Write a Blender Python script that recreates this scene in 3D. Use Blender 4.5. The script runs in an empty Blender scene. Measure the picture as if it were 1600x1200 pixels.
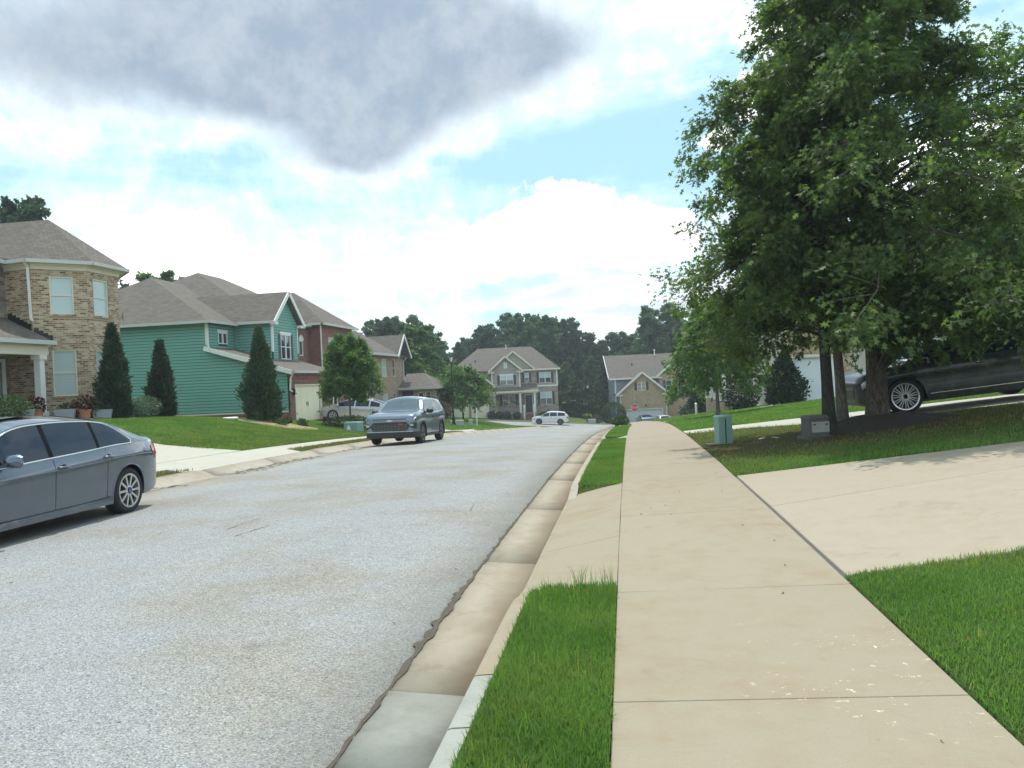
import bpy, math, random
import numpy as np
from mathutils import Vector, Matrix

S = bpy.context.scene
COL = S.collection
rad = math.radians

# ------------------------------------------------------------------ camera
YAWC, PITCH, ROLL = 0.13876, 0.00407, 0.045
cam = bpy.data.cameras.new('camera'); cam.lens = 28.26; cam.sensor_width = 36.0
cam.clip_start = 0.05; cam.clip_end = 3000
co = bpy.data.objects.new('camera', cam); COL.objects.link(co)
_r = Vector((math.cos(YAWC), math.sin(YAWC), 0)); _f0 = Vector((-math.sin(YAWC), math.cos(YAWC), 0))
_f = _f0 * math.cos(PITCH) - Vector((0, 0, 1)) * math.sin(PITCH)
_u = _r.cross(_f)
_cx = _r * math.cos(ROLL) - _u * math.sin(ROLL); _cy = _r * math.sin(ROLL) + _u * math.cos(ROLL)
_m = Matrix((_cx, _cy, -_f)).transposed().to_4x4(); _m.translation = Vector((0, 0, 1.55))
co.matrix_world = _m
S.camera = co

# ------------------------------------------------------------------ render look
S.view_settings.view_transform = 'Standard'; S.view_settings.look = 'None'
S.view_settings.exposure = 0.44; S.view_settings.gamma = 1.0
S.view_settings.use_curve_mapping = False
S.render.engine = 'CYCLES'
S.cycles.max_bounces = 6; S.cycles.transparent_max_bounces = 6
S.cycles.use_denoising = True

# ------------------------------------------------------------------ node helper
class NT:
    def __init__(s, tree): s.t = tree; s.n = tree.nodes; s.l = tree.links
    def node(s, typ, **kw):
        n = s.n.new(typ)
        for k, v in kw.items(): setattr(n, k, v)
        return n
    def set(s, sock, v):
        if isinstance(v, bpy.types.NodeSocket): s.l.new(v, sock)
        elif isinstance(v, (tuple, list)) and sock.type == 'RGBA' and len(v) == 3: sock.default_value = (*v, 1)
        else: sock.default_value = v
    def math(s, op, a, b=0.0, c=0.0):
        n = s.node('ShaderNodeMath', operation=op)
        s.set(n.inputs[0], a); s.set(n.inputs[1], b)
        if op in ('MULTIPLY_ADD',): s.set(n.inputs[2], c)
        return n.outputs[0]
    def noise(s, vec, scale, detail=4, rough=.55, dist=0.0):
        n = s.node('ShaderNodeTexNoise'); n.inputs['Scale'].default_value = scale
        n.inputs['Detail'].default_value = detail; n.inputs['Roughness'].default_value = rough
        n.inputs['Distortion'].default_value = dist
        if vec is not None: s.l.new(vec, n.inputs['Vector'])
        return n.outputs['Fac']
    def ramp(s, fac, stops, interp='LINEAR'):
        n = s.node('ShaderNodeValToRGB'); n.color_ramp.interpolation = interp
        el = n.color_ramp.elements
        while len(el) < len(stops): el.new(.5)
        for e, (p, c) in zip(el, stops):
            e.position = p; e.color = (*c, 1) if len(c) == 3 else c
        s.l.new(fac, n.inputs[0]); return n.outputs[0]
    def mix(s, fac, a, b, mode='MIX'):
        n = s.node('ShaderNodeMix', data_type='RGBA', blend_type=mode)
        s.set(n.inputs[0], fac); s.set(n.inputs[6], a); s.set(n.inputs[7], b)
        return n.outputs[2]
    def mrange(s, v, a, b, c=0.0, d=1.0, smooth=True):
        n = s.node('ShaderNodeMapRange'); n.interpolation_type = 'SMOOTHSTEP' if smooth else 'LINEAR'
        s.set(n.inputs[0], v); n.inputs[1].default_value = a; n.inputs[2].default_value = b
        n.inputs[3].default_value = c; n.inputs[4].default_value = d
        return n.outputs[0]

# ------------------------------------------------------------------ sky: broken cumulus over a pale blue summer sky
SUN_EL, SUN_AZ = 66.0, -8.0          # degrees; azimuth from +Y (up the street) towards +X
W = bpy.data.worlds.new('World'); S.world = W; W.use_nodes = True
w = NT(W.node_tree); w.n.clear()
tc = w.node('ShaderNodeTexCoord'); D = tc.outputs['Generated']
sep = w.node('ShaderNodeSeparateXYZ'); w.l.new(D, sep.inputs[0])
az = w.math('MULTIPLY', w.math('ARCTAN2', sep.outputs[0], sep.outputs[1]), 57.2958)
el = w.math('MULTIPLY', w.math('ARCSINE', sep.outputs[2]), 57.2958)
n_big = w.noise(D, 5.5, 8, .6); n_fine = w.noise(D, 19.0, 8, .62); n_wisp = w.noise(D, 3.2, 10, .66, .9); n_puff = w.noise(D, 46.0, 5, .6)
cen = lambda n, k: w.math('MULTIPLY', w.math('SUBTRACT', n, .5), k)
add3 = lambda *a: a[0] if len(a) == 1 else w.math('ADD', a[0], add3(*a[1:]))
# layered streaks: the same noise squeezed in height
sq = w.node('ShaderNodeMapping'); sq.inputs['Scale'].default_value = (2.6, 2.6, 17.0); w.l.new(D, sq.inputs[0])
n_str = w.noise(sq.outputs[0], 1.6, 7, .58, .35)
# clouds lying on a flat layer, for the whole dome
den = w.math('MAXIMUM', w.math('ADD', sep.outputs[2], .09), .05)
comb = w.node('ShaderNodeCombineXYZ'); w.l.new(w.math('DIVIDE', sep.outputs[0], den), comb.inputs[0]); w.l.new(w.math('DIVIDE', sep.outputs[1], den), comb.inputs[1])
n_flat2 = w.noise(comb.outputs[0], .55, 6, .58)
def blobs(lst):
    tot = None
    for a, e, ra, re, k in lst:
        da = w.math('DIVIDE', w.math('SUBTRACT', az, a), ra); de = w.math('DIVIDE', w.math('SUBTRACT', el, e), re)
        g = w.math('EXPONENT', w.math('MULTIPLY', w.math('ADD', w.math('MULTIPLY', da, da), w.math('MULTIPLY', de, de)), -1.0))
        g = w.math('MULTIPLY', g, k)
        tot = g if tot is None else w.math('ADD', tot, g)
    return tot
sky = w.node('ShaderNodeTexSky', sky_type='NISHITA'); sky.sun_disc = False
sky.sun_elevation = rad(SUN_EL); sky.sun_rotation = rad(SUN_AZ); sky.air_density = 1.0; sky.dust_density = .6; sky.ozone_density = 1.5
base = w.mix(.72, w.mix(1.0, sky.outputs[0], (.100, .125, .118), 'MULTIPLY'), (.42, .68, .80))
# thin high veil, whiter towards the horizon
gap = blobs([(3.5, 17.0, 7, 2.6, .75), (-8.5, 14.6, 5, 1.3, .6), (-27, 14.8, 7, 1.6, .5), (-38, 13, 5, 2.0, .4), (6, 12.0, 2.5, 3, .4)])
veil = w.mrange(add3(n_wisp, w.math('MULTIPLY', gap, -.32), cen(n_big, .55), cen(n_str, .5), w.mrange(el, 22, 3, 0, .17)), .34, .66)
col = w.mix(w.math('MULTIPLY', veil, .95), base, w.mix(w.mrange(n_fine, .35, .65), (.66, .88, .98), (.93, 1.08, 1.13)))
# low bands of cloud: white with blue-grey undersides
band = w.math('MULTIPLY', w.mrange(add3(n_str, cen(n_big, .4)), .44, .60), w.mrange(el, 10.5, 6.5))
col = w.mix(w.math('MULTIPLY', band, .85), col, w.mix(w.mrange(add3(n_str, cen(n_fine, .35)), .50, .66), (.98, 1.02, 1.05), (.62, .67, .73)))
# white cumulus
cum = blobs([(-3.4, 11.0, 4.8, 3.2, 1.15), (2.2, 9.4, 4.0, 2.6, 1.0), (-10, 9.2, 5.5, 2.3, .95), (-29.3, 9.6, 4.2, 2.6, 1.0), (-24, 7.0, 6, 2.2, .75), (-34, 7.5, 5, 2.0, .7), (9.2, 18.0, 1.9, 1.7, .95), (7.0, 15.6, 1.7, 1.1, .85), (12, 22, 5, 2.6, .9), (-15, 7.4, 5, 1.6, .6),
             (20, 12, 9, 3.5, .9), (-45, 9, 9, 4, .9), (38, 10, 12, 4, .9), (-70, 11, 14, 5, .9), (70, 12, 16, 5, .9), (110, 10, 18, 5, .9), (-110, 12, 20, 6, .9), (165, 10, 22, 5, .9), (-160, 11, 18, 5, .9)])
cumf = add3(cum, cen(n_big, .95), cen(n_fine, .95), cen(n_puff, .45))
cmask = w.mrange(cumf, .42, .56)
inner = w.mrange(add3(cum, cen(n_fine, 2.1), cen(n_puff, 1.3)), .34, 1.15)
low = w.mrange(add3(el, cen(n_big, 6)), 11.0, 5.5)
ccol = w.mix(inner, (.86, .92, .97), (1.9, 1.9, 1.9)); ccol = w.mix(w.math('MULTIPLY', low, .62), ccol, w.mix(w.mrange(n_fine, .4, .62), (.56, .61, .68), (.92, .94, .96)))
col = w.mix(cmask, col, ccol)
# grey flat-bottomed layer with torn edges
drk = blobs([(-32, 20.6, 11, 3.3, 1.0), (-20, 24.5, 13, 3.6, .75), (-22, 19.4, 6, 2.4, .75), (-12.5, 21.3, 7.5, 3.4, .95), (-6.0, 22.3, 5.2, 2.0, .75), (-18.4, 16.0, 3.9, 1.8, 1.0), (-14.8, 18.4, 3.2, 2.0, .6), (-17, 31, 24, 5.0, .9), (-40, 28, 16, 5, .7)])
flat_any = w.math('MULTIPLY', w.mrange(n_flat2, .50, .66), w.mrange(el, 26, 38))
dfld = add3(w.math('MAXIMUM', drk, w.math('MULTIPLY', flat_any, .5)), cen(n_big, 1.6), cen(n_wisp, .75), cen(n_fine, .55), cen(n_puff, .2))
edge = w.mrange(dfld, .06, .50); dm = w.mrange(dfld, .28, .98)
col = w.mix(w.math('MULTIPLY', edge, .72), col, w.mix(w.mrange(n_fine, .36, .64), (.62, .70, .76), (.84, .89, .92)))
col = w.mix(w.math('MULTIPLY', dm, .92), col, w.mix(w.mrange(add3(w.math('MULTIPLY', n_big, .45), w.math('MULTIPLY', n_fine, .55)), .40, .60), (.275, .345, .445), (.40, .46, .53)))
bg = w.node('ShaderNodeBackground'); w.l.new(col, bg.inputs[0]); bg.inputs[1].default_value = 1.0
wo = w.node('ShaderNodeOutputWorld'); w.l.new(bg.outputs[0], wo.inputs[0])

# ------------------------------------------------------------------ sun
sl = bpy.data.lights.new('sun', 'SUN'); sl.energy = 2.9; sl.angle = rad(.9); sl.color = (1, .965, .90)
so = bpy.data.objects.new('sun', sl); COL.objects.link(so)
_sd = Vector((math.sin(rad(SUN_AZ)) * math.cos(rad(SUN_EL)), math.cos(rad(SUN_AZ)) * math.cos(rad(SUN_EL)), math.sin(rad(SUN_EL))))
so.rotation_euler = _sd.to_track_quat('Z', 'Y').to_euler(); so.location = (0, 0, 60)

# ------------------------------------------------------------------ object helpers
def tag(o, label=None, cat=None, group=None, kind=None):
    if label: o['label'] = label
    if cat: o['category'] = cat
    if group: o['group'] = group
    if kind: o['kind'] = kind
    return o
def empty(name, loc=(0, 0, 0), rz=0.0, label=None, cat=None, group=None, kind=None):
    o = bpy.data.objects.new(name, None); COL.objects.link(o)
    o.location = loc; o.rotation_euler = (0, 0, rz); o.empty_display_size = .3
    return tag(o, label, cat, group, kind)
class MB:
    """mesh collector: faces with a material slot each; UVs in metres along each face"""
    def __init__(s): s.v = []; s.f = []; s.m = []
    def add(s, vs, fs, mi=0):
        b = len(s.v); s.v.extend([tuple(map(float, p)) for p in vs]); s.f.extend([tuple(i + b for i in f) for f in fs]); s.m.extend([mi] * len(fs)); return s
    def poly(s, pts, mi=0): return s.add(pts, [tuple(range(len(pts)))], mi)
    def box(s, lo, hi, mi=0):
        (a, b, c), (d, e, f) = lo, hi
        return s.add([(a, b, c), (d, b, c), (d, e, c), (a, e, c), (a, b, f), (d, b, f), (d, e, f), (a, e, f)],
                     [(3, 2, 1, 0), (4, 5, 6, 7), (0, 1, 5, 4), (1, 2, 6, 5), (2, 3, 7, 6), (3, 0, 4, 7)], mi)
    def obox(s, c, ax, ay, az_, mi=0):
        c, ax, ay, az_ = map(Vector, (c, ax, ay, az_))
        vs = [c + ax * i + ay * j + az_ * k for k in (-1, 1) for j in (-1, 1) for i in (-1, 1)]
        return s.add(vs, [(0, 2, 3, 1), (4, 5, 7, 6), (0, 1, 5, 4), (1, 3, 7, 5), (3, 2, 6, 7), (2, 0, 4, 6)], mi)
    def beam(s, p, q, w_, h, up=(0, 0, 1), mi=0):
        p, q = Vector(p), Vector(q); d = q - p; u = Vector(up)
        side = d.cross(u).normalized(); u2 = side.cross(d).normalized()
        return s.obox((p + q) / 2, d / 2, side * w_ / 2, u2 * h / 2, mi)
    def tube(s, pts, rads, n=6, mi=0, cap=True):
        pts = [Vector(p) for p in pts]
        if not isinstance(rads, (list, tuple)): rads = [rads] * len(pts)
        b = len(s.v); last = None
        for i, p in enumerate(pts):
            d = (pts[min(i + 1, len(pts) - 1)] - pts[max(i - 1, 0)])
            d = d.normalized() if d.length > 1e-9 else Vector((0, 0, 1))
            if last is None: a = d.orthogonal().normalized()
            else:
                a = last - d * last.dot(d)
                a = a.normalized() if a.length > 1e-6 else d.orthogonal().normalized()
            last = a; c = d.cross(a)
            for k in range(n):
                t = 2 * math.pi * k / n
                s.v.append(tuple(p + (a * math.cos(t) + c * math.sin(t)) * rads[i]))
        for i in range(len(pts) - 1):
            for k in range(n):
                k2 = (k + 1) % n
                s.f.append((b + i * n + k, b + i * n + k2, b + (i + 1) * n + k2, b + (i + 1) * n + k)); s.m.append(mi)
        if cap:
            s.f.append(tuple(b + k for k in range(n))[::-1]); s.m.append(mi)
            e = b + (len(pts) - 1) * n; s.f.append(tuple(e + k for k in range(n))); s.m.append(mi)
        return s
    def lathe(s, prof, n=16, c=(0, 0, 0), axis='Z', mi=0):
        b = len(s.v)
        for r, z in prof:
            for k in range(n):
                t = 2 * math.pi * k / n
                x, y = r * math.cos(t), r * math.sin(t)
                p = (x, y, z) if axis == 'Z' else (x, z, y) if axis == 'Y' else (z, x, y)
                s.v.append((p[0] + c[0], p[1] + c[1], p[2] + c[2]))
        for i in range(len(prof) - 1):
            for k in range(n):
                k2 = (k + 1) % n
                f = (b + i * n + k, b + i * n + k2, b + (i + 1) * n + k2, b + (i + 1) * n + k)
                s.f.append(f if axis != 'Y' else f[::-1]); s.m.append(mi)
        return s
    def prism(s, pts, d, mi=0, side=None):
        """polygon pushed along vector d"""
        n = len(pts); d = Vector(d); P = [Vector(p) for p in pts]
        b = len(s.v); s.v.extend([tuple(p) for p in P] + [tuple(p + d) for p in P])
        s.f.append(tuple(b + i for i in range(n))); s.m.append(mi)
        s.f.append(tuple(b + n + i for i in range(n))[::-1]); s.m.append(mi)
        for i in range(n):
            j = (i + 1) % n
            s.f.append((b + i, b + n + i, b + n + j, b + j)); s.m.append(mi if side is None else side)
        return s
    def build(s, name, mats, parent=None, org=None, smooth=False, kind=None, label=None, uv=True, loc=None):
        me = bpy.data.meshes.new(name)
        vs = np.array(s.v, float).reshape(-1, 3)
        if org is not None: vs = vs - np.array(org, float)
        me.from_pydata(vs.tolist(), [], s.f)
        mats = mats if isinstance(mats, (list, tuple)) else [mats]
        for m in mats: me.materials.append(m)
        if len(mats) > 1: me.polygons.foreach_set('material_index', s.m)
        if smooth: me.polygons.foreach_set('use_smooth', [True] * len(s.f))
        if uv: wall_uv(me)
        me.update()
        o = bpy.data.objects.new(name, me); COL.objects.link(o)
        if parent is not None: o.parent = parent
        if loc is not None: o.location = loc
        if kind: o['kind'] = kind
        if label: o['label'] = label
        if smooth == 'auto':
            try: me.set_sharp_from_angle(angle=rad(38))
            except Exception: pass
        return o
def wall_uv(me):
    np_ = len(me.polygons)
    if not np_: return
    nl = len(me.loops)
    nor = np.zeros(np_ * 3); me.polygons.foreach_get('normal', nor); nor = nor.reshape(-1, 3)
    tot = np.zeros(np_, int); me.polygons.foreach_get('loop_total', tot)
    lv = np.zeros(nl, int); me.loops.foreach_get('vertex_index', lv)
    co_ = np.zeros(len(me.vertices) * 3); me.vertices.foreach_get('co', co_); co_ = co_.reshape(-1, 3)
    t = np.stack([-nor[:, 1], nor[:, 0], np.zeros(np_)], 1); L = np.linalg.norm(t, axis=1)
    flat = L < .05; t[flat] = (1, 0, 0); L[flat] = 1; t /= L[:, None]
    b = np.cross(nor, t)
    pi = np.repeat(np.arange(np_), tot); P = co_[lv]
    uv = np.stack([(P * t[pi]).sum(1), (P * b[pi]).sum(1)], 1)
    me.uv_layers.new(name='uv').data.foreach_set('uv', uv.ravel())
def npmesh(name, verts, faces_flat, loop_tot, mats, parent=None, kind=None, smooth=False, mi=None):
    me = bpy.data.meshes.new(name)
    me.vertices.add(len(verts)); me.vertices.foreach_set('co', np.asarray(verts, np.float32).ravel())
    lt = np.asarray(loop_tot, np.int32); ff = np.asarray(faces_flat, np.int32).ravel()
    me.loops.add(len(ff)); me.loops.foreach_set('vertex_index', ff)
    me.polygons.add(len(lt)); st = np.zeros(len(lt), np.int32); st[1:] = np.cumsum(lt)[:-1]
    me.polygons.foreach_set('loop_start', st); me.polygons.foreach_set('loop_total', lt)
    mats = mats if isinstance(mats, (list, tuple)) else [mats]
    for m in mats: me.materials.append(m)
    if mi is not None: me.polygons.foreach_set('material_index', np.asarray(mi, np.int32))
    if smooth: me.polygons.foreach_set('use_smooth', [True] * len(lt))
    me.update(calc_edges=True)
    o = bpy.data.objects.new(name, me); COL.objects.link(o)
    if parent is not None: o.parent = parent
    if kind: o['kind'] = kind
    return o
def children(o): return [c for c in bpy.data.objects if c.parent is o]
def copy_tree(o, parent=None):
    c = o.copy(); COL.objects.link(c)
    if parent is not None: c.parent = parent
    for ch in children(o): copy_tree(ch, c)
    return c

# ------------------------------------------------------------------ materials
def mat(name):
    m = bpy.data.materials.new(name); m.use_nodes = True
    t = NT(m.node_tree); b = t.n['Principled BSDF']
    return m, t, b
def geo_pos(t): return t.node('ShaderNodeNewGeometry').outputs['Position']
def plain(name, c, rough=.6, metal=0.0, var=.10, scale=6, coat=0.0, spec=.5, bump=0.0):
    m, t, b = mat(name); p = t.node('ShaderNodeTexCoord').outputs['Object']
    n = t.noise(p, scale, 5)
    cc = t.mix(n, tuple(x * (1 - var) for x in c), tuple(min(1, x * (1 + var)) for x in c))
    t.l.new(cc, b.inputs['Base Color']); b.inputs['Roughness'].default_value = rough; b.inputs['Metallic'].default_value = metal
    b.inputs['Coat Weight'].default_value = coat; b.inputs['Coat Roughness'].default_value = .04; b.inputs['Specular IOR Level'].default_value = spec
    if bump: 
        bn = t.node('ShaderNodeBump'); bn.inputs['Strength'].default_value = bump; bn.inputs['Distance'].default_value = .01
        t.l.new(t.noise(p, scale * 8, 4), bn.inputs['Height']); t.l.new(bn.outputs[0], b.inputs['Normal'])
    return m
def brick_mat(name, cols, mortar, bw=.205, bh=.076, msz=.011, rough=.9):
    m, t, b = mat(name); uv = t.node('ShaderNodeUVMap'); uv.uv_map = 'uv'; U = uv.outputs[0]
    br = t.node('ShaderNodeTexBrick'); t.l.new(U, br.inputs['Vector'])
    br.inputs['Scale'].default_value = 1; br.inputs['Brick Width'].default_value = bw; br.inputs['Row Height'].default_value = bh; br.inputs['Mortar Size'].default_value = msz
    br.inputs['Color1'].default_value = (0, 0, 0, 1); br.inputs['Color2'].default_value = (1, 1, 1, 1); br.inputs['Mortar'].default_value = (.5, .5, .5, 1); br.inputs['Bias'].default_value = 0
    br.inputs['Mortar Smooth'].default_value = .1
    k = len(cols); var = t.math('ADD', br.outputs[0], t.math('MULTIPLY', t.math('SUBTRACT', t.noise(U, 1.7, 3), .5), .45))
    c = t.ramp(var, [(i / (k - 1), cols[i]) for i in range(k)])
    c = t.mix(t.math('MULTIPLY', t.noise(U, 55, 3), .35), c, (.10, .07, .05), 'MULTIPLY')
    c = t.mix(br.outputs['Fac'], c, mortar)
    t.l.new(c, b.inputs['Base Color']); b.inputs['Roughness'].default_value = rough
    bn = t.node('ShaderNodeBump'); bn.inputs['Strength'].default_value = .6; bn.inputs['Distance'].default_value = .01; bn.invert = True
    t.l.new(br.outputs['Fac'], bn.inputs['Height']); t.l.new(bn.outputs[0], b.inputs['Normal'])
    return m
def stone_mat(name, cols, mortar, sc=3.2):
    m, t, b = mat(name); uv = t.node('ShaderNodeUVMap'); uv.uv_map = 'uv'
    mp = t.node('ShaderNodeMapping'); mp.inputs['Scale'].default_value = (sc, sc * 1.9, 1); t.l.new(uv.outputs[0], mp.inputs[0])
    vo = t.node('ShaderNodeTexVoronoi', feature='F1', distance='CHEBYCHEV'); vo.inputs['Scale'].default_value = 1; t.l.new(mp.outputs[0], vo.inputs['Vector'])
    v2 = t.node('ShaderNodeTexVoronoi', feature='DISTANCE_TO_EDGE'); v2.inputs['Scale'].default_value = 1; t.l.new(mp.outputs[0], v2.inputs['Vector'])
    sp = t.node('ShaderNodeSeparateColor'); t.l.new(vo.outputs['Color'], sp.inputs[0])
    c = t.ramp(sp.outputs[0], [(i / (len(cols) - 1), cols[i]) for i in range(len(cols))])
    c = t.mix(t.mrange(v2.outputs[0], .0, .06, 1, 0), c, mortar)
    t.l.new(c, b.inputs['Base Color']); b.inputs['Roughness'].default_value = .9
    return m
def shingle_mat(name, c0, c1):
    m, t, b = mat(name); uv = t.node('ShaderNodeUVMap'); uv.uv_map = 'uv'; U = uv.outputs[0]
    br = t.node('ShaderNodeTexBrick'); t.l.new(U, br.inputs['Vector']); br.inputs['Scale'].default_value = 1
    br.inputs['Brick Width'].default_value = .30; br.inputs['Row Height'].default_value = .145; br.inputs['Mortar Size'].default_value = .009
    br.inputs['Color1'].default_value = (0, 0, 0, 1); br.inputs['Color2'].default_value = (1, 1, 1, 1); br.inputs['Mortar'].default_value = (.1, .1, .1, 1)
    f = t.math('ADD', t.math('MULTIPLY', br.outputs[0], .55), t.math('MULTIPLY', t.noise(U, 2.2, 5), .5))
    c = t.mix(f, c0, c1); c = t.mix(t.math('MULTIPLY', t.noise(U, 60, 3), .5), c, tuple(x * .45 for x in c0))
    c = t.mix(t.math('MULTIPLY', br.outputs['Fac'], .6), c, tuple(x * .35 for x in c0))
    t.l.new(c, b.inputs['Base Color']); b.inputs['Roughness'].default_value = .95; b.inputs['Specular IOR Level'].default_value = .2
    bn = t.node('ShaderNodeBump'); bn.inputs['Strength'].default_value = .5; bn.inputs['Distance'].default_value = .015; bn.invert = True
    t.l.new(br.outputs['Fac'], bn.inputs['Height']); t.l.new(bn.outputs[0], b.inputs['Normal'])
    return m
def lap_mat(name, c, row=.16):
    m, t, b = mat(name); uv = t.node('ShaderNodeUVMap'); uv.uv_map = 'uv'
    sp = t.node('ShaderNodeSeparateXYZ'); t.l.new(uv.outputs[0], sp.inputs[0])
    fr = t.math('FRACT', t.math('DIVIDE', sp.outputs[1], row))
    n = t.noise(uv.outputs[0], 2.0, 4)
    cc = t.mix(n, tuple(x * .92 for x in c), tuple(min(1, x * 1.06) for x in c))
    t.l.new(cc, b.inputs['Base Color']); b.inputs['Roughness'].default_value = .65
    bn = t.node('ShaderNodeBump'); bn.inputs['Strength'].default_value = 1.0; bn.inputs['Distance'].default_value = .06; bn.invert = True
    t.l.new(fr, bn.inputs['Height']); t.l.new(bn.outputs[0], b.inputs['Normal'])
    return m
def leaf_mat(name, dark, light, trans=.35, tip=None, tipf=.04, rough=.5, patch=0.0):
    m, t, b = mat(name); g = t.node('ShaderNodeNewGeometry')
    r = g.outputs['Random Per Island']; p = t.node('ShaderNodeTexCoord').outputs['Object']
    f = t.math('ADD', t.math('MULTIPLY', r, .55), t.math('MULTIPLY', t.mrange(t.noise(p, .9, 3), .35, .65), .45))
    c = t.mix(f, dark, light)
    if tip: c = t.mix(t.math('GREATER_THAN', t.math('ADD', r, t.math('MULTIPLY', t.math('SUBTRACT', t.noise(p, 1.6, 2), .5), .9)), 1.15 - tipf), c, tip)
    if patch:
        pf = t.math('ADD', t.math('MULTIPLY', t.noise(p, .5, 5, .6, .5), .7), t.math('MULTIPLY', t.noise(p, 2.6, 4, .6), .3))
        c = t.mix(t.mrange(pf, .46, .66, 0, patch), c, t.mix(r, tip, tuple(x * .6 for x in light)))
        c = t.mix(t.mrange(t.noise(p, 1.1, 3), .55, .7, 0, .45), c, t.mix(1, c, (.62, .80, .62), 'MULTIPLY'))
    b.inputs['Roughness'].default_value = rough; b.inputs['Specular IOR Level'].default_value = .22
    t.l.new(c, b.inputs['Base Color'])
    tr = t.node('ShaderNodeBsdfTranslucent'); t.l.new(t.mix(1.0, c, (1.5, 1.7, .7), 'MULTIPLY'), tr.inputs[0])
    mx = t.node('ShaderNodeMixShader'); mx.inputs[0].default_value = trans
    t.l.new(b.outputs[0], mx.inputs[1]); t.l.new(tr.outputs[0], mx.inputs[2]); t.l.new(mx.outputs[0], t.n['Material Output'].inputs[0])
    return m
def asphalt_mat():
    m, t, b = mat('asphalt'); p = geo_pos(t)
    vo = t.node('ShaderNodeTexVoronoi'); vo.inputs['Scale'].default_value = 115; t.l.new(p, vo.inputs['Vector'])
    sp = t.node('ShaderNodeSeparateColor'); t.l.new(vo.outputs['Color'], sp.inputs[0])
    ag = t.ramp(sp.outputs[0], [(0, (.13, .132, .135)), (.2, (.23, .232, .235)), (.5, (.30, .305, .305)), (.8, (.365, .365, .36)), (1, (.50, .49, .46))])
    fine = t.noise(p, 240, 2); blot = t.noise(p, .55, 5, .6); mid = t.noise(p, 9, 4)
    c = t.mix(t.math('MULTIPLY', fine, .35), ag, (.19, .195, .2))
    c = t.mix(t.mrange(blot, .42, .66), c, t.mix(1, c, (.92, .85, .74), 'MULTIPLY'))
    c = t.mix(t.mrange(mid, .35, .7, 0, .3), c, t.mix(1, c, (1.25, 1.25, 1.24), 'MULTIPLY'))
    # sandy wash next to both gutters
    sx = t.node('ShaderNodeSeparateXYZ'); t.l.new(p, sx.inputs[0])
    e1 = t.mrange(t.math('ADD', sx.outputs[0], t.math('MULTIPLY', t.math('SUBTRACT', t.noise(p, 1.3, 4), .5), 1.8)), -7.3, -8.7)
    e2 = t.mrange(t.math('ADD', sx.outputs[0], t.math('MULTIPLY', t.math('SUBTRACT', t.noise(p, 1.8, 4), .5), 1.2)), -2.2, -1.3, 0, .45)
    c = t.mix(t.math('MULTIPLY', t.math('MULTIPLY', t.math('MAXIMUM', e1, e2), t.mrange(sx.outputs[1], 92, 84)), .6), c, (.36, .32, .245))
    # tyre scuffs and tar spots
    mp = t.node('ShaderNodeMapping'); mp.inputs['Scale'].default_value = (7, .5, 1); mp.inputs['Rotation'].default_value = (0, 0, -.18); t.l.new(p, mp.inputs[0])
    scuff = t.mrange(t.noise(mp.outputs[0], 1.0, 3, .7), .70, .76)
    c = t.mix(t.math('MULTIPLY', scuff, .35), c, (.12, .12, .13))
    # polished wheel paths, oil drips between them, hairline cracks
    wp = t.math('ABSOLUTE', t.math('SINE', t.math('MULTIPLY', t.math('ADD', sx.outputs[0], 5.0), 1.75)))
    c = t.mix(t.math('MULTIPLY', t.mrange(wp, .35, .95), t.mrange(t.noise(p, .9, 4), .3, .7, .05, .30)), c, t.mix(1, c, (1.16, 1.15, 1.12), 'MULTIPLY'))
    c = t.mix(t.math('MULTIPLY', t.mrange(t.noise(p, 1.7, 6, .7), .58, .72), .38), c, t.mix(1, c, (.62, .61, .60), 'MULTIPLY'))
    vc = t.node('ShaderNodeTexVoronoi', feature='DISTANCE_TO_EDGE'); vc.inputs['Scale'].default_value = .33
    wrp = t.node('ShaderNodeVectorMath', operation='ADD'); nz = t.node('ShaderNodeTexNoise'); nz.inputs['Scale'].default_value = 1.4; nz.inputs['Detail'].default_value = 6; t.l.new(p, nz.inputs['Vector']); t.l.new(p, wrp.inputs[0]); t.l.new(nz.outputs['Color'], wrp.inputs[1]); t.l.new(wrp.outputs[0], vc.inputs['Vector'])
    c = t.mix(t.math('MULTIPLY', t.mrange(vc.outputs['Distance'], .0045, .0015), t.mrange(t.noise(p, .5, 3), .66, .74, 0, .35)), c, (.13, .13, .13))
    v3 = t.node('ShaderNodeTexVoronoi'); v3.inputs['Scale'].default_value = 1.6; t.l.new(p, v3.inputs['Vector'])
    c = t.mix(t.mrange(v3.outputs['Distance'], .028, .015), c, (.10, .10, .10))
    t.l.new(c, b.inputs['Base Color']); b.inputs['Roughness'].default_value = .9; b.inputs['Specular IOR Level'].default_value = .25
    bn = t.node('ShaderNodeBump'); bn.inputs['Strength'].default_value = .7; bn.inputs['Distance'].default_value = .006
    t.l.new(vo.outputs['Distance'], bn.inputs['Height']); t.l.new(bn.outputs[0], b.inputs['Normal'])
    return m
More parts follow.
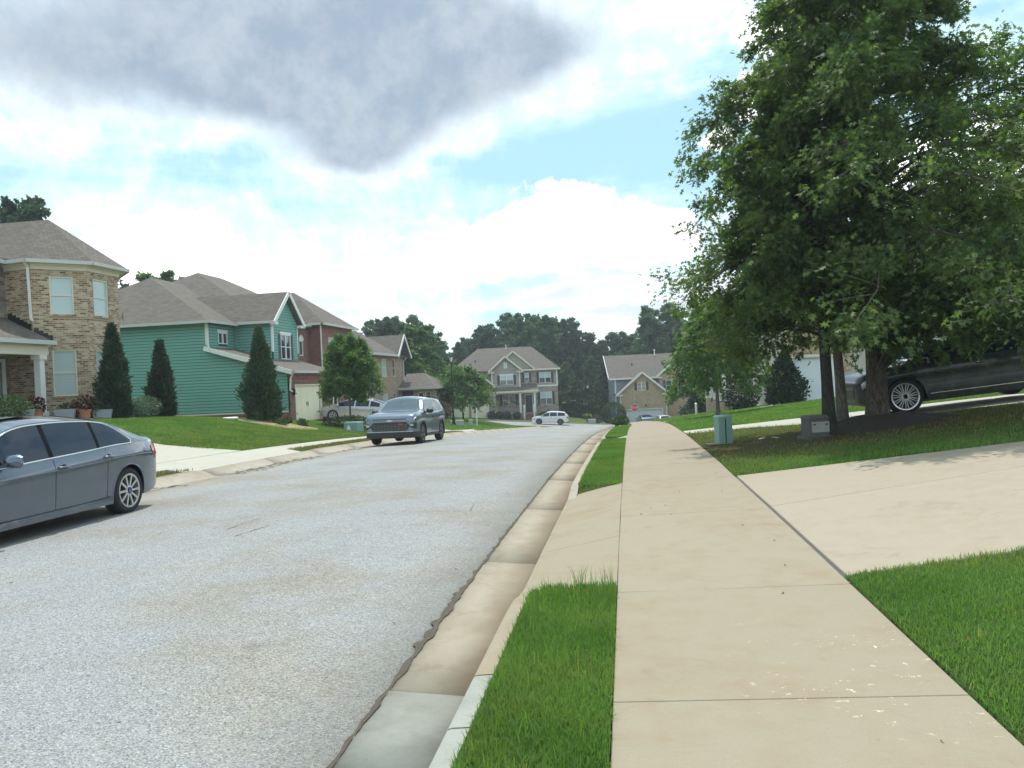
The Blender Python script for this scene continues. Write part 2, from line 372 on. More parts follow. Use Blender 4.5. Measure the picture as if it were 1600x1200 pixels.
def concrete_mat(name, c0, c1, stain, stainf=.5, specks=False, dirt=0.0):
    m, t, b = mat(name); p = geo_pos(t); oi = t.node('ShaderNodeObjectInfo').outputs['Random']
    ad = t.node('ShaderNodeVectorMath', operation='ADD'); t.l.new(p, ad.inputs[0])
    big = t.noise(p, .7, 6, .6, .4); med = t.noise(p, 4.5, 5, .6); fine = t.noise(p, 160, 3)
    c = t.mix(t.math('ADD', t.math('MULTIPLY', big, .7), t.math('MULTIPLY', oi, .35)), c0, c1)
    c = t.mix(t.mrange(t.math('ADD', t.math('MULTIPLY', big, .6), t.math('MULTIPLY', med, .45)), .46, .70, 0, stainf), c, stain)
    c = t.mix(t.mrange(fine, .38, .7, 0, .30), c, tuple(x * .72 for x in c0))
    bm = t.node('ShaderNodeMapping'); bm.inputs['Scale'].default_value = (9, 260, 1); t.l.new(p, bm.inputs[0])
    c = t.mix(t.mrange(t.noise(bm.outputs[0], 1.0, 3), .40, .66, 0, .20), c, tuple(x * .75 for x in c0))
    c = t.mix(t.math('MULTIPLY', t.mrange(t.noise(p, 1.9, 7, .72, .8), .56, .70), .42), c, t.mix(1, c, (.70, .68, .64), 'MULTIPLY'))
    c = t.mix(t.math('MULTIPLY', t.mrange(t.noise(p, 26, 3, .7), .69, .75), .5), c, (.16, .135, .10))
    if specks:
        sx = t.node('ShaderNodeSeparateXYZ'); t.l.new(p, sx.inputs[0])
        mp = t.node('ShaderNodeMapping'); mp.inputs['Scale'].default_value = (11, 15, 1); t.l.new(p, mp.inputs[0])
        s1 = t.mrange(t.noise(mp.outputs[0], 1.4, 5, .7), .61, .66)
        zone = t.math('MULTIPLY', t.mrange(sx.outputs[0], .35, .95), t.math('MULTIPLY', t.mrange(sx.outputs[1], 5.2, 4.7), t.mrange(sx.outputs[1], 3.3, 3.7)))
        zone = t.math('MULTIPLY', zone, t.mrange(t.noise(p, 2.2, 3), .42, .58))
        c = t.mix(t.math('MULTIPLY', t.math('MULTIPLY', s1, zone), .85), c, (.86, .74, .50))
    if dirt:
        sx = t.node('ShaderNodeSeparateXYZ'); t.l.new(p, sx.inputs[0])
        e = t.mrange(t.math('ADD', sx.outputs[0], t.math('MULTIPLY', t.math('SUBTRACT', t.noise(p, 2.5, 4), .5), .35)), -1.22, -.92)
        c = t.mix(t.math('MULTIPLY', e, dirt), c, (.235, .172, .112))
        c = t.mix(t.mrange(t.noise(p, 6, 5, .65), .50, .72, 0, .5), c, (.25, .19, .12))
    t.l.new(c, b.inputs['Base Color']); b.inputs['Roughness'].default_value = .88; b.inputs['Specular IOR Level'].default_value = .3
    bn = t.node('ShaderNodeBump'); bn.inputs['Strength'].default_value = .25; bn.inputs['Distance'].default_value = .004
    t.l.new(t.noise(p, 90, 4), bn.inputs['Height']); t.l.new(bn.outputs[0], b.inputs['Normal'])
    return m
def turf_mat():
    m, t, b = mat('turf'); p = geo_pos(t)
    big = t.noise(p, .32, 5, .6, .3); med = t.noise(p, 2.4, 5, .65); fine = t.noise(p, 38, 4, .7)
    c = t.mix(med, (.066, .128, .030), (.125, .205, .052))
    c = t.mix(t.mrange(big, .46, .62, 0, .7), c, (.15, .185, .042))
    c = t.mix(t.mrange(t.math('ADD', t.math('MULTIPLY', med, .6), t.math('MULTIPLY', big, .4)), .53, .66, 0, .6), c, (.21, .165, .065))
    # bare worn soil under the big tree
    sx = t.node('ShaderNodeSeparateXYZ'); t.l.new(p, sx.inputs[0])
    dx = t.math('DIVIDE', t.math('SUBTRACT', sx.outputs[0], 3.6), 3.2); dy = t.math('DIVIDE', t.math('SUBTRACT', sx.outputs[1], 16.2), 2.3)
    d = t.math('SQRT', t.math('ADD', t.math('MULTIPLY', dx, dx), t.math('MULTIPLY', dy, dy)))
    c = t.mix(t.mrange(t.math('ADD', d, t.math('MULTIPLY', t.math('SUBTRACT', med, .5), 1.6)), 1.25, .45, 0, .85), c, (.145, .085, .045))
    c = t.mix(t.mrange(fine, .3, .75, .55, 0), c, (.014, .05, .008))
    t.l.new(c, b.inputs['Base Color']); b.inputs['Roughness'].default_value = .95; b.inputs['Specular IOR Level'].default_value = .1
    bn = t.node('ShaderNodeBump'); bn.inputs['Strength'].default_value = 1; bn.inputs['Distance'].default_value = .05
    t.l.new(fine, bn.inputs['Height']); t.l.new(bn.outputs[0], b.inputs['Normal'])
    return m
def paint_mat(name, c, metal=.55, rough=.32, coat=1.0):
    m, t, b = mat(name); p = t.node('ShaderNodeTexCoord').outputs['Object']
    n = t.noise(p, 900, 1); cc = t.mix(n, tuple(x * .88 for x in c), tuple(min(1, x * 1.12) for x in c))
    d = t.mrange(t.noise(p, 3, 5), .4, .75, 0, .18)
    cc = t.mix(d, cc, (.3, .28, .25)); t.l.new(cc, b.inputs['Base Color'])
    b.inputs['Metallic'].default_value = metal; b.inputs['Roughness'].default_value = rough
    b.inputs['Coat Weight'].default_value = coat; b.inputs['Coat Roughness'].default_value = .03
    return m
def glass_mat(name, c, rough=.03, spec=.9, coat=.6):
    m, t, b = mat(name); b.inputs['Base Color'].default_value = (*c, 1); b.inputs['Roughness'].default_value = rough
    b.inputs['Specular IOR Level'].default_value = spec; b.inputs['Coat Weight'].default_value = coat; b.inputs['Coat Roughness'].default_value = .02
    return m
def blind_mat(name, c, row=.05, depth=.35):
    m, t, b = mat(name); uv = t.node('ShaderNodeUVMap'); uv.uv_map = 'uv'
    sp = t.node('ShaderNodeSeparateXYZ'); t.l.new(uv.outputs[0], sp.inputs[0])
    fr = t.math('FRACT', t.math('DIVIDE', sp.outputs[1], row))
    cc = t.mix(t.mrange(fr, .62, .95, 0, depth), c, tuple(x * .45 for x in c))
    cc = t.mix(t.noise(uv.outputs[0], 1.5, 2), cc, t.mix(1.0, cc, (.86, .92, .95), 'MULTIPLY'))
    t.l.new(cc, b.inputs['Base Color']); b.inputs['Roughness'].default_value = .5
    b.inputs['Coat Weight'].default_value = .9; b.inputs['Coat Roughness'].default_value = .03
    return m
def bark_mat(name, c0, c1):
    m, t, b = mat(name); p = t.node('ShaderNodeTexCoord').outputs['Object']
    mp = t.node('ShaderNodeMapping'); mp.inputs['Scale'].default_value = (9, 9, 2); t.l.new(p, mp.inputs[0])
    n = t.noise(mp.outputs[0], 3, 6, .65, .8)
    t.l.new(t.mix(t.mrange(n, .35, .65), c0, c1), b.inputs['Base Color']); b.inputs['Roughness'].default_value = .95
    bn = t.node('ShaderNodeBump'); bn.inputs['Strength'].default_value = .8; bn.inputs['Distance'].default_value = .03
    t.l.new(n, bn.inputs['Height']); t.l.new(bn.outputs[0], b.inputs['Normal'])
    return m
M = {}
M['asphalt'] = asphalt_mat(); M['turf'] = turf_mat()
M['walk'] = concrete_mat('sidewalk_concrete', (.308, .256, .182), (.355, .302, .222), (.298, .212, .13), .65, specks=True)
M['drive'] = concrete_mat('driveway_concrete', (.362, .30, .226), (.405, .347, .268), (.325, .255, .175), .5)
M['pale_drive'] = concrete_mat('pale_concrete', (.44, .415, .345), (.495, .47, .40), (.40, .36, .28), .35)
M['pan'] = concrete_mat('gutter_concrete', (.355, .305, .228), (.405, .352, .275), (.28, .225, .155), .6, dirt=.75)
M['pan_grey'] = concrete_mat('grey_gutter_concrete', (.262, .262, .228), (.325, .322, .278), (.16, .155, .13), .8)
M['kerb'] = concrete_mat('kerb_concrete', (.36, .315, .25), (.42, .37, .30), (.26, .195, .135), .65)
M['kerb_grey'] = concrete_mat('grey_kerb_concrete', (.32, .325, .285), (.40, .40, .35), (.22, .215, .18), .6)
M['kerb_dirty'] = concrete_mat('stained_kerb_concrete', (.24, .185, .145), (.31, .25, .20), (.14, .10, .075), .7)
M['dirt'] = plain('edge_dirt', (.085, .07, .05), .95, var=.4, scale=30)
M['gap'] = plain('joint_filler', (.10, .095, .09), .9, var=.2)
M['mulch'] = plain('mulch', (.055, .038, .028), .95, var=.5, scale=18, bump=1)
M['straw'] = plain('pine_straw', (.34, .24, .14), .95, var=.35, scale=16, bump=1)
M['soil'] = plain('bare_soil', (.18, .11, .06), .95, var=.3, scale=12, bump=1)
M['tan_brick'] = brick_mat('tan_brick', [(.16, .085, .045), (.34, .20, .11), (.48, .33, .19), (.60, .46, .30), (.66, .54, .38)], (.50, .42, .32))
M['buff_brick'] = brick_mat('buff_brick', [(.36, .22, .11), (.50, .34, .18), (.58, .42, .24), (.62, .47, .29)], (.52, .42, .30))
M['red_brick'] = brick_mat('red_brick', [(.115, .030, .024), (.21, .052, .038), (.27, .075, .055), (.31, .11, .085)], (.32, .24, .2))
M['rose_brick'] = brick_mat('rose_brick', [(.22, .12, .075), (.34, .20, .13), (.42, .27, .18), (.50, .36, .26)], (.45, .37, .29))
M['stone'] = stone_mat('stacked_stone', [(.14, .12, .11), (.22, .18, .15), (.30, .25, .20), (.38, .33, .28)], (.30, .27, .23))
M['mix_stone'] = stone_mat('fieldstone', [(.20, .15, .11), (.33, .25, .19), (.42, .35, .28), (.30, .29, .28)], (.36, .31, .26))
M['shingle'] = shingle_mat('shingles', (.135, .115, .098), (.245, .213, .185))
M['green_siding'] = plain('green_siding', (.145, .365, .290), .6, var=.08, scale=2.5); M['lap_shade_backing'] = plain('dark_green_lap_shade', (.02, .055, .045), .9)  # backing painted dark so the board gaps show as shade under each lap
M['taupe_lap'] = lap_mat('taupe_siding', (.36, .33, .265)); M['blue_lap'] = lap_mat('grey_blue_siding', (.27, .29, .32)); M['beige_lap'] = lap_mat('beige_siding', (.44, .40, .33))
M['white'] = plain('white_trim', (.78, .77, .73), .5, var=.04)
M['cream'] = plain('cream_trim', (.72, .66, .52), .5, var=.04)
M['cream_door'] = plain('cream_garage_door', (.80, .76, .56), .5, var=.03)
M['white_door'] = plain('white_garage_door', (.74, .78, .80), .5, var=.03)
M['gutter'] = plain('gutter_metal', (.55, .54, .50), .45, var=.06)
M['shutter'] = plain('dark_shutter', (.045, .05, .06), .6)
M['matte_black'] = plain('matte_black', (.012, .012, .013), .9, spec=.08); M['black'] = plain('black_plastic', (.018, .018, .02), .5); M['rubber'] = plain('tyre_rubber', (.022, .022, .023), .85, var=.2, scale=20)
M['alloy'] = plain('alloy', (.62, .62, .63), .28, .85, var=.05); M['dark_alloy'] = plain('dark_alloy', (.20, .20, .21), .35, .8)
M['chrome'] = plain('chrome', (.82, .82, .84), .14, 1.0, var=.02)
M['lamp_black'] = plain('black_iron', (.02, .022, .022), .5, .3)
M['frost'] = plain('frosted_glass', (.72, .75, .76), .3)
M['win'] = glass_mat('window_glass', (.055, .08, .085)); M['wind'] = glass_mat('windscreen', (.045, .075, .10), .03, .6); M['win_dark'] = glass_mat('dark_glass', (.018, .022, .028))
M['blind'] = blind_mat('window_blinds', (.54, .66, .66)); M['blind2'] = blind_mat('slatted_blinds', (.40, .50, .48), .055, .6)
M['car_glass'] = glass_mat('car_glass', (.008, .013, .030), .02, .5, 0.0)
M['terracotta'] = plain('terracotta', (.52, .22, .11), .8); M['pot_grey'] = plain('grey_pot', (.33, .36, .40), .6)
M['util_green'] = plain('utility_green', (.20, .33, .29), .5, var=.1); M['util_grey'] = plain('utility_grey', (.40, .43, .41), .6); M['util_dark'] = plain('weathered_box', (.105, .10, .09), .8, var=.3, scale=10)
M['plate'] = plain('label_plate', (.36, .35, .32), .6, var=.3, scale=25)
M['red'] = plain('sign_red', (.52, .018, .03), .4, var=.05); M['sign_white'] = plain('sign_white', (.82, .8, .8), .4, var=.03); M['sign_green'] = plain('sign_green', (.12, .36, .22), .45)
M['tail'] = plain('tail_lamp', (.42, .01, .015), .15, coat=1); M['lens'] = plain('lamp_lens', (.5, .53, .56), .08, .2, coat=1)
M['blue'] = plain('roundel_blue', (.05, .16, .42), .3); M['gold'] = plain('emblem_gold', (.48, .44, .36), .25, .8); M['purple_leaf'] = leaf_mat('dark_red_leaves', (.035, .012, .014), (.10, .03, .03), .2)
M['bark'] = bark_mat('bark', (.055, .042, .033), (.15, .12, .095)); M['dark_bark'] = bark_mat('dark_bark', (.022, .018, .016), (.06, .05, .043)); M['grey_bark'] = bark_mat('grey_bark', (.10, .085, .07), (.22, .19, .16))
M['oak_leaf'] = leaf_mat('oak_leaves', (.038, .074, .029), (.150, .212, .070), .42, (.36, .35, .07), .035)
M['maple_leaf'] = leaf_mat('maple_leaves', (.042, .095, .026), (.14, .235, .060), .36)
M['wood_leaf'] = leaf_mat('wood_leaves', (.050, .096, .056), (.105, .185, .085), .28, rough=.8); M['wood_leaf2'] = leaf_mat('wood_leaves_light', (.062, .118, .050), (.135, .215, .080), .28, rough=.8); M['pine_leaf'] = leaf_mat('pine_needles', (.036, .066, .042), (.075, .120, .064), .18, rough=.8)
M['juniper'] = leaf_mat('juniper', (.020, .040, .024), (.066, .105, .050), .10); M['juniper2'] = leaf_mat('juniper_green', (.022, .050, .026), (.078, .140, .055), .12)
M['shrub'] = leaf_mat('shrub_leaves', (.020, .05, .014), (.075, .14, .035), .2); M['hedge'] = leaf_mat('clipped_leaves', (.030, .055, .014), (.085, .13, .030), .2); M['silver_shrub'] = leaf_mat('grey_green_leaves', (.06, .11, .07), (.15, .21, .14), .2)
M['dark_shrub'] = leaf_mat('dark_shrub', (.010, .028, .012), (.035, .07, .026), .12)
M['blade'] = leaf_mat('grass_blades', (.075, .158, .036), (.185, .300, .082), .42, (.32, .29, .11), .12, .7, .55)
M['blade_dry'] = leaf_mat('dry_grass_blades', (.095, .092, .034), (.235, .195, .078), .4, (.32, .23, .11), .30, .7, .5)

# ------------------------------------------------------------------ the lie of the land (metres; u across the street, v along it)
ZR_V=[-60,0,8,14,19,23,29,34,40,46,52.6,65,87,97,110,140]
ZR_Z=[-.22,-.2,-.18,-.2,-.29,-.38,-.58,-.8,-1.12,-1.43,-1.78,-2.47,-3.67,-4.2,-4.6,-5.0]
YAW=math.radians(7.95)
CY,SY=math.cos(YAW),math.sin(YAW)
def zroad(v): return np.interp(v,ZR_V,ZR_Z)
def cshift(v): return .00022*np.clip(v,0,45)**2
def smooth(a,b,t):
    x=np.clip((t-a)/(b-a),0,1); return x*x*(3-2*x)
XS_R=[-8.6,-4.9,-1.38,-.9,-.89,-.78,-.12,1.48]
def xsec(u,v):
    """surface height above the gutter line; u is the straightened coordinate"""
    u=np.asarray(u,float); v=np.asarray(v,float)
    k=.05+.0026*np.clip(v-12,0,30)
    r=np.interp(u,[-9.2,-8.6,-7.0,-4.9,-3,-1.38,-.9],[0,.03,.07,.09,.07,.03,0])
    r=np.where(u>=-.89,np.interp(u,[-.89,-.12],[.15,.17]),r)
    rr=.17+k*np.clip((u+.12)/1.6,0,1)
    lawn=.17+k+(.112-.018*smooth(12,18,v)+.018*smooth(26,38,v))*np.clip(u-1.48,0,7.5)+.05*np.clip(u-9,0,30)
    r=np.where(u>-.12,rr,r); r=np.where(u>1.48,lawn,r)
    s=.18-.03*smooth(30,42,v)+.05*smooth(46,58,v)
    ll=.2+s*np.clip(-11.3-u,0,5.7)+.07*(1-smooth(32,50,v))*np.clip(-17-u,0,12)
    l=np.interp(u,[-11.3,-9.2],[.2,.15]); l=np.where(u<-11.3,ll,l)
    return np.where(u<=-9.2,l,r)
def wshift(u): return np.clip((np.asarray(u,float)+8.6)/7.2,0,1)
def to_world(us,v): return us+cshift(v)*wshift(us)
def to_us(u,v):
    u=np.asarray(u,float); us=u.copy()
    for _ in range(4): us=u-cshift(v)*wshift(us)
    return us
def zfar(u,v):
    X=u*CY+v*SY; Z=-u*SY+v*CY
    b=-4.2-.078*(np.clip(X,-28,30)-4.6)
    return b+.04*np.clip(Z-106,0,9)*smooth(12,6,X) if False else b+.045*np.clip(Z-106,0,9)*(1-smooth(6,12,X))+.02*np.clip(Z-125,0,200)
def ground(us,v):
    us=np.asarray(us,float); v=np.asarray(v,float)
    u=to_world(us,v)
    near=zroad(v)+xsec(us,v)
    Z=-u*SY+v*CY
    w=smooth(84,98,Z)
    return near*(1-w)+zfar(u,v)*w
def gz(u,v): return float(ground(to_us(u,v),v))

# driveway outlines in (us, v): near edge and far edge as polylines over us
D1_N = [(-.12, 6.05), (1.52, 6.05), (2.8, 6.22), (5, 6.4), (14, 6.6)]; D1_F = [(-.12, 11.86), (1.62, 11.9), (3.5, 11.7), (5.2, 11.4), (14, 11.2)]
D2_N = [(-.12, 22.55), (1.52, 22.5), (2.45, 22.35), (3.8, 20.8), (5.2, 19.0), (7, 18.55), (16, 18.2)]; D2_F = [(-.12, 24.3), (1.52, 24.1), (4.5, 22.95), (7, 22.2), (9, 21.9), (16, 21.6)]
D3_N = [(-.12, 39.5), (1.52, 39.6), (3, 39.9), (7.3, 40.0), (8.4, 38.6), (12.5, 38.4)]; D3_F = [(-.12, 43.2), (1.52, 43.0), (3, 42.6), (6.2, 42.6), (7.6, 46.5), (12.5, 46.6)]
DRIVES_R = [(D1_N, D1_F), (D2_N, D2_F), (D3_N, D3_F)]
L1_N = [(-24, 15.5), (-13, 15.3), (-11.3, 15.4), (-10.1, 15.6), (-9.36, 16.5)]; L1_F = [(-24, 21.6), (-13.1, 21.2), (-12.2, 21.6), (-11.3, 22.5), (-9.35, 23.0)]
L2_N = [(-18.2, 42.4), (-14, 42.6), (-11.3, 45.2), (-9.35, 46.2)]; L2_F = [(-18.2, 48.9), (-14, 49.6), (-11.3, 51.8), (-9.35, 52.6)]
DRIVES_L = [(L1_N, L1_F), (L2_N, L2_F)]
def iv(pl, u): return np.interp(u, [p[0] for p in pl], [p[1] for p in pl])
def in_drive(us, v):
    us = np.asarray(us, float); v = np.asarray(v, float); r = np.zeros(us.shape, bool)
    for n_, f_ in DRIVES_R: r |= (us > -.78) & (us < n_[-1][0]) & (v > iv(n_, us)) & (v < iv(f_, us))
    for n_, f_ in DRIVES_L: r |= (us < -9.2) & (us > n_[0][0]) & (v > iv(n_, us)) & (v < iv(f_, us))
    return r
def paved(us, v):
    us = np.asarray(us, float); v = np.asarray(v, float)
    Z = -to_world(us, v) * SY + v * CY; X = to_world(us, v) * CY + v * SY
    r = (us > -9.38) & (us < -.77) & (Z < 97)
    r |= (us > -.13) & (us < 1.5) & (v < 86); r |= (us > -11.32) & (us < -10.08) & (v < 84)
    r |= (Z > 96.6) & (Z < 105.4)
    return r | in_drive(us, v)
def edges(cuts, coarse):
    out = set(coarse)
    for c in cuts: out.update((c - .004, c + .004))
    o = sorted(out); return [o[0]] + [b for a, b in zip(o, o[1:]) if b - a > .003]
uc = [-150, -120, -95, -75, -60, -50, -42, -36, -31, -28, -25, -22, -20, -18, -16, -14.5, -13, -12.2, -10.7, -7.6, -6, -4.5, -3, -.45, .7, 2.2, 3, 4, 5, 6, 7, 8, 9, 10, 12, 14, 16, 19, 23, 28, 34, 42, 52, 65, 80, 100, 125, 150]
U_ = edges([-11.32, -10.08, -9.38, -.77, -.13, 1.5], uc)
vc = list(np.arange(-24, 24, .5)) + list(np.arange(24, 60, 1.0)) + list(np.arange(60, 112, 1.5)) + [114, 118, 124, 132, 142, 155, 170, 190, 215, 250, 300, 400]
V_ = edges([], vc)
UU, VV = np.meshgrid(np.array(U_), np.array(V_))
ZZ = ground(UU, VV)
low = paved(UU, VV)
dl = np.where((UU > -9.38) & (UU < -.13), .24, np.where((UU < -9.2) & (UU > -10.2), .24, .10))
ZZ = np.where(low, ZZ - dl, ZZ)
XW = to_world(UU, VV)
nu, nv = len(U_), len(V_)
idx = np.arange(nu * nv).reshape(nv, nu)
q = np.stack([idx[:-1, :-1], idx[:-1, 1:], idx[1:, 1:], idx[1:, :-1]], -1).reshape(-1, 4)
g = npmesh('ground', np.stack([XW, VV, ZZ], -1).reshape(-1, 3), q, [4] * len(q), M['turf'], kind='structure', smooth=False)
tag(g, 'green and partly dry lawns on both sides of the street', 'lawn')

# ------------------------------------------------------------------ carriageway
def sheet(name, us, vs, m, dz=0.0, th=.2, parent=None, zf=ground, kind=None, skirt=True):
    A, B = np.meshgrid(np.array(us, float), np.array(vs, float)); z = zf(A, B) + dz
    P = np.stack([to_world(A, B), B, z], -1); n, k = len(vs), len(us)
    i = np.arange(n * k).reshape(n, k)
    F = np.stack([i[:-1, :-1], i[:-1, 1:], i[1:, 1:], i[1:, :-1]], -1).reshape(-1, 4).tolist()
    Vv = P.reshape(-1, 3).tolist()
    if skirt:
        ring = list(i[0, :]) + list(i[1:, -1]) + list(i[-1, -2::-1]) + list(i[-2:0:-1, 0]); b = len(Vv)
        for r_ in ring: Vv.append([Vv[r_][0], Vv[r_][1], Vv[r_][2] - th])
        L = len(ring)
        for a in range(L): F.append([ring[(a + 1) % L], ring[a], b + a, b + (a + 1) % L])
    return npmesh(name, Vv, [x for f in F for x in f], [len(f) for f in F], m, parent=parent, kind=kind)
road = empty('road', (0, 0, 0), label='pale weathered asphalt street running down over the rise', cat='road', kind='structure')
sheet('carriageway', list(np.linspace(-8.55, -1.40, 10)), list(np.arange(-24, 97.1, 1.0)), M['asphalt'], parent=road)
# the crossing street at the foot of the hill, laid square to the far houses
def far_pt(X, Z, dz=0.0):
    u = X * CY - Z * SY; v = X * SY + Z * CY
    return (u, v, float(ground(to_us(u, v), v)) + dz)
mb = MB(); xs = np.arange(-60, 61, 2.0); zs = [96.4, 98, 100, 102, 104, 105.2]
for a, b in zip(xs, xs[1:]):
    for c, d in zip(zs, zs[1:]): mb.poly([far_pt(a, c, .03), far_pt(b, c, .03), far_pt(b, d, .03), far_pt(a, d, .03)])
mb.build('cross_street', M['asphalt'], road)
cf = empty('far_kerb', (0, 0, 0), label='low concrete kerb along the far side of the crossing street', cat='kerb', kind='structure')
for k in range(24):
    a = -60 + k * 5
    MB().prism([far_pt(a + .02, 105.25, .16), far_pt(a + 4.98, 105.25, .16), far_pt(a + 4.98, 105.45, .16), far_pt(a + .02, 105.45, .16)], (0, 0, -.4)).build('kerb_stone', M['kerb'], cf)

# ------------------------------------------------------------------ slabs
def quad_slab(name, pts, m, parent, th=.12, dz=0.0, n=1, zf=None, bev=.008):
    """pts: 4 corners (us, v) counter-clockwise from near left; top follows the ground, edges eased"""
    (a, b, c, d) = pts; mb = MB()
    kx = max(1, int(math.hypot(b[0] - a[0], b[1] - a[1]) / 1.2)); ky = max(1, int(math.hypot(d[0] - a[0], d[1] - a[1]) / 1.2))
    P = []
    for j in range(ky + 1):
        for i in range(kx + 1):
            s, t = i / kx, j / ky
            us = (a[0] * (1 - s) + b[0] * s) * (1 - t) + (d[0] * (1 - s) + c[0] * s) * t; v = (a[1] * (1 - s) + b[1] * s) * (1 - t) + (d[1] * (1 - s) + c[1] * s) * t
            z = float((zf or ground)(us, v)) + dz
            P.append((float(to_world(us, v)), v, z))
    F = []
    for j in range(ky):
        for i in range(kx):
            q_ = j * (kx + 1) + i; F.append((q_, q_ + 1, q_ + kx + 2, q_ + kx + 1))
    ring = [i for i in range(kx + 1)] + [j * (kx + 1) + kx for j in range(1, ky + 1)] + [ky * (kx + 1) + i for i in range(kx - 1, -1, -1)] + [j * (kx + 1) for j in range(ky - 1, 0, -1)]
    base = len(P); cen = Vector(P[0]) * .25 + Vector(P[kx]) * .25 + Vector(P[-1]) * .25 + Vector(P[ky * (kx + 1)]) * .25
    for r_ in ring:
        p = Vector(P[r_]); o = (p - cen); o.z = 0; o = o.normalized() * bev
        P.append((p.x + o.x, p.y + o.y, p.z - bev)); 
    for r_ in ring:
        p = Vector(P[r_]); o = (p - cen); o.z = 0; o = o.normalized() * bev; P.append((p.x + o.x, p.y + o.y, p.z - th))
    L = len(ring)
    for k in range(L):
        k2 = (k + 1) % L
        F.append((ring[k2], ring[k], base + k, base + k2)); F.append((base + k2, base + k, base + L + k, base + L + k2))
    mb.add(P, F)
    return mb.build(name, m, parent, uv=False)
G_ = .0065
walk = empty('sidewalk', (0, 0, 0), label='tan concrete sidewalk of square slabs on the right of the street', cat='sidewalk', kind='structure')
cuts = [-4.0, -2.06, -.1, 1.9, 3.88, 5.82, 6.0, 9.0, 11.95, 14.04, 15.98, 17.9, 19.85, 21.8, 23.3, 24.9] + list(np.arange(26.85, 86, 1.95))
cuts.remove(6.0); cuts[cuts.index(5.82)] = 5.84
for a, b in zip(cuts, cuts[1:]):
    lft = -.12
    quad_slab('slab', [(lft + (.0 if not (5.8 < a < 11.9) else -.0), a + G_), (1.48, a + G_ - (.04 if 5 < a < 7 else 0)), (1.48, b - G_), (lft, b - G_)], M['walk'], walk, dz=.004)
lwalk = empty('sidewalk', (0, 0, 0), label='narrow pale sidewalk along the lawns on the left of the street', cat='sidewalk', kind='structure')
for v in np.arange(-10, 84, 2.0): quad_slab('slab', [(-11.3, v + .008), (-10.1, v + .008), (-10.1, v + 1.992), (-11.3, v + 1.992)], M['pale_drive'], lwalk, dz=.004)

# driveway slabs
def drive(label, N, F, us, m, name='slab', joint=None):
    r = empty('driveway', (0, 0, 0), label=label, cat='driveway', kind='structure')
    for a, b in zip(us, us[1:]):
        quad_slab('slab', [(a + .01, float(iv(N, a))), (b - .01, float(iv(N, b))), (b - .01, float(iv(F, b))), (a + .01, float(iv(F, a)))], m, r, dz=.006)
    return r
d1 = empty('driveway', (0, 0, 0), label='wide tan concrete driveway crossing the sidewalk nearest the viewer', cat='driveway', kind='structure')
for a, b in [(1.505, 2.8), (2.8, 5.0), (5.0, 7.5), (7.5, 10.5), (10.5, 14)]:
    pass
us1 = [1.515, 4.6, 8.0, 11.0, 14.0]
for a, b in zip(us1, us1[1:]):
    n0, n1, f0, f1 = (float(iv(D1_N, a)), float(iv(D1_N, b)), float(iv(D1_F, a)), float(iv(D1_F, b)))
    m0, m1 = 9.12 + .42 * (a - 1.5) * .35, 9.12 + .42 * (b - 1.5) * .35
    quad_slab('slab', [(a + .008, n0), (b - .008, n1), (b - .008, m1 - .008), (a + .008, m0 - .008)], M['drive'], d1, dz=.006)
    quad_slab('slab', [(a + .008, m0 + .008), (b - .008, m1 + .008), (b - .008, f1), (a + .008, f0)], M['drive'], d1, dz=.006)
def apron_z(us, v):
    """ramp from the gutter line up to the sidewalk edge"""
    us = np.asarray(us, float)
    return zroad(v) + np.interp(us, [-.9, -.86, -.12], [.0, .025, .17])
for (a, b) in [(6.0, 7.9), (7.9, 9.9), (9.9, 11.9)]:
    quad_slab('apron', [(-.88, a + .008 + (.0 if a > 6 else .02)), (-.13, a + .008), (-.13, b - .008), (-.88, b - .008)], M['walk'], d1, zf=apron_z, dz=.004, th=.14)
d2 = drive('pale driveway climbing past the big oak to the dark parked car', D2_N, D2_F, [1.515, 3.2, 5.2, 8, 11, 14, 16], M['pale_drive'])
quad_slab('apron', [(-.88, 22.5), (-.13, 22.5), (-.13, 24.4), (-.88, 24.4)], M['pale_drive'], d2, zf=apron_z, dz=.004, th=.14)
d3 = drive('far pale driveway running up to the white garage door on the right', D3_N, D3_F, [1.515, 3, 5, 7, 8.4, 12.5], M['pale_drive'])
quad_slab('apron', [(-.88, 39.5), (-.13, 39.5), (-.13, 43.2), (-.88, 43.2)], M['pale_drive'], d3, zf=apron_z, dz=.004, th=.14)
d4 = drive('cream driveway behind the grey sedan, below the brick house lawn', L1_N, L1_F, [-24, -20, -16.5, -13, -11.32], M['pale_drive'])
d5 = drive('driveway in front of the cream garage door of the green house', L2_N, L2_F, [-18.2, -16, -14, -11.32], M['pale_drive'])
def apron_zl(us, v): return zroad(v) + np.interp(np.asarray(us, float), [-10.1, -9.25, -9.2], [.18, .035, .0])
for (a, b, r_) in [(16.5, 18.6, d4), (18.6, 20.8, d4), (20.8, 23.0, d4), (46.2, 49.4, d5), (49.4, 52.5, d5)]:
    quad_slab('apron', [(-10.09, a + .008), (-9.22, a + .008), (-9.22, b - .008), (-10.09, b - .008)], M['pale_drive'], r_, zf=apron_zl, dz=.004, th=.14)

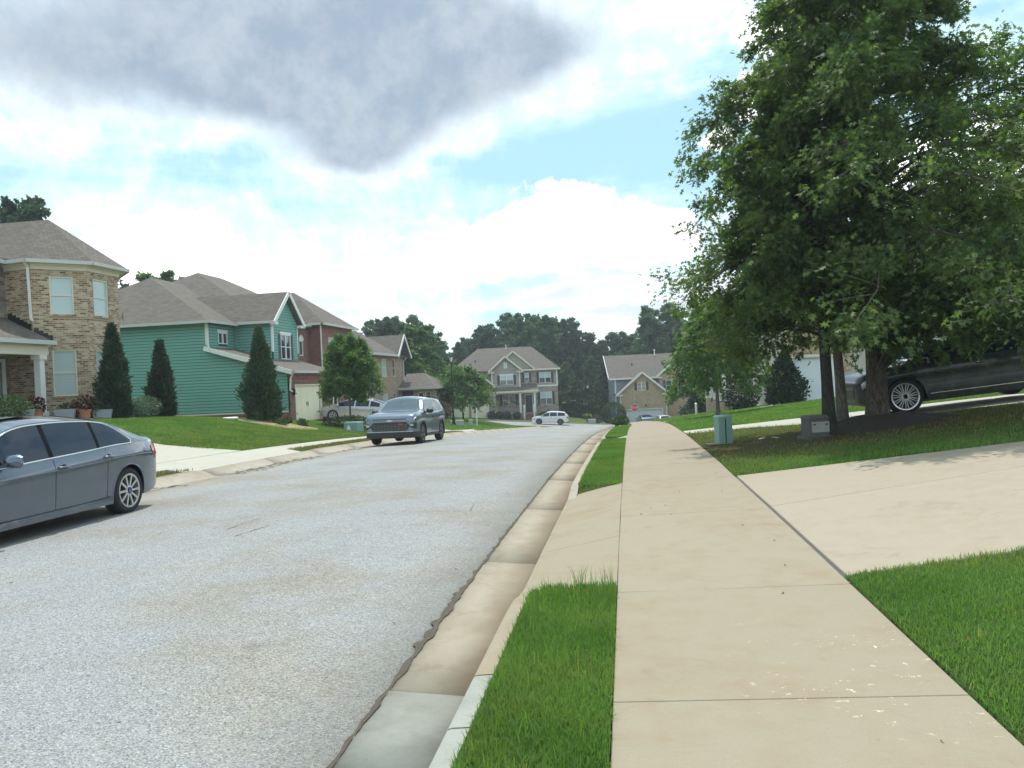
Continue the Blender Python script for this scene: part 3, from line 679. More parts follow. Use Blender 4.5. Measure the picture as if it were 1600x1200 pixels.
# ------------------------------------------------------------------ gutters and kerbs
def in_gap(v, gaps, soft=.7):
    """1 = full kerb, 0 = dropped"""
    h = 1.0
    for a, b in gaps:
        h = min(h, max(0.0, (a - v) / soft if v < (a + b) / 2 else (v - b) / soft))
    return min(1.0, h)
GAPS_R = [(6.45, 11.45), (22.7, 24.1), (39.8, 42.8)]; GAPS_L = [(17.0, 22.3), (46.8, 51.8)]
gut = empty('gutter', (0, 0, 0), label='stained concrete gutter along the right edge of the street', cat='gutter', kind='structure')
pc = [-8, -5, -2, .6, 3.42, 4.36, 7.48, 10.55, 13.6, 16.7, 19.8, 22.9] + list(np.arange(26, 97, 3.05))
for i, (a, b) in enumerate(zip(pc, pc[1:])):
    pan = sheet('pan', [-1.385, -1.15, -.9], list(np.linspace(a + .009, b - .009, max(2, int((b - a) / 1) + 1))), M['pan_grey'] if 1 < i < 5 and b < 4.4 else M['pan'], dz=.004, parent=gut)
    if b < 4.4 and i > 1: pan['label'] = 'grey replaced gutter segment'
gutl = empty('gutter', (0, 0, 0), label='sandy concrete gutter along the left edge of the street', cat='gutter', kind='structure')
for a in np.arange(-8, 88, 3.05):
    sheet('pan', [-9.2, -8.9, -8.57], list(np.linspace(a + .009, a + 3.04, 4)), M['kerb'], dz=.004, parent=gutl)
def kerb_piece(parent, a, b, side, gaps, m):
    """face at x0, top back at x1"""
    mb = MB(); n = max(1, int((b - a) / .35)); P = []
    for i in range(n + 1):
        v = a + .008 + (b - a - .016) * i / n; h = .022 + .128 * in_gap(v, gaps); zr = float(zroad(v))
        prof = [(-.90, -.15), (-.898, h * .75), (-.880, h - .006), (-.862, h), (-.775, h + .006), (-.775, -.15)] if side > 0 else [(-9.20, -.15), (-9.203, h * .75), (-9.222, h - .006), (-9.24, h), (-9.37, h + .006), (-9.37, -.15)]
        for us, z in prof: P.append((float(to_world(us, v)), v, zr + z))
    F = []
    for i in range(n):
        for k in range(5):
            q_ = i * 6 + k; f = (q_, q_ + 1, q_ + 7, q_ + 6); F.append(f if side > 0 else f[::-1])
    F.append(tuple(range(6))); F.append(tuple(n * 6 + k for k in range(6))[::-1])
    mb.add(P, F); return mb.build('kerb_stone', m, parent, uv=False)
kr = empty('kerb', (0, 0, 0), label='concrete kerb beside the grass strip on the right of the street', cat='kerb', kind='structure')
kc = [-8, -5, -2, .5, 2.3, 3.62, 4.28, 6.2, 8.8, 11.4, 13.6, 16.7, 19.8, 22.9] + list(np.arange(25.9, 97, 3.05))
for i, (a, b) in enumerate(zip(kc, kc[1:])):
    kerb_piece(kr, a, b, 1, GAPS_R, M['kerb_grey'] if b < 4.3 else M['kerb_dirty'] if b < 5 else M['walk'] if b < 12 else M['kerb'])
kl = empty('kerb', (0, 0, 0), label='brown stained kerb along the left side of the street', cat='kerb', kind='structure')
for a in np.arange(-8, 86, 3.05): kerb_piece(kl, a, a + 3.05, -1, GAPS_L, M['kerb_dirty'])
# right joint filler and the ragged dirt line between asphalt and gutter
rng = np.random.default_rng(5)
jf = empty('joint_filler', (0, 0, 0), label='dark filler strip in the joint between sidewalk and driveway', cat='joint', kind='structure')
mb = MB(); vv = np.linspace(5.9, 11.9, 16)
for a, b in zip(vv, vv[1:]):
    mb.poly([(float(to_world(x, v)), v, float(ground(x, v)) - .012) for x, v in ((1.478, a), (1.520, a), (1.520, b), (1.478, b))])
mb.build('filler_strip', M['gap'], jf)
mb = MB()
vv = np.arange(-2, 60, .05); wl = .003 + .022 * np.abs(np.convolve(rng.normal(size=len(vv)), np.ones(3) / 3, 'same')); wl *= np.where((vv > 5.0) & (vv < 6.6), 2.4, 1.0)
wr = .005 + .014 * np.abs(np.convolve(rng.normal(size=len(vv)), np.ones(5) / 5, 'same')); wr *= np.where((vv > 4.4) & (vv < 7.0), 1.9, 1.0)
for i in range(len(vv) - 1):
    z = lambda u_, v_: float(ground(u_, v_)) + .012
    mb.poly([(float(to_world(x, v)), v, z(x, v)) for x, v in ((-1.392 - wl[i], vv[i]), (-1.392 + wr[i], vv[i]), (-1.392 + wr[i + 1], vv[i + 1]), (-1.392 - wl[i + 1], vv[i + 1]))])
tag(mb.build('dirt', M['dirt'], kind='stuff', uv=False), 'ragged line of dirt and moss where the asphalt meets the gutter', 'dirt')
mb = MB()
for i in range(420):
    v = rng.uniform(14, 30); a = rng.normal(0, .13) - 8.68 + .25 * (rng.random() < .3)
    if (math.sin(v * 1.9) + math.sin(v * .77)) < -.2: continue
    s_ = rng.uniform(.012, .05); z = float(ground(a, v)) + .008
    mb.poly([(a + s_ * math.cos(t) * rng.uniform(.5, 1.2), v + 2.2 * s_ * math.sin(t), z) for t in np.linspace(0, 5.2, 6)])
tag(mb.build('litter', M['dirt'], kind='stuff', uv=False), 'bits of leaf litter and silt lying in the left gutter', 'litter')

# ------------------------------------------------------------------ grass
def blades(name, m, n, us0, us1, v0, v1, h, wdt, keep=None, seed=1, dense=None, label=None, lean=.55):
    r = np.random.default_rng(seed)
    us = r.uniform(us0, us1, n); v = r.uniform(v0, v1, n)
    k = ~paved(us, v)
    if keep is not None: k &= keep(us, v)
    us, v = us[k], v[k]; n = len(us)
    z = ground(us, v); x = to_world(us, v)
    hh = h * r.uniform(.55, 1.25, n); a = r.uniform(0, 2 * np.pi, n); ln = np.abs(r.normal(0, lean, n)) * hh
    dx, dy = np.cos(a) * ln, np.sin(a) * ln; px, py = -np.sin(a + r.normal(0, .6, n)) * wdt / 2, np.cos(a + r.normal(0, .6, n)) * wdt / 2
    B = np.stack([x, v, z - .004], 1)
    P = np.empty((n, 5, 3))
    P[:, 0] = B + np.stack([px, py, 0 * px], 1); P[:, 1] = B - np.stack([px, py, 0 * px], 1)
    mid = B + np.stack([dx * .38, dy * .38, hh * .6], 1)
    P[:, 2] = mid - np.stack([px, py, 0 * px], 1) * .8; P[:, 3] = mid + np.stack([px, py, 0 * px], 1) * .8
    P[:, 4] = B + np.stack([dx, dy, hh * np.where(ln > hh, .75, 1)], 1)
    i = (np.arange(n) * 5)[:, None]
    F = np.concatenate([i + np.array([[0, 1, 2, 3]]), i + np.array([[3, 2, 4]])], 1)
    o = npmesh(name, P.reshape(-1, 3), F.ravel(), np.tile([4, 3], n), m, kind='stuff')
    return tag(o, label, 'grass')
strip_end = lambda us, v: v < 6.05 - np.where(us < -.66, (-.66 - us) * 1.2, 0) - .03 * np.sin(us * 23)
blades('grass', M['blade'], 32000, -.80, -.12, 2.6, 6.1, .046, .0048, strip_end, 1, label='thick green grass of the nearest strip between kerb and sidewalk')
blades('grass', M['blade'], 700, -.76, -.2, 2.6, 6.0, .13, .004, strip_end, 2, label='taller stray blades in the nearest grass strip', lean=.4)
blades('grass', M['blade'], 120, -.45, -.14, 5.5, 6.04, .17, .004, None, 12, label='tall tuft of grass at the end of the nearest strip', lean=.35)
blades('grass', M['blade'], 90000, 1.49, 5.2, 1.9, 6.7, .042, .0052, lambda u, v: v < iv(D1_N, u) + .01, 3, label='green grass of the near lawn right of the sidewalk')
blades('grass', M['blade'], 26000, -.78, -.12, 11.85, 22.5, .05, .008, None, 4, label='grass of the second strip between kerb and sidewalk')
blades('grass', M['blade'], 16000, -.78, -.12, 24.3, 40, .06, .02, None, 5, label='yellowing grass of the strip on top of the rise')
blades('grass', M['blade'], 30000, 1.5, 9.0, 11.2, 14.6, .055, .009, lambda u, v: (v > iv(D1_F, u)) & (np.random.default_rng(9).random(len(u)) < np.clip(1.15 - (v - iv(D1_F, u)) / 2.0, .03, 1)), 6, label='fresh green grass along the far edge of the near driveway')
blades('grass', M['blade_dry'], 27000, 1.5, 10, 12.2, 22.3, .05, .010, lambda u, v: ((u - 3.6) / 3.0) ** 2 + ((v - 16.3) / 1.6) ** 2 > np.random.default_rng(10).random(len(u)) * 1.5, 7, label='thin shaded grass under the big oak')
blades('grass', M['blade'], 42000, 1.5, 11, 22.3, 40, .06, .022, None, 8, label='grass between the two far driveways on the right')
blades('grass', M['blade'], 26000, 1.5, 12, 42, 62, .07, .035, None, 14, label='grass of the lawn below the white porch railing')
blades('grass', M['blade'], 100000, -20.5, -11.25, 20.8, 43.5, .06, .020, None, 9, label='green lawn in front of the brick and green houses')
blades('grass', M['blade_dry'], 34000, -17, -11.25, 20.8, 43.5, .06, .018, lambda u, v: np.random.default_rng(11).random(len(u)) < np.clip(1 - (-11.3 - u) / 4.5, 0, 1), 10, label='drier grass along the left sidewalk')
blades('grass', M['blade_dry'], 16000, -10.1, -9.3, 8, 46, .06, .014, None, 11, label='short grass of the strip behind the left kerb')
blades('grass', M['blade'], 30000, -22, -9.3, 50, 92, .09, .045, None, 13, label='corner lawn below the far porch house')

# ------------------------------------------------------------------ building helpers
class Face:
    """a vertical wall plane: starts at o, runs along t, looks out to the right of t"""
    def __init__(s, o, t):
        L = math.hypot(*t); s.o = o; s.t = (t[0] / L, t[1] / L); s.n = (s.t[1], -s.t[0])
    def P(s, a, d, z): return (s.o[0] + s.t[0] * a + s.n[0] * d, s.o[1] + s.t[1] * a + s.n[1] * d, z)
def fbox(mb, F, a0, a1, d0, d1, z0, z1, mi=0):
    c = F.P((a0 + a1) / 2, (d0 + d1) / 2, (z0 + z1) / 2)
    return mb.obox(c, (F.t[0] * (a1 - a0) / 2, F.t[1] * (a1 - a0) / 2, 0), (-F.n[0] * (d1 - d0) / 2, -F.n[1] * (d1 - d0) / 2, 0), (0, 0, (z1 - z0) / 2), mi)
def wall(mb, F, a0, a1, z0, z1, ops=(), rev=.09, mi=0, d=0.0):
    A = sorted({a0, a1, *[o[0] for o in ops], *[o[0] + o[2] for o in ops]}); Z = sorted({z0, z1, *[o[1] for o in ops], *[o[1] + o[3] for o in ops]})
    for x0, x1 in zip(A, A[1:]):
        for y0, y1 in zip(Z, Z[1:]):
            if any(o[0] - 1e-6 <= x0 and x1 <= o[0] + o[2] + 1e-6 and o[1] - 1e-6 <= y0 and y1 <= o[1] + o[3] + 1e-6 for o in ops): continue
            mb.poly([F.P(x0, d, y0), F.P(x1, d, y0), F.P(x1, d, y1), F.P(x0, d, y1)], mi)
    for (x, y, w_, h) in ops:
        q_ = [(x, y), (x + w_, y), (x + w_, y + h), (x, y + h)]
        for (p, r_) in zip(q_, q_[1:] + q_[:1]): mb.poly([F.P(p[0], d, p[1]), F.P(p[0], d - rev, p[1]), F.P(r_[0], d - rev, r_[1]), F.P(r_[0], d, r_[1])], mi)
    return mb
class Bld:
    def __init__(s, name, loc, rz, label, cat='house', group=None, world=True):
        s.root = empty(name, loc, rz, label, cat, group); s.org = loc if world else None
    def part(s, name, mb, m, parent=None, **kw): return mb.build(name, m, parent or s.root, org=s.org, **kw)
    def window(s, F, a, z, w_, h, pane='win', frame='white', cols=1, rows=1, d=-.07, sill=None, case=.055, rail=True, head=None, split=False):
        mb = MB(); fw = case
        for (x0, x1, y0, y1) in ((a, a + fw, z, z + h), (a + w_ - fw, a + w_, z, z + h), (a + fw, a + w_ - fw, z, z + fw), (a + fw, a + w_ - fw, z + h - fw, z + h)): fbox(mb, F, x0, x1, d - .03, d + .045, y0, y1)
        if split: fbox(mb, F, a + w_ / 2 - fw, a + w_ / 2 + fw, d - .03, d + .042, z + fw, z + h - fw)
        if rail: fbox(mb, F, a + fw, a + w_ - fw, d - .03, d + .03, z + h * .5 - .025, z + h * .5 + .025)
        n = cols * (2 if split else 1)
        for i in range(1, n):
            if split and i == cols: continue
            x = a + fw + (w_ - 2 * fw) * i / n; fbox(mb, F, x - .010, x + .010, d - .03, d + .012, z + fw, z + h - fw)
        for j in range(1, rows * 2):
            if j == rows: continue
            y = z + h * j / (rows * 2); fbox(mb, F, a + fw, a + w_ - fw, d - .03, d + .010, y - .010, y + .010)
        wo_ = s.part('window', mb, M[frame])
        zz = [(z + fw, z + h * .5), (z + h * .5, z + h - fw)] if rail else [(z + fw, z + h - fw)]
        aa = [(a + fw, a + w_ / 2 - fw), (a + w_ / 2 + fw, a + w_ - fw)] if split else [(a + fw, a + w_ - fw)]
        for k, (y0, y1) in enumerate(zz):
            for (x0, x1) in aa:
                p = MB(); fbox(p, F, x0, x1, d - .025, d - .008 - .006 * k, y0, y1)
                pn = pane if isinstance(pane, str) else pane[k]
                s.part('pane', p, M[pn], wo_)
        if sill: p = MB(); fbox(p, F, a - .06, a + w_ + .06, -.05, .05, z - .07, z); s.part('sill', p, M[sill], wo_)
        if head: p = MB(); fbox(p, F, a - .08, a + w_ + .08, -.02, .05, z + h, z + h + .16); s.part('head_trim', p, M[head], wo_)
        return wo_
    def shutters(s, F, a, z, w_, h, sw=.34, m='shutter', gap=.03):
        for x in (a - gap - sw, a + w_ + gap):
            p = MB(); fbox(p, F, x, x + sw, .003, .035, z, z + h)
            for y0, y1 in ((z + .06, z + h * .48), (z + h * .54, z + h - .06)): fbox(p, F, x + .05, x + sw - .05, .036, .046, y0, y1)
            s.part('shutter', p, M[m])
    def roof(s, polys, m='shingle', th=.10, name='roof'):
        mb = MB()
        for p in polys: mb.prism([Vector(q_) for q_ in p], (0, 0, -th))
        return s.part(name, mb, M[m])
    def eave(s, segs, m='gutter', name='eave_gutter', w_=.13, h=.15):
        for p, q_ in segs: mb = MB(); mb.beam(p, q_, w_, h); s.part(name, mb, M[m])
    def boards(s, name, m, lst):
        for a in lst: mb = MB(); fbox(mb, *a); s.part(name, mb, M[m])
    def rake(s, segs, m='white', w_=.06, h=.24, name='rake_board'):
        for p, q_ in segs: mb = MB(); mb.beam(p, q_, w_, h); s.part(name, mb, M[m])
    def spout(s, pts, m='white', r=.05):
        mb = MB(); mb.tube(pts, r, 4); return s.part('downspout', mb, M[m])
    def planks(s, F, a0, a1, z0, z1, m='green_siding', ex=.168, ops=(), right=None, left=None):
        """one lap board per course and run; right/left give the run's limits as functions of height"""
        z = z0
        while z < z1 - .03:
            zt = min(z + ex, z1); zm = (z + zt) / 2
            lo = max(a0, left(zm)) if left else a0; hi = min(a1, right(zm)) if right else a1
            runs = [(lo, hi)]
            for (x, y, w_, h) in ops:
                if y < zt - .02 and z < y + h - .02:
                    nr = []
                    for (p, q_) in runs:
                        if x > p and x + w_ < q_: nr += [(p, x), (x + w_, q_)]
                        else: nr.append((p, q_))
                    runs = nr
            for (p, q_) in runs:
                if q_ - p < .05: continue
                mb = MB(); vs = [F.P(a, d, y) for a in (p, q_) for d, y in ((.004, z + .022), (.040, z + .022), (.016, zt), (.004, zt))]  # gap under each board lets the darkened backing draw the lap's shadow line
                mb.add(vs, [(0, 3, 2, 1), (4, 5, 6, 7), (1, 2, 6, 5), (0, 1, 5, 4), (3, 7, 6, 2)])
                s.part('plank', mb, M[m])
            z = zt
    def garage_door(s, F, a, z, w_, h, m, d=-.12, cols=4, rows=4, straps=True):
        mb = MB(); fbox(mb, F, a, a + w_, d - .05, d, z, z + h); g_ = s.part('garage_door', mb, M[m])
        for j in range(rows):
            for i in range(cols):
                x0 = a + w_ * i / cols + .05; x1 = a + w_ * (i + 1) / cols - .05; y0 = z + h * j / rows + .04; y1 = z + h * (j + 1) / rows - .04
                p = MB(); fbox(p, F, x0, x1, d - .01, d + .014, y0, y1); s.part('panel', p, M[m], g_)
        if straps:
            p = MB()
            for y in (z + h * .22, z + h * .78):
                for x in (a + .05, a + w_ - .45): fbox(p, F, x, x + .40, d + .001, d + .022, y, y + .045)
            s.part('strap_hinge', p, M['black'], g_)
            p = MB(); fbox(p, F, a + w_ * .5 - .12, a + w_ * .5 - .07, d, d + .03, z + h * .42, z + h * .55); fbox(p, F, a + w_ * .5 + .07, a + w_ * .5 + .12, d, d + .03, z + h * .42, z + h * .55); s.part('handle', p, M['black'], g_)
        return g_

# ------------------------------------------------------------------ the brick house at the left edge
b = Bld('brick_house', (-22, 27, .75), 0, 'tan brick house with round two-storey bay and small white-columned porch')
ST = Face((-22.5, 10), (0, 1)); RT = Face((-22.5, 26.9), (1.2, -.2)); C1 = Face((-21.3, 26.7), (1, 1)); FR = Face((-20, 28), (0, 1)); C2 = Face((-20, 29.9), (-1, 1)); EN = Face((-21.3, 31.2), (-1, 0))
zb, zt = .3, 6.72
mb = MB(); wall(mb, ST, 0, 16.9, zb, zt, [(15.55, .92, .98, 2.15)]); b.part('stone_wall', mb, M['stone'])
C1L = 1.3 * math.sqrt(2)
o1 = [(.58, 4.77, .80, 1.42), (.58, 1.73, .80, 1.72)]; o2 = [(.36, 4.77, .90, 1.42), (.36, 1.73, .90, 1.72)]
mb = MB(); wall(mb, RT, 0, math.hypot(1.2, .2), zb, zt); wall(mb, C1, 0, C1L, zb, zt, o1); wall(mb, FR, 0, 1.9, zb, zt, o2); wall(mb, C2, 0, C1L, zb, zt); wall(mb, EN, 0, 13, zb, zt)
mb.poly([(-34.3, 31.2, zb), (-34.3, 10, zb), (-34.3, 10, zt), (-34.3, 31.2, zt)]); mb.poly([(-34.3, 10, zb), (-22.5, 10, zb), (-22.5, 10, zt), (-34.3, 10, zt)])
b.part('brick_wall', mb, M['tan_brick'])
for F, ops in ((C1, o1), (FR, o2)):
    for k, (x, y, w_, h) in enumerate(ops): b.window(F, x, y, w_, h, 'blind' if k == 0 else 'blind2', 'cream', sill='tan_brick', rows=1)
mb = MB()
for F, L in ((RT, math.hypot(1.2, .2)), (C1, C1L), (FR, 1.9), (C2, C1L)):
    fbox(mb, F, -.01, L + .01, .003, .06, 6.42, 6.72); fbox(mb, F, -.03, L + .03, .003, .10, 6.56, 6.73)
b.part('frieze_board', mb, M['cream'])
mb = MB()
for F, L in ((C1, C1L), (FR, 1.9), (C2, C1L)): fbox(mb, F, 0, L, .002, .022, 3.98, 4.20)
b.part('soldier_course', mb, M['tan_brick'])
ez = 6.74
E_ = [(-22.5, 26.55, ez), (-21.15, 26.28, ez), (-19.62, 27.85, ez), (-19.62, 30.05, ez), (-21.15, 31.6, ez), (-34.6, 31.6, ez)]
A_ = (-22.2, 28.95, 8.72); B_ = (-31, 28.95, 8.72)
b.roof([[E_[0], E_[1], A_, B_], [E_[1], E_[2], A_], [E_[2], E_[3], A_], [E_[3], E_[4], A_], [E_[4], E_[5], B_, A_]])
b.roof([[(-22.1, 9.6, ez), (-22.1, 26.6, ez), (-28.2, 24, 10.0), (-28.2, 15, 10.0)], [(-22.1, 26.6, ez), (-34.6, 31.6, ez), (-28.2, 24, 10.0)], [(-34.6, 31.6, ez), (-34.6, 9.6, ez), (-28.2, 15, 10.0), (-28.2, 24, 10.0)], [(-34.6, 9.6, ez), (-22.1, 9.6, ez), (-28.2, 15, 10.0)]])
b.eave([((p[0], p[1], p[2] - .06), (q_[0], q_[1], q_[2] - .06)) for p, q_ in zip(E_, E_[1:])] + [((-22.1, 9.6, ez - .06), (-22.1, 26.5, ez - .06))], w_=.12, h=.13)
mb = MB(); mb.poly([(p[0], p[1], ez - .115) for p in E_] + [(-34.6, 26.6, ez - .115)][::1]); b.part('soffit', mb, M['cream'])
b.spout([(-21.2, 26.3, 6.62), (-21.28, 26.55, 6.45), (-21.28, 26.60, 4.62), (-21.1, 26.45, 4.5)])
# porch
mb = MB(); mb.box((-22.45, 17.5, .3), (-20.45, 26.55, .95)); b.part('porch_floor', mb, M['walk'])
b.roof([[(-20.35, 17.2, 3.70), (-20.35, 26.55, 3.70), (-22.5, 26.8, 4.72), (-22.5, 17.2, 4.72)]], name='porch_roof')
b.eave([((-20.30, 17.2, 3.66), (-20.30, 26.55, 3.66))], name='porch_gutter')
mb = MB(); mb.box((-20.85, 17.3, 3.22), (-20.52, 26.45, 3.60)); mb.box((-22.45, 26.2, 3.3), (-20.86, 26.5, 3.58)); b.part('porch_beam', mb, M['cream'])
for vy in (26.15, 21.8, 17.6):
    mb = MB(); mb.box((-20.80, vy - .12, .95), (-20.56, vy + .12, 3.22)); mb.box((-20.86, vy - .18, 3.06), (-20.50, vy + .18, 3.219)); mb.box((-20.85, vy - .17, .952), (-20.51, vy + .17, 1.2)); b.part('column', mb, M['white'])
mb = MB(); fbox(mb, ST, 15.58, 16.50, -.08, -.03, .93, 3.05); dr = b.part('door', mb, M['util_green'])
mb = MB(); fbox(mb, ST, 15.72, 16.36, -.029, -.02, 1.2, 2.9); b.part('pane', mb, M['win'], dr)
mb = MB(); fbox(mb, ST, 15.44, 15.55, .003, .06, .92, 3.18); fbox(mb, ST, 16.53, 16.66, .003, .06, .92, 3.18); fbox(mb, ST, 15.55, 16.53, .003, .06, 3.06, 3.18); b.part('door_casing', mb, M['white'], dr)
mb = MB()
for k in range(6):
    t0 = k / 6; fbox(mb, RT, .08 + 1.05 * t0, .08 + 1.05 * (t0 + .19), .003, .03, 4.60 - .52 * t0, 4.86 - .52 * t0)
for k in range(4): fbox(mb, C1, .02 + .15 * k, .02 + .15 * k + .16, .003, .03, 4.05 - .09 * k, 4.26 - .09 * k)
b.part('step_flashing', mb, M['lamp_black'])
mb = MB(); mb.lathe([(.07, 0), (.06, .12), (.10, .16), (.09, .34), (.03, .38)], 8, (-22.42, 25.2, 2.6)); b.part('wall_lantern', mb, M['lamp_black'])
dish = MB(); dish.lathe([(.02, -.05), (.14, -.03), (.25, .03), (.26, .035)], 14, axis='X'); dish.tube([(0, 0, 0), (-.10, .0, -.12), (-.25, .05, -.2)], .02, 5)
tag(dish.build('satellite_dish', M['gutter'], loc=(-20.42, 30.75, 4.95)), 'small grey satellite dish on the corner of the brick house', 'satellite dish').rotation_euler = (0, 0, .6)

# ------------------------------------------------------------------ the green house
b = Bld('green_house', (-22, 46, -.4), 0, 'two-storey house with teal green lap siding and red brick garage front')
SW = Face((-34, 42), (1, 0)); GF = Face((-18.2, 42), (0, 1)); GB = Face((-18.2, 48.3), (-1, 0)); F2 = Face((-22.9, 42), (0, 1)); GS = Face((-22.9, 45.2), (1, 0)); GA = Face((-20.5, 45.2), (0, 1)); GR = Face((-20.5, 48.85), (-1, 0)); AW = Face((-21.2, 48.85), (0, 1)); BS = Face((-21.2, 52.4), (1, 0)); BF = Face((-20.3, 52.4), (0, 1)); BN = Face((-20.3, 58.8), (-1, 0))
rl = lambda u: 4.15 - (u + 22.9) * .306           # garage roof line over u
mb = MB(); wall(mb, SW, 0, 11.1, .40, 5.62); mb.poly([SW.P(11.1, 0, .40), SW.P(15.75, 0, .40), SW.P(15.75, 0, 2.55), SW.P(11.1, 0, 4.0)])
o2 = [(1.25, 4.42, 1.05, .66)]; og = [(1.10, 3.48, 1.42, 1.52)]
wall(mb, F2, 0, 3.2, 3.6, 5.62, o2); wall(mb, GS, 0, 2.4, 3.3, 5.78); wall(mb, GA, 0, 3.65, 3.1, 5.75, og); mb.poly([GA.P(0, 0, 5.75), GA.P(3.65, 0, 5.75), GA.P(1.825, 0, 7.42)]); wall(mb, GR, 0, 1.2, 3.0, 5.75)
b.part('lap_shade_backing', mb, M['lap_shade_backing'])
b.planks(SW, 0, 15.72, .48, 5.50, right=lambda z: 11.1 if z > 4.02 else min(15.72, 34 - 22.9 + (4.02 - z) / .306))
b.planks(F2, .06, 3.18, 3.95, 5.52, ops=o2); b.planks(GS, .04, 2.34, 3.55, 5.68)
b.planks(GA, .06, 3.59, 3.35, 7.30, ops=og, left=lambda z: 0.06 if z < 5.75 else .06 + (z - 5.75) / .915, right=lambda z: 3.59 if z < 5.75 else 3.59 - (z - 5.75) / .915)
b.boards('corner_board', 'white', [(F, a, a + .11, .004, .052, 3.9 if F is not SW else 4.3, 5.6) for F, a in ((SW, 11.04), (GS, 2.34), (GA, -.03), (GA, 3.57), (F2, -.03))])
mb = MB(); fbox(mb, SW, -.02, 15.72, .014, .055, .38, .47); b.part('water_table', mb, M['cream'])
od = [(.72, -.25, 3.95, 2.14)]
mb = MB(); wall(mb, SW, 0, 15.80, -1.2, .40, d=.012); wall(mb, GF, 0, 6.3, -1.0, 2.55, od, .16); wall(mb, GB, 0, 4.7, -1.2, 2.55)
oa = [(2.0, 3.85, .62, 1.0)]
wall(mb, AW, 0, 3.55, -1.0, 5.95, oa); wall(mb, BS, 0, .9, -1.0, 5.98); ob = [(1.42, 3.65, 1.40, 1.52), (1.42, .38, 1.40, 1.50), (4.2, 3.65, 1.2, 1.52), (4.2, .38, 1.2, 1.50)]
wall(mb, BF, 0, 6.4, -1.0, 5.98, ob); wall(mb, BN, 0, 14, -1.2, 5.98)
mb.poly([(-34, 42, -1.2), (-34, 42, 5.6), (-34, 58.8, 5.6), (-34, 58.8, -1.2)])
b.part('brick_wall', mb, M['red_brick'])
b.garage_door(GF, .80, -.25, 3.79, 2.05, 'cream_door')
mb = MB(); fbox(mb, GF, .72, .80, -.10, .02, -.25, 1.81); fbox(mb, GF, 4.59, 4.67, -.10, .02, -.25, 1.81); fbox(mb, GF, .72, 4.67, -.10, .022, 1.81, 1.89); b.part('door_casing', mb, M['cream'])
b.window(F2, *o2[0], pane='win_dark', rail=False, rows=1, split=True, d=0.0, head='white'); b.window(GA, *og[0], pane='win_dark', split=True, rows=1, d=0.0, head='white', cols=1); b.shutters(GA, *og[0], sw=.36)
w0 = b.window(AW, *oa[0], pane='win', rail=False, d=-.05)
mb = MB(); pts = [AW.P(2.31 + .36 * math.cos(t), .003, 4.85 + .36 * math.sin(t)) for t in np.linspace(0, math.pi, 9)]
for p, q_ in zip(pts, pts[1:]): mb.beam(p, q_, .05, .05)
mb.poly([AW.P(2.31 + .33 * math.cos(t), .006, 4.85 + .33 * math.sin(t)) for t in np.linspace(0, math.pi, 9)]); b.part('arch_head', mb, M['white'], w0)
for k, x in enumerate(ob): b.window(BF, *x, pane=('win', 'blind') if k % 2 == 0 else 'win_dark', frame='cream', sill='red_brick', rows=1, cols=1)
for a in (.36, 5.25):
    mb = MB(); c = GF.P(a, .10, 1.45); mb.lathe([(.03, .22), (.10, .14), (.09, -.12), (.04, -.17)], 6, c); mb.tube([GF.P(a, .0, 1.62), GF.P(a, .10, 1.68)], .02, 4); b.part('wall_lantern', mb, M['lamp_black'])
b.roof([[(-35, 41.55, 5.62), (-22.5, 41.55, 5.62), (-28.8, 46.4, 8.95)], [(-22.5, 41.55, 5.62), (-22.5, 52, 5.62), (-28.8, 52, 8.95), (-28.8, 46.4, 8.95)], [(-35, 52, 5.62), (-35, 41.55, 5.62), (-28.8, 46.4, 8.95), (-28.8, 52, 8.95)],
        [(-36.4, 45.0, 5.80), (-20.85, 45.0, 5.80), (-28.6, 51.7, 9.92)], [(-20.85, 45.0, 5.8), (-20.85, 60, 5.8), (-28.6, 55, 9.92), (-28.6, 51.7, 9.92)], [(-36.4, 60, 5.8), (-36.4, 45, 5.8), (-28.6, 51.7, 9.92), (-28.6, 55, 9.92)], [(-20.85, 60, 5.8), (-36.4, 60, 5.8), (-28.6, 55, 9.92)]])
b.roof([[(-20.15, 44.80, 5.70), (-20.15, 47.025, 7.62), (-27.0, 47.025, 7.62), (-27.0, 44.80, 5.70)][::-1], [(-20.15, 49.25, 5.70), (-20.15, 47.025, 7.62), (-27, 47.025, 7.62), (-27, 49.25, 5.70)]], name='gable_roof')
b.roof([[(-19.95, 52.0, 6.05), (-19.95, 59.2, 6.05), (-23.4, 55.6, 8.62)], [(-27, 52.0, 6.05), (-19.95, 52.0, 6.05), (-23.4, 55.6, 8.62), (-27, 55.6, 8.62)], [(-19.95, 59.2, 6.05), (-27, 59.2, 6.05), (-27, 55.6, 8.62), (-23.4, 55.6, 8.62)]], name='bay_roof')
b.roof([[(-17.82, 41.66, 2.64), (-17.82, 48.7, 2.64), (-22.9, 48.7, 4.20), (-22.9, 41.66, 4.20)]], name='garage_roof')
b.eave([((-35, 41.5, 5.56), (-22.45, 41.5, 5.56)), ((-22.45, 41.5, 5.56), (-22.45, 44.9, 5.58)), ((-20.1, 52.0, 5.98), (-21.0, 52.0, 5.98)), ((-22.4, 44.78, 5.64), (-20.2, 44.78, 5.64)), ((-19.92, 52.0, 5.98), (-19.92, 59.2, 5.98)), ((-17.78, 41.66, 2.58), (-17.78, 48.7, 2.58)), ((-20.8, 49.2, 5.78), (-20.8, 52, 5.9))], m='gutter')
b.rake([((-20.12, 44.74, 5.58), (-20.12, 47.025, 7.56)), ((-20.12, 49.31, 5.58), (-20.12, 47.025, 7.56)), ((-22.9, 41.63, 4.10), (-17.85, 41.63, 2.54))])
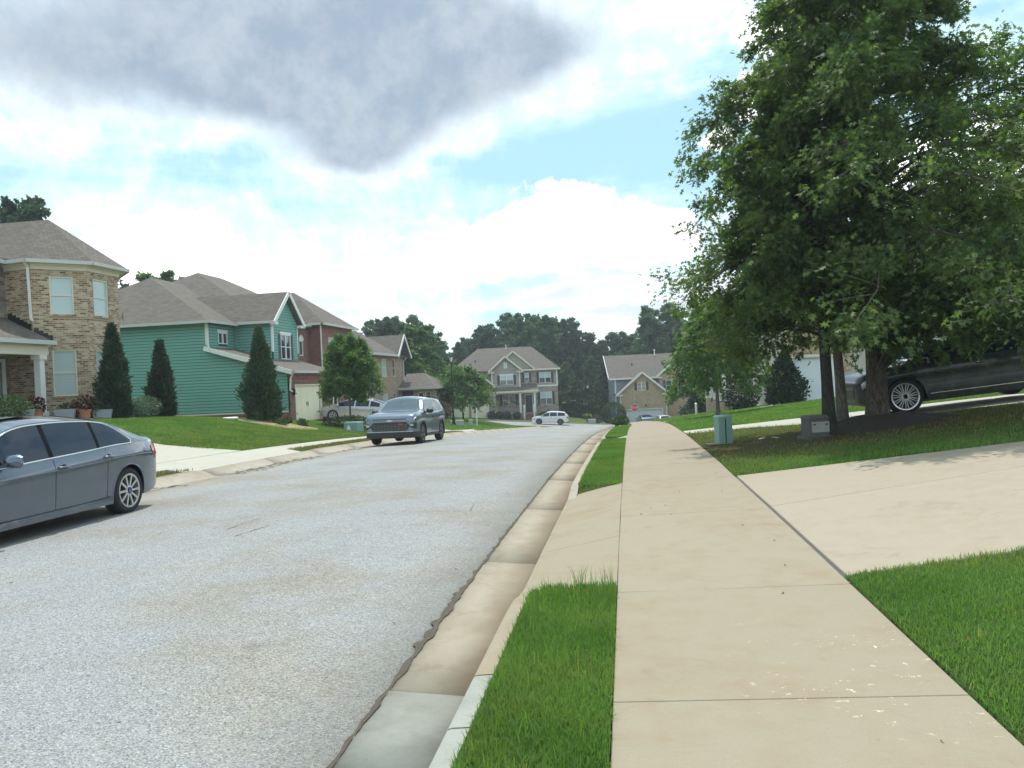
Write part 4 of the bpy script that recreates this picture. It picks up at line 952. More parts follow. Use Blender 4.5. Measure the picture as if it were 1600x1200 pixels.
for v0, v1 in ((44.75, 45.35), (48.7, 49.3)): mb = MB(); mb.box((-20.42, v0, 5.50), (-20.14, v1, 5.66)); b.part('gable_return', mb, M['white'])
b.spout([(-22.7, 41.6, 5.5), (-22.78, 41.92, 5.25), (-22.78, 41.92, 4.25), (-22.65, 41.8, 4.15)], 'white'); b.spout([(-20.2, 52.2, 5.95), (-20.24, 52.3, 5.6), (-20.24, 52.3, 2.9)], 'white'); b.spout([(-17.85, 41.85, 2.55), (-18.05, 41.9, 2.25), (-18.12, 41.92, 1.6), (-17.95, 41.85, 1.5)], 'white'); b.spout([(-17.85, 48.4, 2.55), (-18.1, 48.35, 2.3), (-18.1, 48.35, -.5)], 'white')

# ------------------------------------------------------------------ rose brick house further down on the left
b = Bld('rose_brick_house', (-24, 67, -1.6), 0, 'rose brick house with a low porch wing beyond the green house')
N_ = Face((-33, 60.5), (1, 0)); E1 = Face((-20.3, 60.5), (0, 1)); B1 = Face((-20.3, 72.6), (-1, 0))
ow = [(5.5, 2.4, 1.5, 1.52), (8.8, 2.4, .85, 1.52), (5.5, -.6, 1.5, 1.52), (8.8, -.6, .85, 1.52), (1.5, 2.4, 1.3, 1.52)]
mb = MB(); wall(mb, N_, 0, 12.7, -2.4, 4.25); wall(mb, E1, 0, 12.1, -2.4, 4.25, ow); wall(mb, B1, 0, 12.7, -2.4, 4.25)
mb.poly([E1.P(8.7, .0, 4.25), E1.P(12.1, .0, 4.25), E1.P(10.4, .0, 5.85)]); mb.poly([(-33, 72.6, -2.4), (-33, 60.5, -2.4), (-33, 60.5, 4.25), (-33, 72.6, 4.25)])
PW = Face((-20.3, 71.2), (1, 0)); PE = Face((-17.2, 71.2), (0, 1))
wall(mb, PW, 0, 3.1, -2.6, 1.25, [(.15, -1.7, 1.1, 2.75), (1.72, -.35, .50, 1.25), (2.38, -.35, .50, 1.25)], .3); wall(mb, PE, 0, 5.5, -2.6, 1.25, [(.7, -.35, .6, 1.25), (1.5, -.35, .6, 1.25)], .1); wall(mb, Face((-17.2, 76.7), (-1, 0)), 0, 6, -2.6, 1.25)
b.part('brick_wall', mb, M['rose_brick'])
for k, x in enumerate(ow): b.window(E1, *x, pane='blind' if k in (0, 2) else 'win', frame='cream', rows=1)
for x in ((1.72, -.35, .50, 1.25), (2.38, -.35, .50, 1.25)): b.window(PW, *x, pane='win_dark', rail=False, rows=1)
for x in ((.7, -.35, .6, 1.25), (1.5, -.35, .6, 1.25)): b.window(PE, *x, pane='win_dark', rail=False, rows=1)
mb = MB(); fbox(mb, PW, .15, 1.25, -.32, -.29, -1.7, 1.05); b.part('door', mb, M['shutter'])
b.roof([[(-33.4, 60, 4.25), (-19.9, 60, 4.25), (-26.6, 64.5, 6.9)], [(-19.9, 60, 4.25), (-19.9, 73, 4.25), (-26.6, 68.5, 6.9), (-26.6, 64.5, 6.9)], [(-19.9, 73, 4.25), (-33.4, 73, 4.25), (-26.6, 68.5, 6.9)], [(-33.4, 73, 4.25), (-33.4, 60, 4.25), (-26.6, 64.5, 6.9), (-26.6, 68.5, 6.9)]])
b.roof([[(-26.8, 63.0, 4.3), (-19.7, 63.0, 4.3), (-22.6, 66.4, 6.45), (-26.8, 66.4, 6.45)], [(-19.7, 63.0, 4.3), (-19.7, 69.6, 4.3), (-22.6, 66.4, 6.45)], [(-19.7, 69.6, 4.3), (-26.8, 69.6, 4.3), (-26.8, 66.4, 6.45), (-22.6, 66.4, 6.45)]], name='bay_roof')
b.roof([[(-26, 68.8, 4.2), (-19.6, 68.8, 4.2), (-19.6, 70.9, 6.15), (-26, 70.9, 6.15)], [(-19.6, 73.0, 4.2), (-26, 73.0, 4.2), (-26, 70.9, 6.15), (-19.6, 70.9, 6.15)]], name='gable_roof')
b.roof([[(-20.3, 70.7, 1.30), (-16.75, 70.7, 1.30), (-18.6, 73.9, 2.65), (-20.3, 73.9, 2.65)], [(-16.75, 70.7, 1.3), (-16.75, 77.2, 1.3), (-18.6, 73.9, 2.65)], [(-16.75, 77.2, 1.3), (-20.3, 77.2, 1.3), (-20.3, 73.9, 2.65), (-18.6, 73.9, 2.65)]], name='porch_roof')
b.eave([((-33.4, 59.95, 4.2), (-19.85, 59.95, 4.2)), ((-19.65, 60, 4.22), (-19.65, 69, 4.22)), ((-20.3, 70.65, 1.25), (-16.7, 70.65, 1.25)), ((-16.7, 70.65, 1.25), (-16.7, 77.2, 1.25))], m='gutter', h=.2)
b.rake([((-19.56, 68.7, 4.1), (-19.56, 70.9, 6.1)), ((-19.56, 73.1, 4.1), (-19.56, 70.9, 6.1))])
b.spout([(-19.9, 72.5, 4.1), (-20.2, 72.5, 3.8), (-20.2, 72.5, 1.4)], 'white')

# ------------------------------------------------------------------ the porch house facing up the street
ux, vx, zx = far_pt(-.9, 113); 
b = Bld('porch_house', (ux, vx, -3.25), YAW, 'taupe and stone two-storey house with a front porch facing up the street', world=False)
A = Face((0, 0), (1, 0)); G1 = Face((-1.9, -1.1), (1, 0)); GG = Face((-8.1, -3.6), (1, 0)); PR = Face((0, -2.4), (1, 0))
oR = [(4.75, 4.3, 1.65, 1.5)]; oL = [(4.8, 1.25, 1.65, 1.8)]
mb = MB(); wall(mb, Face((4.35, 0), (1, 0)), 0, 2.95, 3.95, 6.3, [(.40, 4.3, 1.65, 1.5)], .05); wall(mb, Face((-7.6, 0), (1, 0)), 0, 6, 3.4, 6.3); wall(mb, Face((7.3, 0), (0, 1)), 0, 10, 3.95, 6.3); wall(mb, Face((-7.6, 10), (0, -1)), 0, 10, -.6, 6.3); wall(mb, Face((7.3, 10), (-1, 0)), 0, 14.9, -.6, 6.3)
wall(mb, G1, 0, 3.95, 3.3, 6.3, [(1.15, 4.25, 1.85, 1.35)], .05); mb.poly([G1.P(-.2, 0, 6.3), G1.P(4.15, 0, 6.3), G1.P(1.97, 0, 8.15)]); wall(mb, Face((2.05, -1.1), (0, 1)), 0, 1.1, 3.3, 6.3); wall(mb, Face((-1.9, 0), (0, -1)), 0, 1.1, 3.3, 6.3)
mb.poly([A.P(-1.0, .30, 6.4), A.P(3.9, .30, 6.4), A.P(1.2, .30, 8.75)])
b.part('siding_wall', mb, M['taupe_lap'])
mb = MB(); wall(mb, Face((4.35, 0), (1, 0)), 0, 2.95, -.8, 3.8, [(.45, 1.25, 1.65, 1.8)], .08); wall(mb, Face((7.3, 0), (0, 1)), 0, 10, -.8, 3.8); wall(mb, Face((2.05, 0), (1, 0)), 0, 2.3, 3.3, 6.3, [(.65, 4.5, .62, 1.3)], .08)
wall(mb, Face((-2.0, 0), (1, 0)), 0, 6.35, -.8, 3.9, [(1.5, 1.3, 1.75, 1.55), (4.7, .25, .95, 2.45)], .1)
b.part('stone_wall', mb, M['mix_stone'])
mb = MB(); wall(mb, GG, 0, 6.3, -1, 4.3, [(.55, -.5, 2.45, 2.3), (3.3, -.5, 2.45, 2.3)], .15); mb.poly([GG.P(0, 0, 4.3), GG.P(6.3, 0, 4.3), GG.P(3.15, 0, 7.0)]); wall(mb, Face((-1.8, -3.6), (0, 1)), 0, 3.6, -1, 4.3); wall(mb, Face((-8.1, 0), (0, -1)), 0, 3.6, -1, 4.3)
b.part('brick_wall', mb, M['rose_brick'])
for a in (.55, 3.3): b.garage_door(GG, a, -.5, 2.45, 2.3, 'cream_door', cols=4, rows=4, straps=False)
b.boards('trim_board', 'white', [(A, 4.33, 7.34, .003, .06, 3.8, 4.0), (A, 7.16, 7.34, .004, .07, 4.0, 6.3), (G1, -.04, .12, .003, .05, 3.4, 6.3), (G1, 3.83, 3.99, .003, .05, 3.4, 6.3)])
b.window(A, *oR[0], pane=('win', 'blind'), split=True, rows=1, d=0); b.shutters(A, *oR[0]); b.window(A, *oL[0], pane=('win', 'blind'), split=True, rows=1, d=0); b.shutters(A, *oL[0])
b.window(G1, 1.15, 4.25, 1.85, 1.35, pane=('win', 'blind'), split=True, rows=1, d=0, head='white'); b.shutters(G1, 1.15, 4.25, 1.85, 1.35)
b.window(A, 2.70, 4.5, .62, 1.3, pane=('win', 'blind'), rows=1, d=0); b.shutters(A, 2.70, 4.5, .62, 1.3, sw=.30); b.window(A, -.5, 1.3, 1.75, 1.55, pane='win', split=True, rows=1, d=-.04); b.shutters(A, -.5, 1.3, 1.75, 1.55)
b.window(G1, 1.75, 6.55, .46, .82, pane='blind', rail=False, d=.03, case=.10)
mb = MB(); fbox(mb, A, 2.74, 3.61, -.09, -.05, .25, 2.65); dd = b.part('door', mb, M['shutter']); mb = MB(); fbox(mb, A, 2.60, 2.70, .003, .05, .25, 2.8); fbox(mb, A, 3.65, 3.75, .003, .05, .25, 2.8); fbox(mb, A, 2.7, 3.65, .003, .05, 2.68, 2.8); b.part('door_casing', mb, M['white'], dd)
b.roof([[(-8.0, -.4, 6.3), (7.7, -.4, 6.3), (3.95, 5, 9.7), (-3.9, 5, 9.7)], [(7.7, -.4, 6.3), (7.7, 10.4, 6.3), (3.95, 5, 9.7)], [(7.7, 10.4, 6.3), (-8.0, 10.4, 6.3), (-3.9, 5, 9.7), (3.95, 5, 9.7)], [(-8, 10.4, 6.3), (-8, -.4, 6.3), (-3.9, 5, 9.7)]])
b.roof([[(-2.3, -1.5, 6.15), (.07, -1.5, 8.25), (.07, 3.5, 8.25), (-2.3, 3.5, 6.15)][::-1], [(2.45, -1.5, 6.15), (.07, -1.5, 8.25), (.07, 3.5, 8.25), (2.45, 3.5, 6.15)], [(-1.8, -.5, 6.3), (1.2, -.5, 8.95), (1.2, 4, 8.95), (-1.8, 4, 6.3)][::-1], [(4.2, -.5, 6.3), (1.2, -.5, 8.95), (1.2, 4, 8.95), (4.2, 4, 6.3)], [(-8.5, -4.0, 4.15), (-4.95, -4.0, 7.15), (-4.95, 1.0, 7.15), (-8.5, 1.0, 4.15)][::-1], [(-1.4, -4.0, 4.15), (-4.95, -4.0, 7.15), (-4.95, 1.0, 7.15), (-1.4, 1.0, 4.15)]], name='gable_roof')
b.roof([[(-1.9, -2.8, 3.35), (4.5, -2.8, 3.35), (4.3, -.0, 4.3), (-1.8, -.0, 4.3)]], name='porch_roof')
b.rake([((-2.35, -1.53, 6.1), (.07, -1.53, 8.2)), ((2.5, -1.53, 6.1), (.07, -1.53, 8.2)), ((1.2, -.53, 8.9), (4.25, -.53, 6.25)), ((-8.55, -4.03, 4.1), (-4.95, -4.03, 7.1)), ((-1.35, -4.03, 4.1), (-4.95, -4.03, 7.1))], 'cream', h=.22)
b.rake([((1.2, -.53, 8.9), (-.6, -.53, 7.3))], 'cream', h=.22)
for x0, x1, y, z in ((-2.4, -1.5, -1.5, 6.05), (1.6, 2.55, -1.5, 6.05), (-2.2, -1.3, -4.0, 4.05), (-8.6, -7.7, -4.0, 4.05)): mb = MB(); mb.box((x0, y, z - .12), (x1, y + .35, z + .04)); b.part('gable_return', mb, M['cream'])
b.eave([((2.5, -.45, 6.22), (7.75, -.45, 6.22)), ((-1.95, -2.85, 3.28), (4.55, -2.85, 3.28))], m='cream', h=.22)
mb = MB(); mb.box((-1.9, -2.6, 3.0), (4.4, -2.35, 3.2)); b.part('porch_beam', mb, M['cream'])
for x in (-1.6, 1.95, 3.95): mb = MB(); mb.box((x - .13, -2.6, .3), (x + .13, -2.34, 3.0)); mb.box((x - .18, -2.65, 2.86), (x + .18, -2.29, 2.998)); b.part('column', mb, M['white'])
mb = MB(); mb.box((-2.0, -2.7, -.8), (2.55, -.0, .28)); mb.box((3.65, -2.7, -.8), (4.35, 0, .28)); mb.box((2.55, -2.2, -.8), (3.65, 0, .28)); b.part('porch_base', mb, M['rose_brick'])
for k in range(4): mb = MB(); mb.box((2.56, -2.7 - .3 * k, -.9), (3.64, -2.205 - .3 * k - (.2 if k else 0), .12 - .17 * k)); b.part('step', mb, M['red_brick'])
for x in (2.42, 3.78): mb = MB(); mb.box((x - .10, -3.3, -.8), (x + .10, -3.1, 1.05)); mb.lathe([(.14, 1.05), (.17, 1.13), (.10, 1.22), (.14, 1.32), (.02, 1.45)], 8, (x, -3.2, 0)); b.part('newel_post', mb, M['white'])
mb = MB(); mb.box((-1.5, -2.5, .95), (1.85, -2.42, 1.02)); mb.box((-1.5, -2.5, .36), (1.85, -2.42, .42))
for x in np.arange(-1.45, 1.84, .13): mb.box((x, -2.48, .42), (x + .04, -2.44, .95))
b.part('railing', mb, M['taupe_lap'])
mb = MB(); mb.tube([(.25, 4.6, 9.3), (.25, 4.6, 10.1)], .07, 6); b.part('vent_pipe', mb, M['white'])
mb = MB(); mb.tube([(-4.2, 1.8, 7.4), (-4.2, 1.8, 7.95)], .09, 6); b.part('vent_pipe', mb, M['black'])

# ------------------------------------------------------------------ the buff brick house behind the stop sign
ux, vx, zx = far_pt(17.8, 113)
b = Bld('buff_brick_house', (ux, vx, -5.54), YAW, 'buff brick house with grey-blue siding and a wide white garage door behind the stop sign', world=False)
A = Face((0, 0), (1, 0)); GG = Face((-3.0, -2.2), (1, 0)); G2 = Face((2.7, -.8), (1, 0))
mb = MB(); wall(mb, Face((-3.35, 0), (1, 0)), 0, 7, -.5, 6.8); wall(mb, Face((-3.35, 10), (0, -1)), 0, 10, -.5, 6.8); mb.poly([(-3.35, 10, 6.8), (-3.35, 0, 6.8), (-3.35, 5, 9.8)]); wall(mb, Face((11, 0), (0, 1)), 0, 10, -.5, 6.8); wall(mb, Face((11, 10), (-1, 0)), 0, 14.3, -.5, 6.8); wall(mb, Face((-3.0, 0), (0, -1)), 0, 2.2, -.5, 4.5)
b.part('siding_wall', mb, M['blue_lap'])
mb = MB(); wall(mb, GG, 0, 6.4, -.5, 4.5, [(.55, 0, 5.15, 2.3)], .2); mb.poly([GG.P(-.1, 0, 4.5), GG.P(6.5, 0, 4.5), GG.P(3.0, 0, 7.35)]); wall(mb, Face((3.4, -2.2), (0, 1)), 0, 2.2, -.5, 4.5); wall(mb, G2, 0, 8, -.5, 6.7, [(.95, 4.7, 1.7, 1.5)], .05); mb.poly([G2.P(-.1, 0, 6.7), G2.P(4.0, 0, 6.7), G2.P(1.95, 0, 8.55)])
b.part('brick_wall', mb, M['buff_brick'])
b.garage_door(GG, .55, 0, 5.15, 2.3, 'white_door', d=-.15, cols=8, straps=False)
b.window(GG, 2.42, 4.95, 1.18, 1.1, pane='win', split=True, rows=1, d=0); b.shutters(GG, 2.42, 4.95, 1.18, 1.15); b.window(G2, .95, 4.7, 1.7, 1.5, pane='win', split=True, rows=1, d=0); b.shutters(G2, .95, 4.7, 1.7, 1.5)
b.roof([[(-4.25, -.45, 6.75), (11.5, -.45, 6.75), (11.5, 5, 10.1), (-4.25, 5, 10.1)], [(11.5, 10.45, 6.75), (-4.25, 10.45, 6.75), (-4.25, 5, 10.1), (11.5, 5, 10.1)]])
b.roof([[(-3.5, -2.6, 4.45), (.1, -2.6, 7.5), (.1, 2, 7.5), (-3.5, 2, 4.45)][::-1], [(3.7, -2.6, 4.45), (.1, -2.6, 7.5), (.1, 2, 7.5), (3.7, 2, 4.45)], [(2.3, -1.2, 6.7), (4.65, -1.2, 8.72), (4.65, 4, 8.72), (2.3, 4, 6.7)][::-1], [(7.0, -1.2, 6.7), (4.65, -1.2, 8.72), (4.65, 4, 8.72), (7.0, 4, 6.7)]], name='gable_roof')
b.rake([((-3.55, -2.63, 4.4), (.1, -2.63, 7.45)), ((3.75, -2.63, 4.4), (.1, -2.63, 7.45)), ((2.25, -1.23, 6.65), (4.65, -1.23, 8.67)), ((7.05, -1.23, 6.65), (4.65, -1.23, 8.67)), ((-4.27, -.45, 6.7), (-4.27, 5, 10.05))], h=.26)
for x0, x1, y, z in ((-3.6, -2.6, -2.6, 4.42), (2.8, 3.8, -2.6, 4.42), (2.2, 3.1, -1.2, 6.66)): mb = MB(); mb.box((x0, y, z - .14), (x1, y + .4, z + .04)); b.part('gable_return', mb, M['white'])
b.eave([((-4.25, -.5, 6.66), (2.3, -.5, 6.66))], m='white', h=.22)
b.boards('trim_board', 'white', [(A, -3.4, -3.2, .003, .06, -.5, 6.7), (GG, -.02, .12, .003, .05, -.5, 4.5), (GG, 6.28, 6.42, .003, .05, -.5, 4.5), (GG, .42, .55, .003, .04, 0, 2.3), (GG, 5.7, 5.83, .003, .04, 0, 2.3), (GG, .42, 5.83, .003, .045, 2.3, 2.42)])
mb = MB(); mb.tube([(3.2, 4.6, 9.8), (3.2, 4.6, 10.55)], .08, 6); mb.lathe([(.13, 10.55), (.13, 10.7), (.02, 10.75)], 8, (3.2, 4.6, 0)); b.part('vent_pipe', mb, M['white'])
mb = MB(); mb.tube([(-.5, 2.4, 8.45), (-.5, 2.4, 8.85)], .09, 6); b.part('vent_pipe', mb, M['black'])
mb = MB(); fbox(mb, GG, 3.42, 3.6, .0, .18, 2.75, 3.0); b.part('wall_lantern', mb, M['lamp_black'])

# ------------------------------------------------------------------ the house with the white garage door behind the oak, and the porch beyond it
b = Bld('beige_house', (14, 47, -.2), 0, 'beige house with white garage door glimpsed behind the big oak')
N_ = Face((8.0, 42.6), (1, 0)); Wf = Face((8.0, 52), (0, -1))
mb = MB(); wall(mb, N_, 0, 3.4, -1.2, 5.6, [(.55, -.25, 2.3, 2.3)], .2); wall(mb, Face((11.4, 42.6), (1, 0)), 0, 11, -1.2, .55); b.part('brick_wall', mb, M['tan_brick'])
mb = MB(); wall(mb, Face((11.4, 42.6), (1, 0)), 0, 11, .55, 5.6, [(1.5, 1.2, 1.1, 1.5), (5.0, 1.2, 1.1, 1.5), (1.5, 3.9, 1.1, 1.4), (5, 3.9, 1.1, 1.4)], .05); wall(mb, Wf, 0, 9.4, -1.4, 5.6); wall(mb, Face((22.4, 42.6), (0, 1)), 0, 9.4, -1, 5.6); wall(mb, Face((22.4, 52), (-1, 0)), 0, 14.4, -1.4, 5.6); b.part('siding_wall', mb, M['beige_lap'])
b.garage_door(N_, .55, -.25, 2.3, 2.3, 'white_door', d=-.15, straps=False)
mb = MB(); fbox(mb, N_, .42, .55, -.1, .03, -.25, 2.05); fbox(mb, N_, 2.85, 2.98, -.1, .03, -.25, 2.05); fbox(mb, N_, .42, 2.98, -.1, .032, 2.05, 2.2); b.part('door_casing', mb, M['cream'])
for x in ((1.5, 1.2, 1.1, 1.5), (5.0, 1.2, 1.1, 1.5), (1.5, 3.9, 1.1, 1.4), (5, 3.9, 1.1, 1.4)): b.window(Face((11.4, 42.6), (1, 0)), *x, pane='win', rows=1, d=0)
b.roof([[(7.5, 42.1, 5.6), (22.9, 42.1, 5.6), (18, 47.3, 9.3), (12.6, 47.3, 9.3)], [(22.9, 42.1, 5.6), (22.9, 52.5, 5.6), (18, 47.3, 9.3)], [(22.9, 52.5, 5.6), (7.5, 52.5, 5.6), (12.6, 47.3, 9.3), (18, 47.3, 9.3)], [(7.5, 52.5, 5.6), (7.5, 42.1, 5.6), (12.6, 47.3, 9.3)]])
b.eave([((7.5, 42.05, 5.55), (22.9, 42.05, 5.55))], m='white', h=.2)
b = Bld('railed_porch_house', (10, 60, -.7), 0, 'brick house with a white railed front porch behind the small trees')
Wf = Face((9.0, 70), (0, -1)); N_ = Face((9.0, 56), (1, 0))
mb = MB(); wall(mb, Wf, 0, 14, -2.5, 4.6, [(2, .3, 1.2, 1.5), (9, .3, 1.2, 1.5), (12, -.3, 1, 2.2)], .08); wall(mb, N_, 0, 11, -2.0, 4.6); wall(mb, Face((20, 56), (0, 1)), 0, 14, -2, 4.6); wall(mb, Face((20, 70), (-1, 0)), 0, 11, -2, 4.6); b.part('brick_wall', mb, M['rose_brick'])
for x in ((2, .3, 1.2, 1.5), (9, .3, 1.2, 1.5)): b.window(Wf, *x, pane='win', rows=1, d=-.04)
mb = MB(); fbox(mb, Wf, 12.05, 12.95, -.08, -.04, -.3, 1.85); b.part('door', mb, M['shutter'])
b.roof([[(6.4, 55.5, 4.6), (20.5, 55.5, 4.6), (14.5, 61, 8), (14.5, 65, 8)][:3] + [(14.5, 61, 8)][:0], [(20.5, 55.5, 4.6), (20.5, 70.5, 4.6), (14.5, 65, 8), (14.5, 61, 8)], [(20.5, 70.5, 4.6), (8.5, 70.5, 4.6), (14.5, 65, 8)], [(8.5, 70.5, 4.6), (8.5, 55.5, 4.6), (14.5, 61, 8), (14.5, 65, 8)]])
mb = MB(); mb.box((6.6, 56.0, -2.2), (9.0, 68, -.62)); b.part('porch_base', mb, M['rose_brick'])
b.roof([[(6.2, 68.4, 2.3), (6.2, 55.6, 2.3), (9.0, 55.6, 3.2), (9.0, 68.4, 3.2)]], name='porch_roof')
mb = MB()
for p, q_ in (((6.7, 56.1), (6.7, 68)), ((6.7, 56.1), (8.9, 56.1))):
    for z in (-.5, .32): mb.beam((*p, z), (*q_, z), .07, .08)
    n = int(math.hypot(q_[0] - p[0], q_[1] - p[1]) / .16)
    for i in range(n + 1): x = p[0] + (q_[0] - p[0]) * i / n; y = p[1] + (q_[1] - p[1]) * i / n; mb.box((x - .02, y - .02, -.48), (x + .02, y + .02, .30))
b.part('railing', mb, M['white'])
for y in (56.1, 60, 64, 68): mb = MB(); mb.box((6.58, y - .12, -.62), (6.82, y + .12, 2.2)); b.part('column', mb, M['white'])

# ------------------------------------------------------------------ vehicles
def lerp_keys(keys):
    xs = [k[0] for k in keys]; ys = [k[1] for k in keys]
    # monotone smooth interpolation
    n = len(xs); d = [(ys[i + 1] - ys[i]) / (xs[i + 1] - xs[i]) for i in range(n - 1)]
    m = [d[0]] + [0 if d[i - 1] * d[i] <= 0 else 2 * d[i - 1] * d[i] / (d[i - 1] + d[i]) for i in range(1, n - 1)] + [d[-1]]
    def f(x):
        if x <= xs[0]: return ys[0]
        if x >= xs[-1]: return ys[-1]
        i = max(j for j in range(n - 1) if xs[j] <= x); h = xs[i + 1] - xs[i]; t = (x - xs[i]) / h
        return ys[i] * (1 + 2 * t) * (1 - t) ** 2 + h * m[i] * t * (1 - t) ** 2 + ys[i + 1] * t * t * (3 - 2 * t) + h * m[i + 1] * t * t * (t - 1)
    return f
class Car:
    def both(s, fn, name, m, parent, **kw):
        for sd in (1, -1): fn((sd,)).build(name, m, parent, uv=False, **kw)
    """x forward, y left, z up; the skin is a loft over sections along x"""
    def __init__(s, P):
        s.P = P; s.top = lerp_keys(P['top']); s.belt = lerp_keys(P['belt']); s.wid = lerp_keys(P['wid']); s.sil = lerp_keys(P['sill']); s.k = P.get('lean', .30)
    def bottom(s, x):
        z = s.sil(x); R = s.P['R']; Ra = s.P.get('Ra', R * 1.13)
        for xw in (s.P['xf'], s.P['xr']):
            if abs(x - xw) < Ra: z = max(z, R + math.sqrt(Ra * Ra - (x - xw) ** 2))
        return z
    def low(s, x, z):
        """half width of the lower body at height z"""
        zs = .20; t = min(1, max(0, (z - zs) / (s.belt(x) - zs)))
        f = np.interp(t, [0, .10, .30, .52, .70, .80, .86, 1.0], s.P.get('prof', [.945, .975, .990, .995, 1.0, 1.0, .990, .955]))
        return s.wid(x) * float(f)
    def up(s, x, t):
        """greenhouse side: t 0 at the belt, 1 at the roof rail"""
        H = s.top(x) - s.belt(x); y0 = s.low(x, s.belt(x))
        return y0 - s.k * H * .84 * t - .03 * t * t, s.belt(x) + .84 * H * t
    def roofpt(s, x, r):
        """r 0 at the rail, 1 on the centre line"""
        y0, z0 = s.up(x, 1); H = s.top(x) - s.belt(x); a = r * math.pi / 2
        return y0 * (1 - r), z0 + .16 * H * math.sin(a) ** .8 if r > 0 else z0
    def section(s, x, nl=10, nu=5, nr=5):
        z0 = s.bottom(x); zb = s.belt(x); pts = []
        for i in range(nl): z = z0 + (zb - z0) * i / nl; pts.append((s.low(x, z), z))
        for i in range(nu): pts.append(s.up(x, i / nu))
        for i in range(nr + 1): pts.append(s.roofpt(x, i / nr))
        return pts
    def skin(s, parent, m, dark):
        P = s.P; L = P['L'] / 2; R = P['R']; Ra = P.get('Ra', R * 1.13)
        xs = set(np.linspace(-L, L, 46).tolist()) | {L - .03, L - .08, -L + .03, -L + .08}
        for xw in (P['xf'], P['xr']):
            for a in np.linspace(-1, 1, 15): xs.add(xw + Ra * math.sin(a * math.pi / 2))
            xs |= {xw - Ra - .004, xw + Ra + .004}
        xs = sorted(xs); xs = [xs[0]] + [b_ for a_, b_ in zip(xs, xs[1:]) if b_ - a_ > .002]
        mb = MB(); V = []; n = None
        for x in xs:
            q_ = s.section(x); n = len(q_); V += [(x, y, z) for y, z in q_]
        F = []; ns = len(xs)
        for i in range(ns - 1):
            for k in range(n - 1): F.append((i * n + k, i * n + k + 1, (i + 1) * n + k + 1, (i + 1) * n + k))
        b0 = len(V)
        for i in range(ns):
            for k in range(n - 1): x, y, z = V[i * n + k]; V.append((x, -y, z))
        mir = lambda i, k: b0 + i * (n - 1) + k if k < n - 1 else i * n + n - 1
        for i in range(ns - 1):
            for k in range(n - 1): F.append((mir(i, k), mir(i + 1, k), mir(i + 1, k + 1), mir(i, k + 1)))
        for i, fl in ((0, False), (ns - 1, True)):
            for k in range(n - 1):
                f = (i * n + k, mir(i, k), mir(i, k + 1), i * n + k + 1) if k < n - 2 else (i * n + k, mir(i, k), i * n + n - 1)
                F.append(f[::-1] if fl else f)
        mb.add(V, F); o = mb.build('body', m, parent, smooth=True, uv=False)
        try: o.data.set_sharp_from_angle(angle=rad(42))
        except Exception: pass
        mb = MB(); zt_ = R * 2 + .06
        mb.box((P['xr'] - Ra - .25, -P['W'] / 2 * .80, .22), (P['xf'] + Ra + .2, P['W'] / 2 * .80, zt_)); mb.box((-L + .12, -P['W'] / 2 * .74, .26), (L - .12, P['W'] / 2 * .74, .55))
        mb.build('underbody', dark, parent, uv=False)
        return o
    def strip(s, x0, x1, fn, n=14, off=.004, sides=(1, -1)):
        """patch on the flank: fn(x) -> list of (y, z) from low to high"""
        mb = MB(); xs = np.linspace(x0, x1, n + 1)
        for sd in sides:
            rows = [[(x, sd * (y + off), z) for y, z in fn(x)] for x in xs]
            for a, c in zip(rows, rows[1:]):
                for k in range(len(a) - 1):
                    f = [a[k], a[k + 1], c[k + 1], c[k]]; mb.poly(f if sd > 0 else f[::-1])
        return mb
    def glass(s, x0, x1, t0, t1, **kw):
        return s.strip(x0, x1, lambda x: [s.up(x, t0 + ((t1(x) if callable(t1) else t1) - t0) * i / 3) for i in range(4)], **kw)
    def screen(s, x0, x1, off=.005, rr=.0, n=10):
        mb = MB(); xs = np.linspace(x0, x1, n + 1); rows = []
        for x in xs:
            a = [s.roofpt(x, rr + (1 - rr) * i / 6) for i in range(7)]
            rows.append([(x, y, z) for y, z in a] + [(x, -y, z) for y, z in a[-2::-1]])
        for i in range(len(rows)):
            g_ = (s.top(xs[i] + .05) - s.top(xs[i] - .05)) / .1; L_ = math.hypot(1, g_)
            rows[i] = [(x - g_ / L_ * off, y, z + off / L_) for x, y, z in rows[i]]
        for a, c in zip(rows, rows[1:]):
            for k in range(len(a) - 1): mb.poly([a[k], a[k + 1], c[k + 1], c[k]])
        return mb
    def line(s, pts, r=.005, off=.0, sides=(1, -1), n=4, flank=True):
        mb = MB()
        for sd in sides: mb.tube([(x, sd * (y + off), z) for x, y, z in pts], r, n)
        return mb
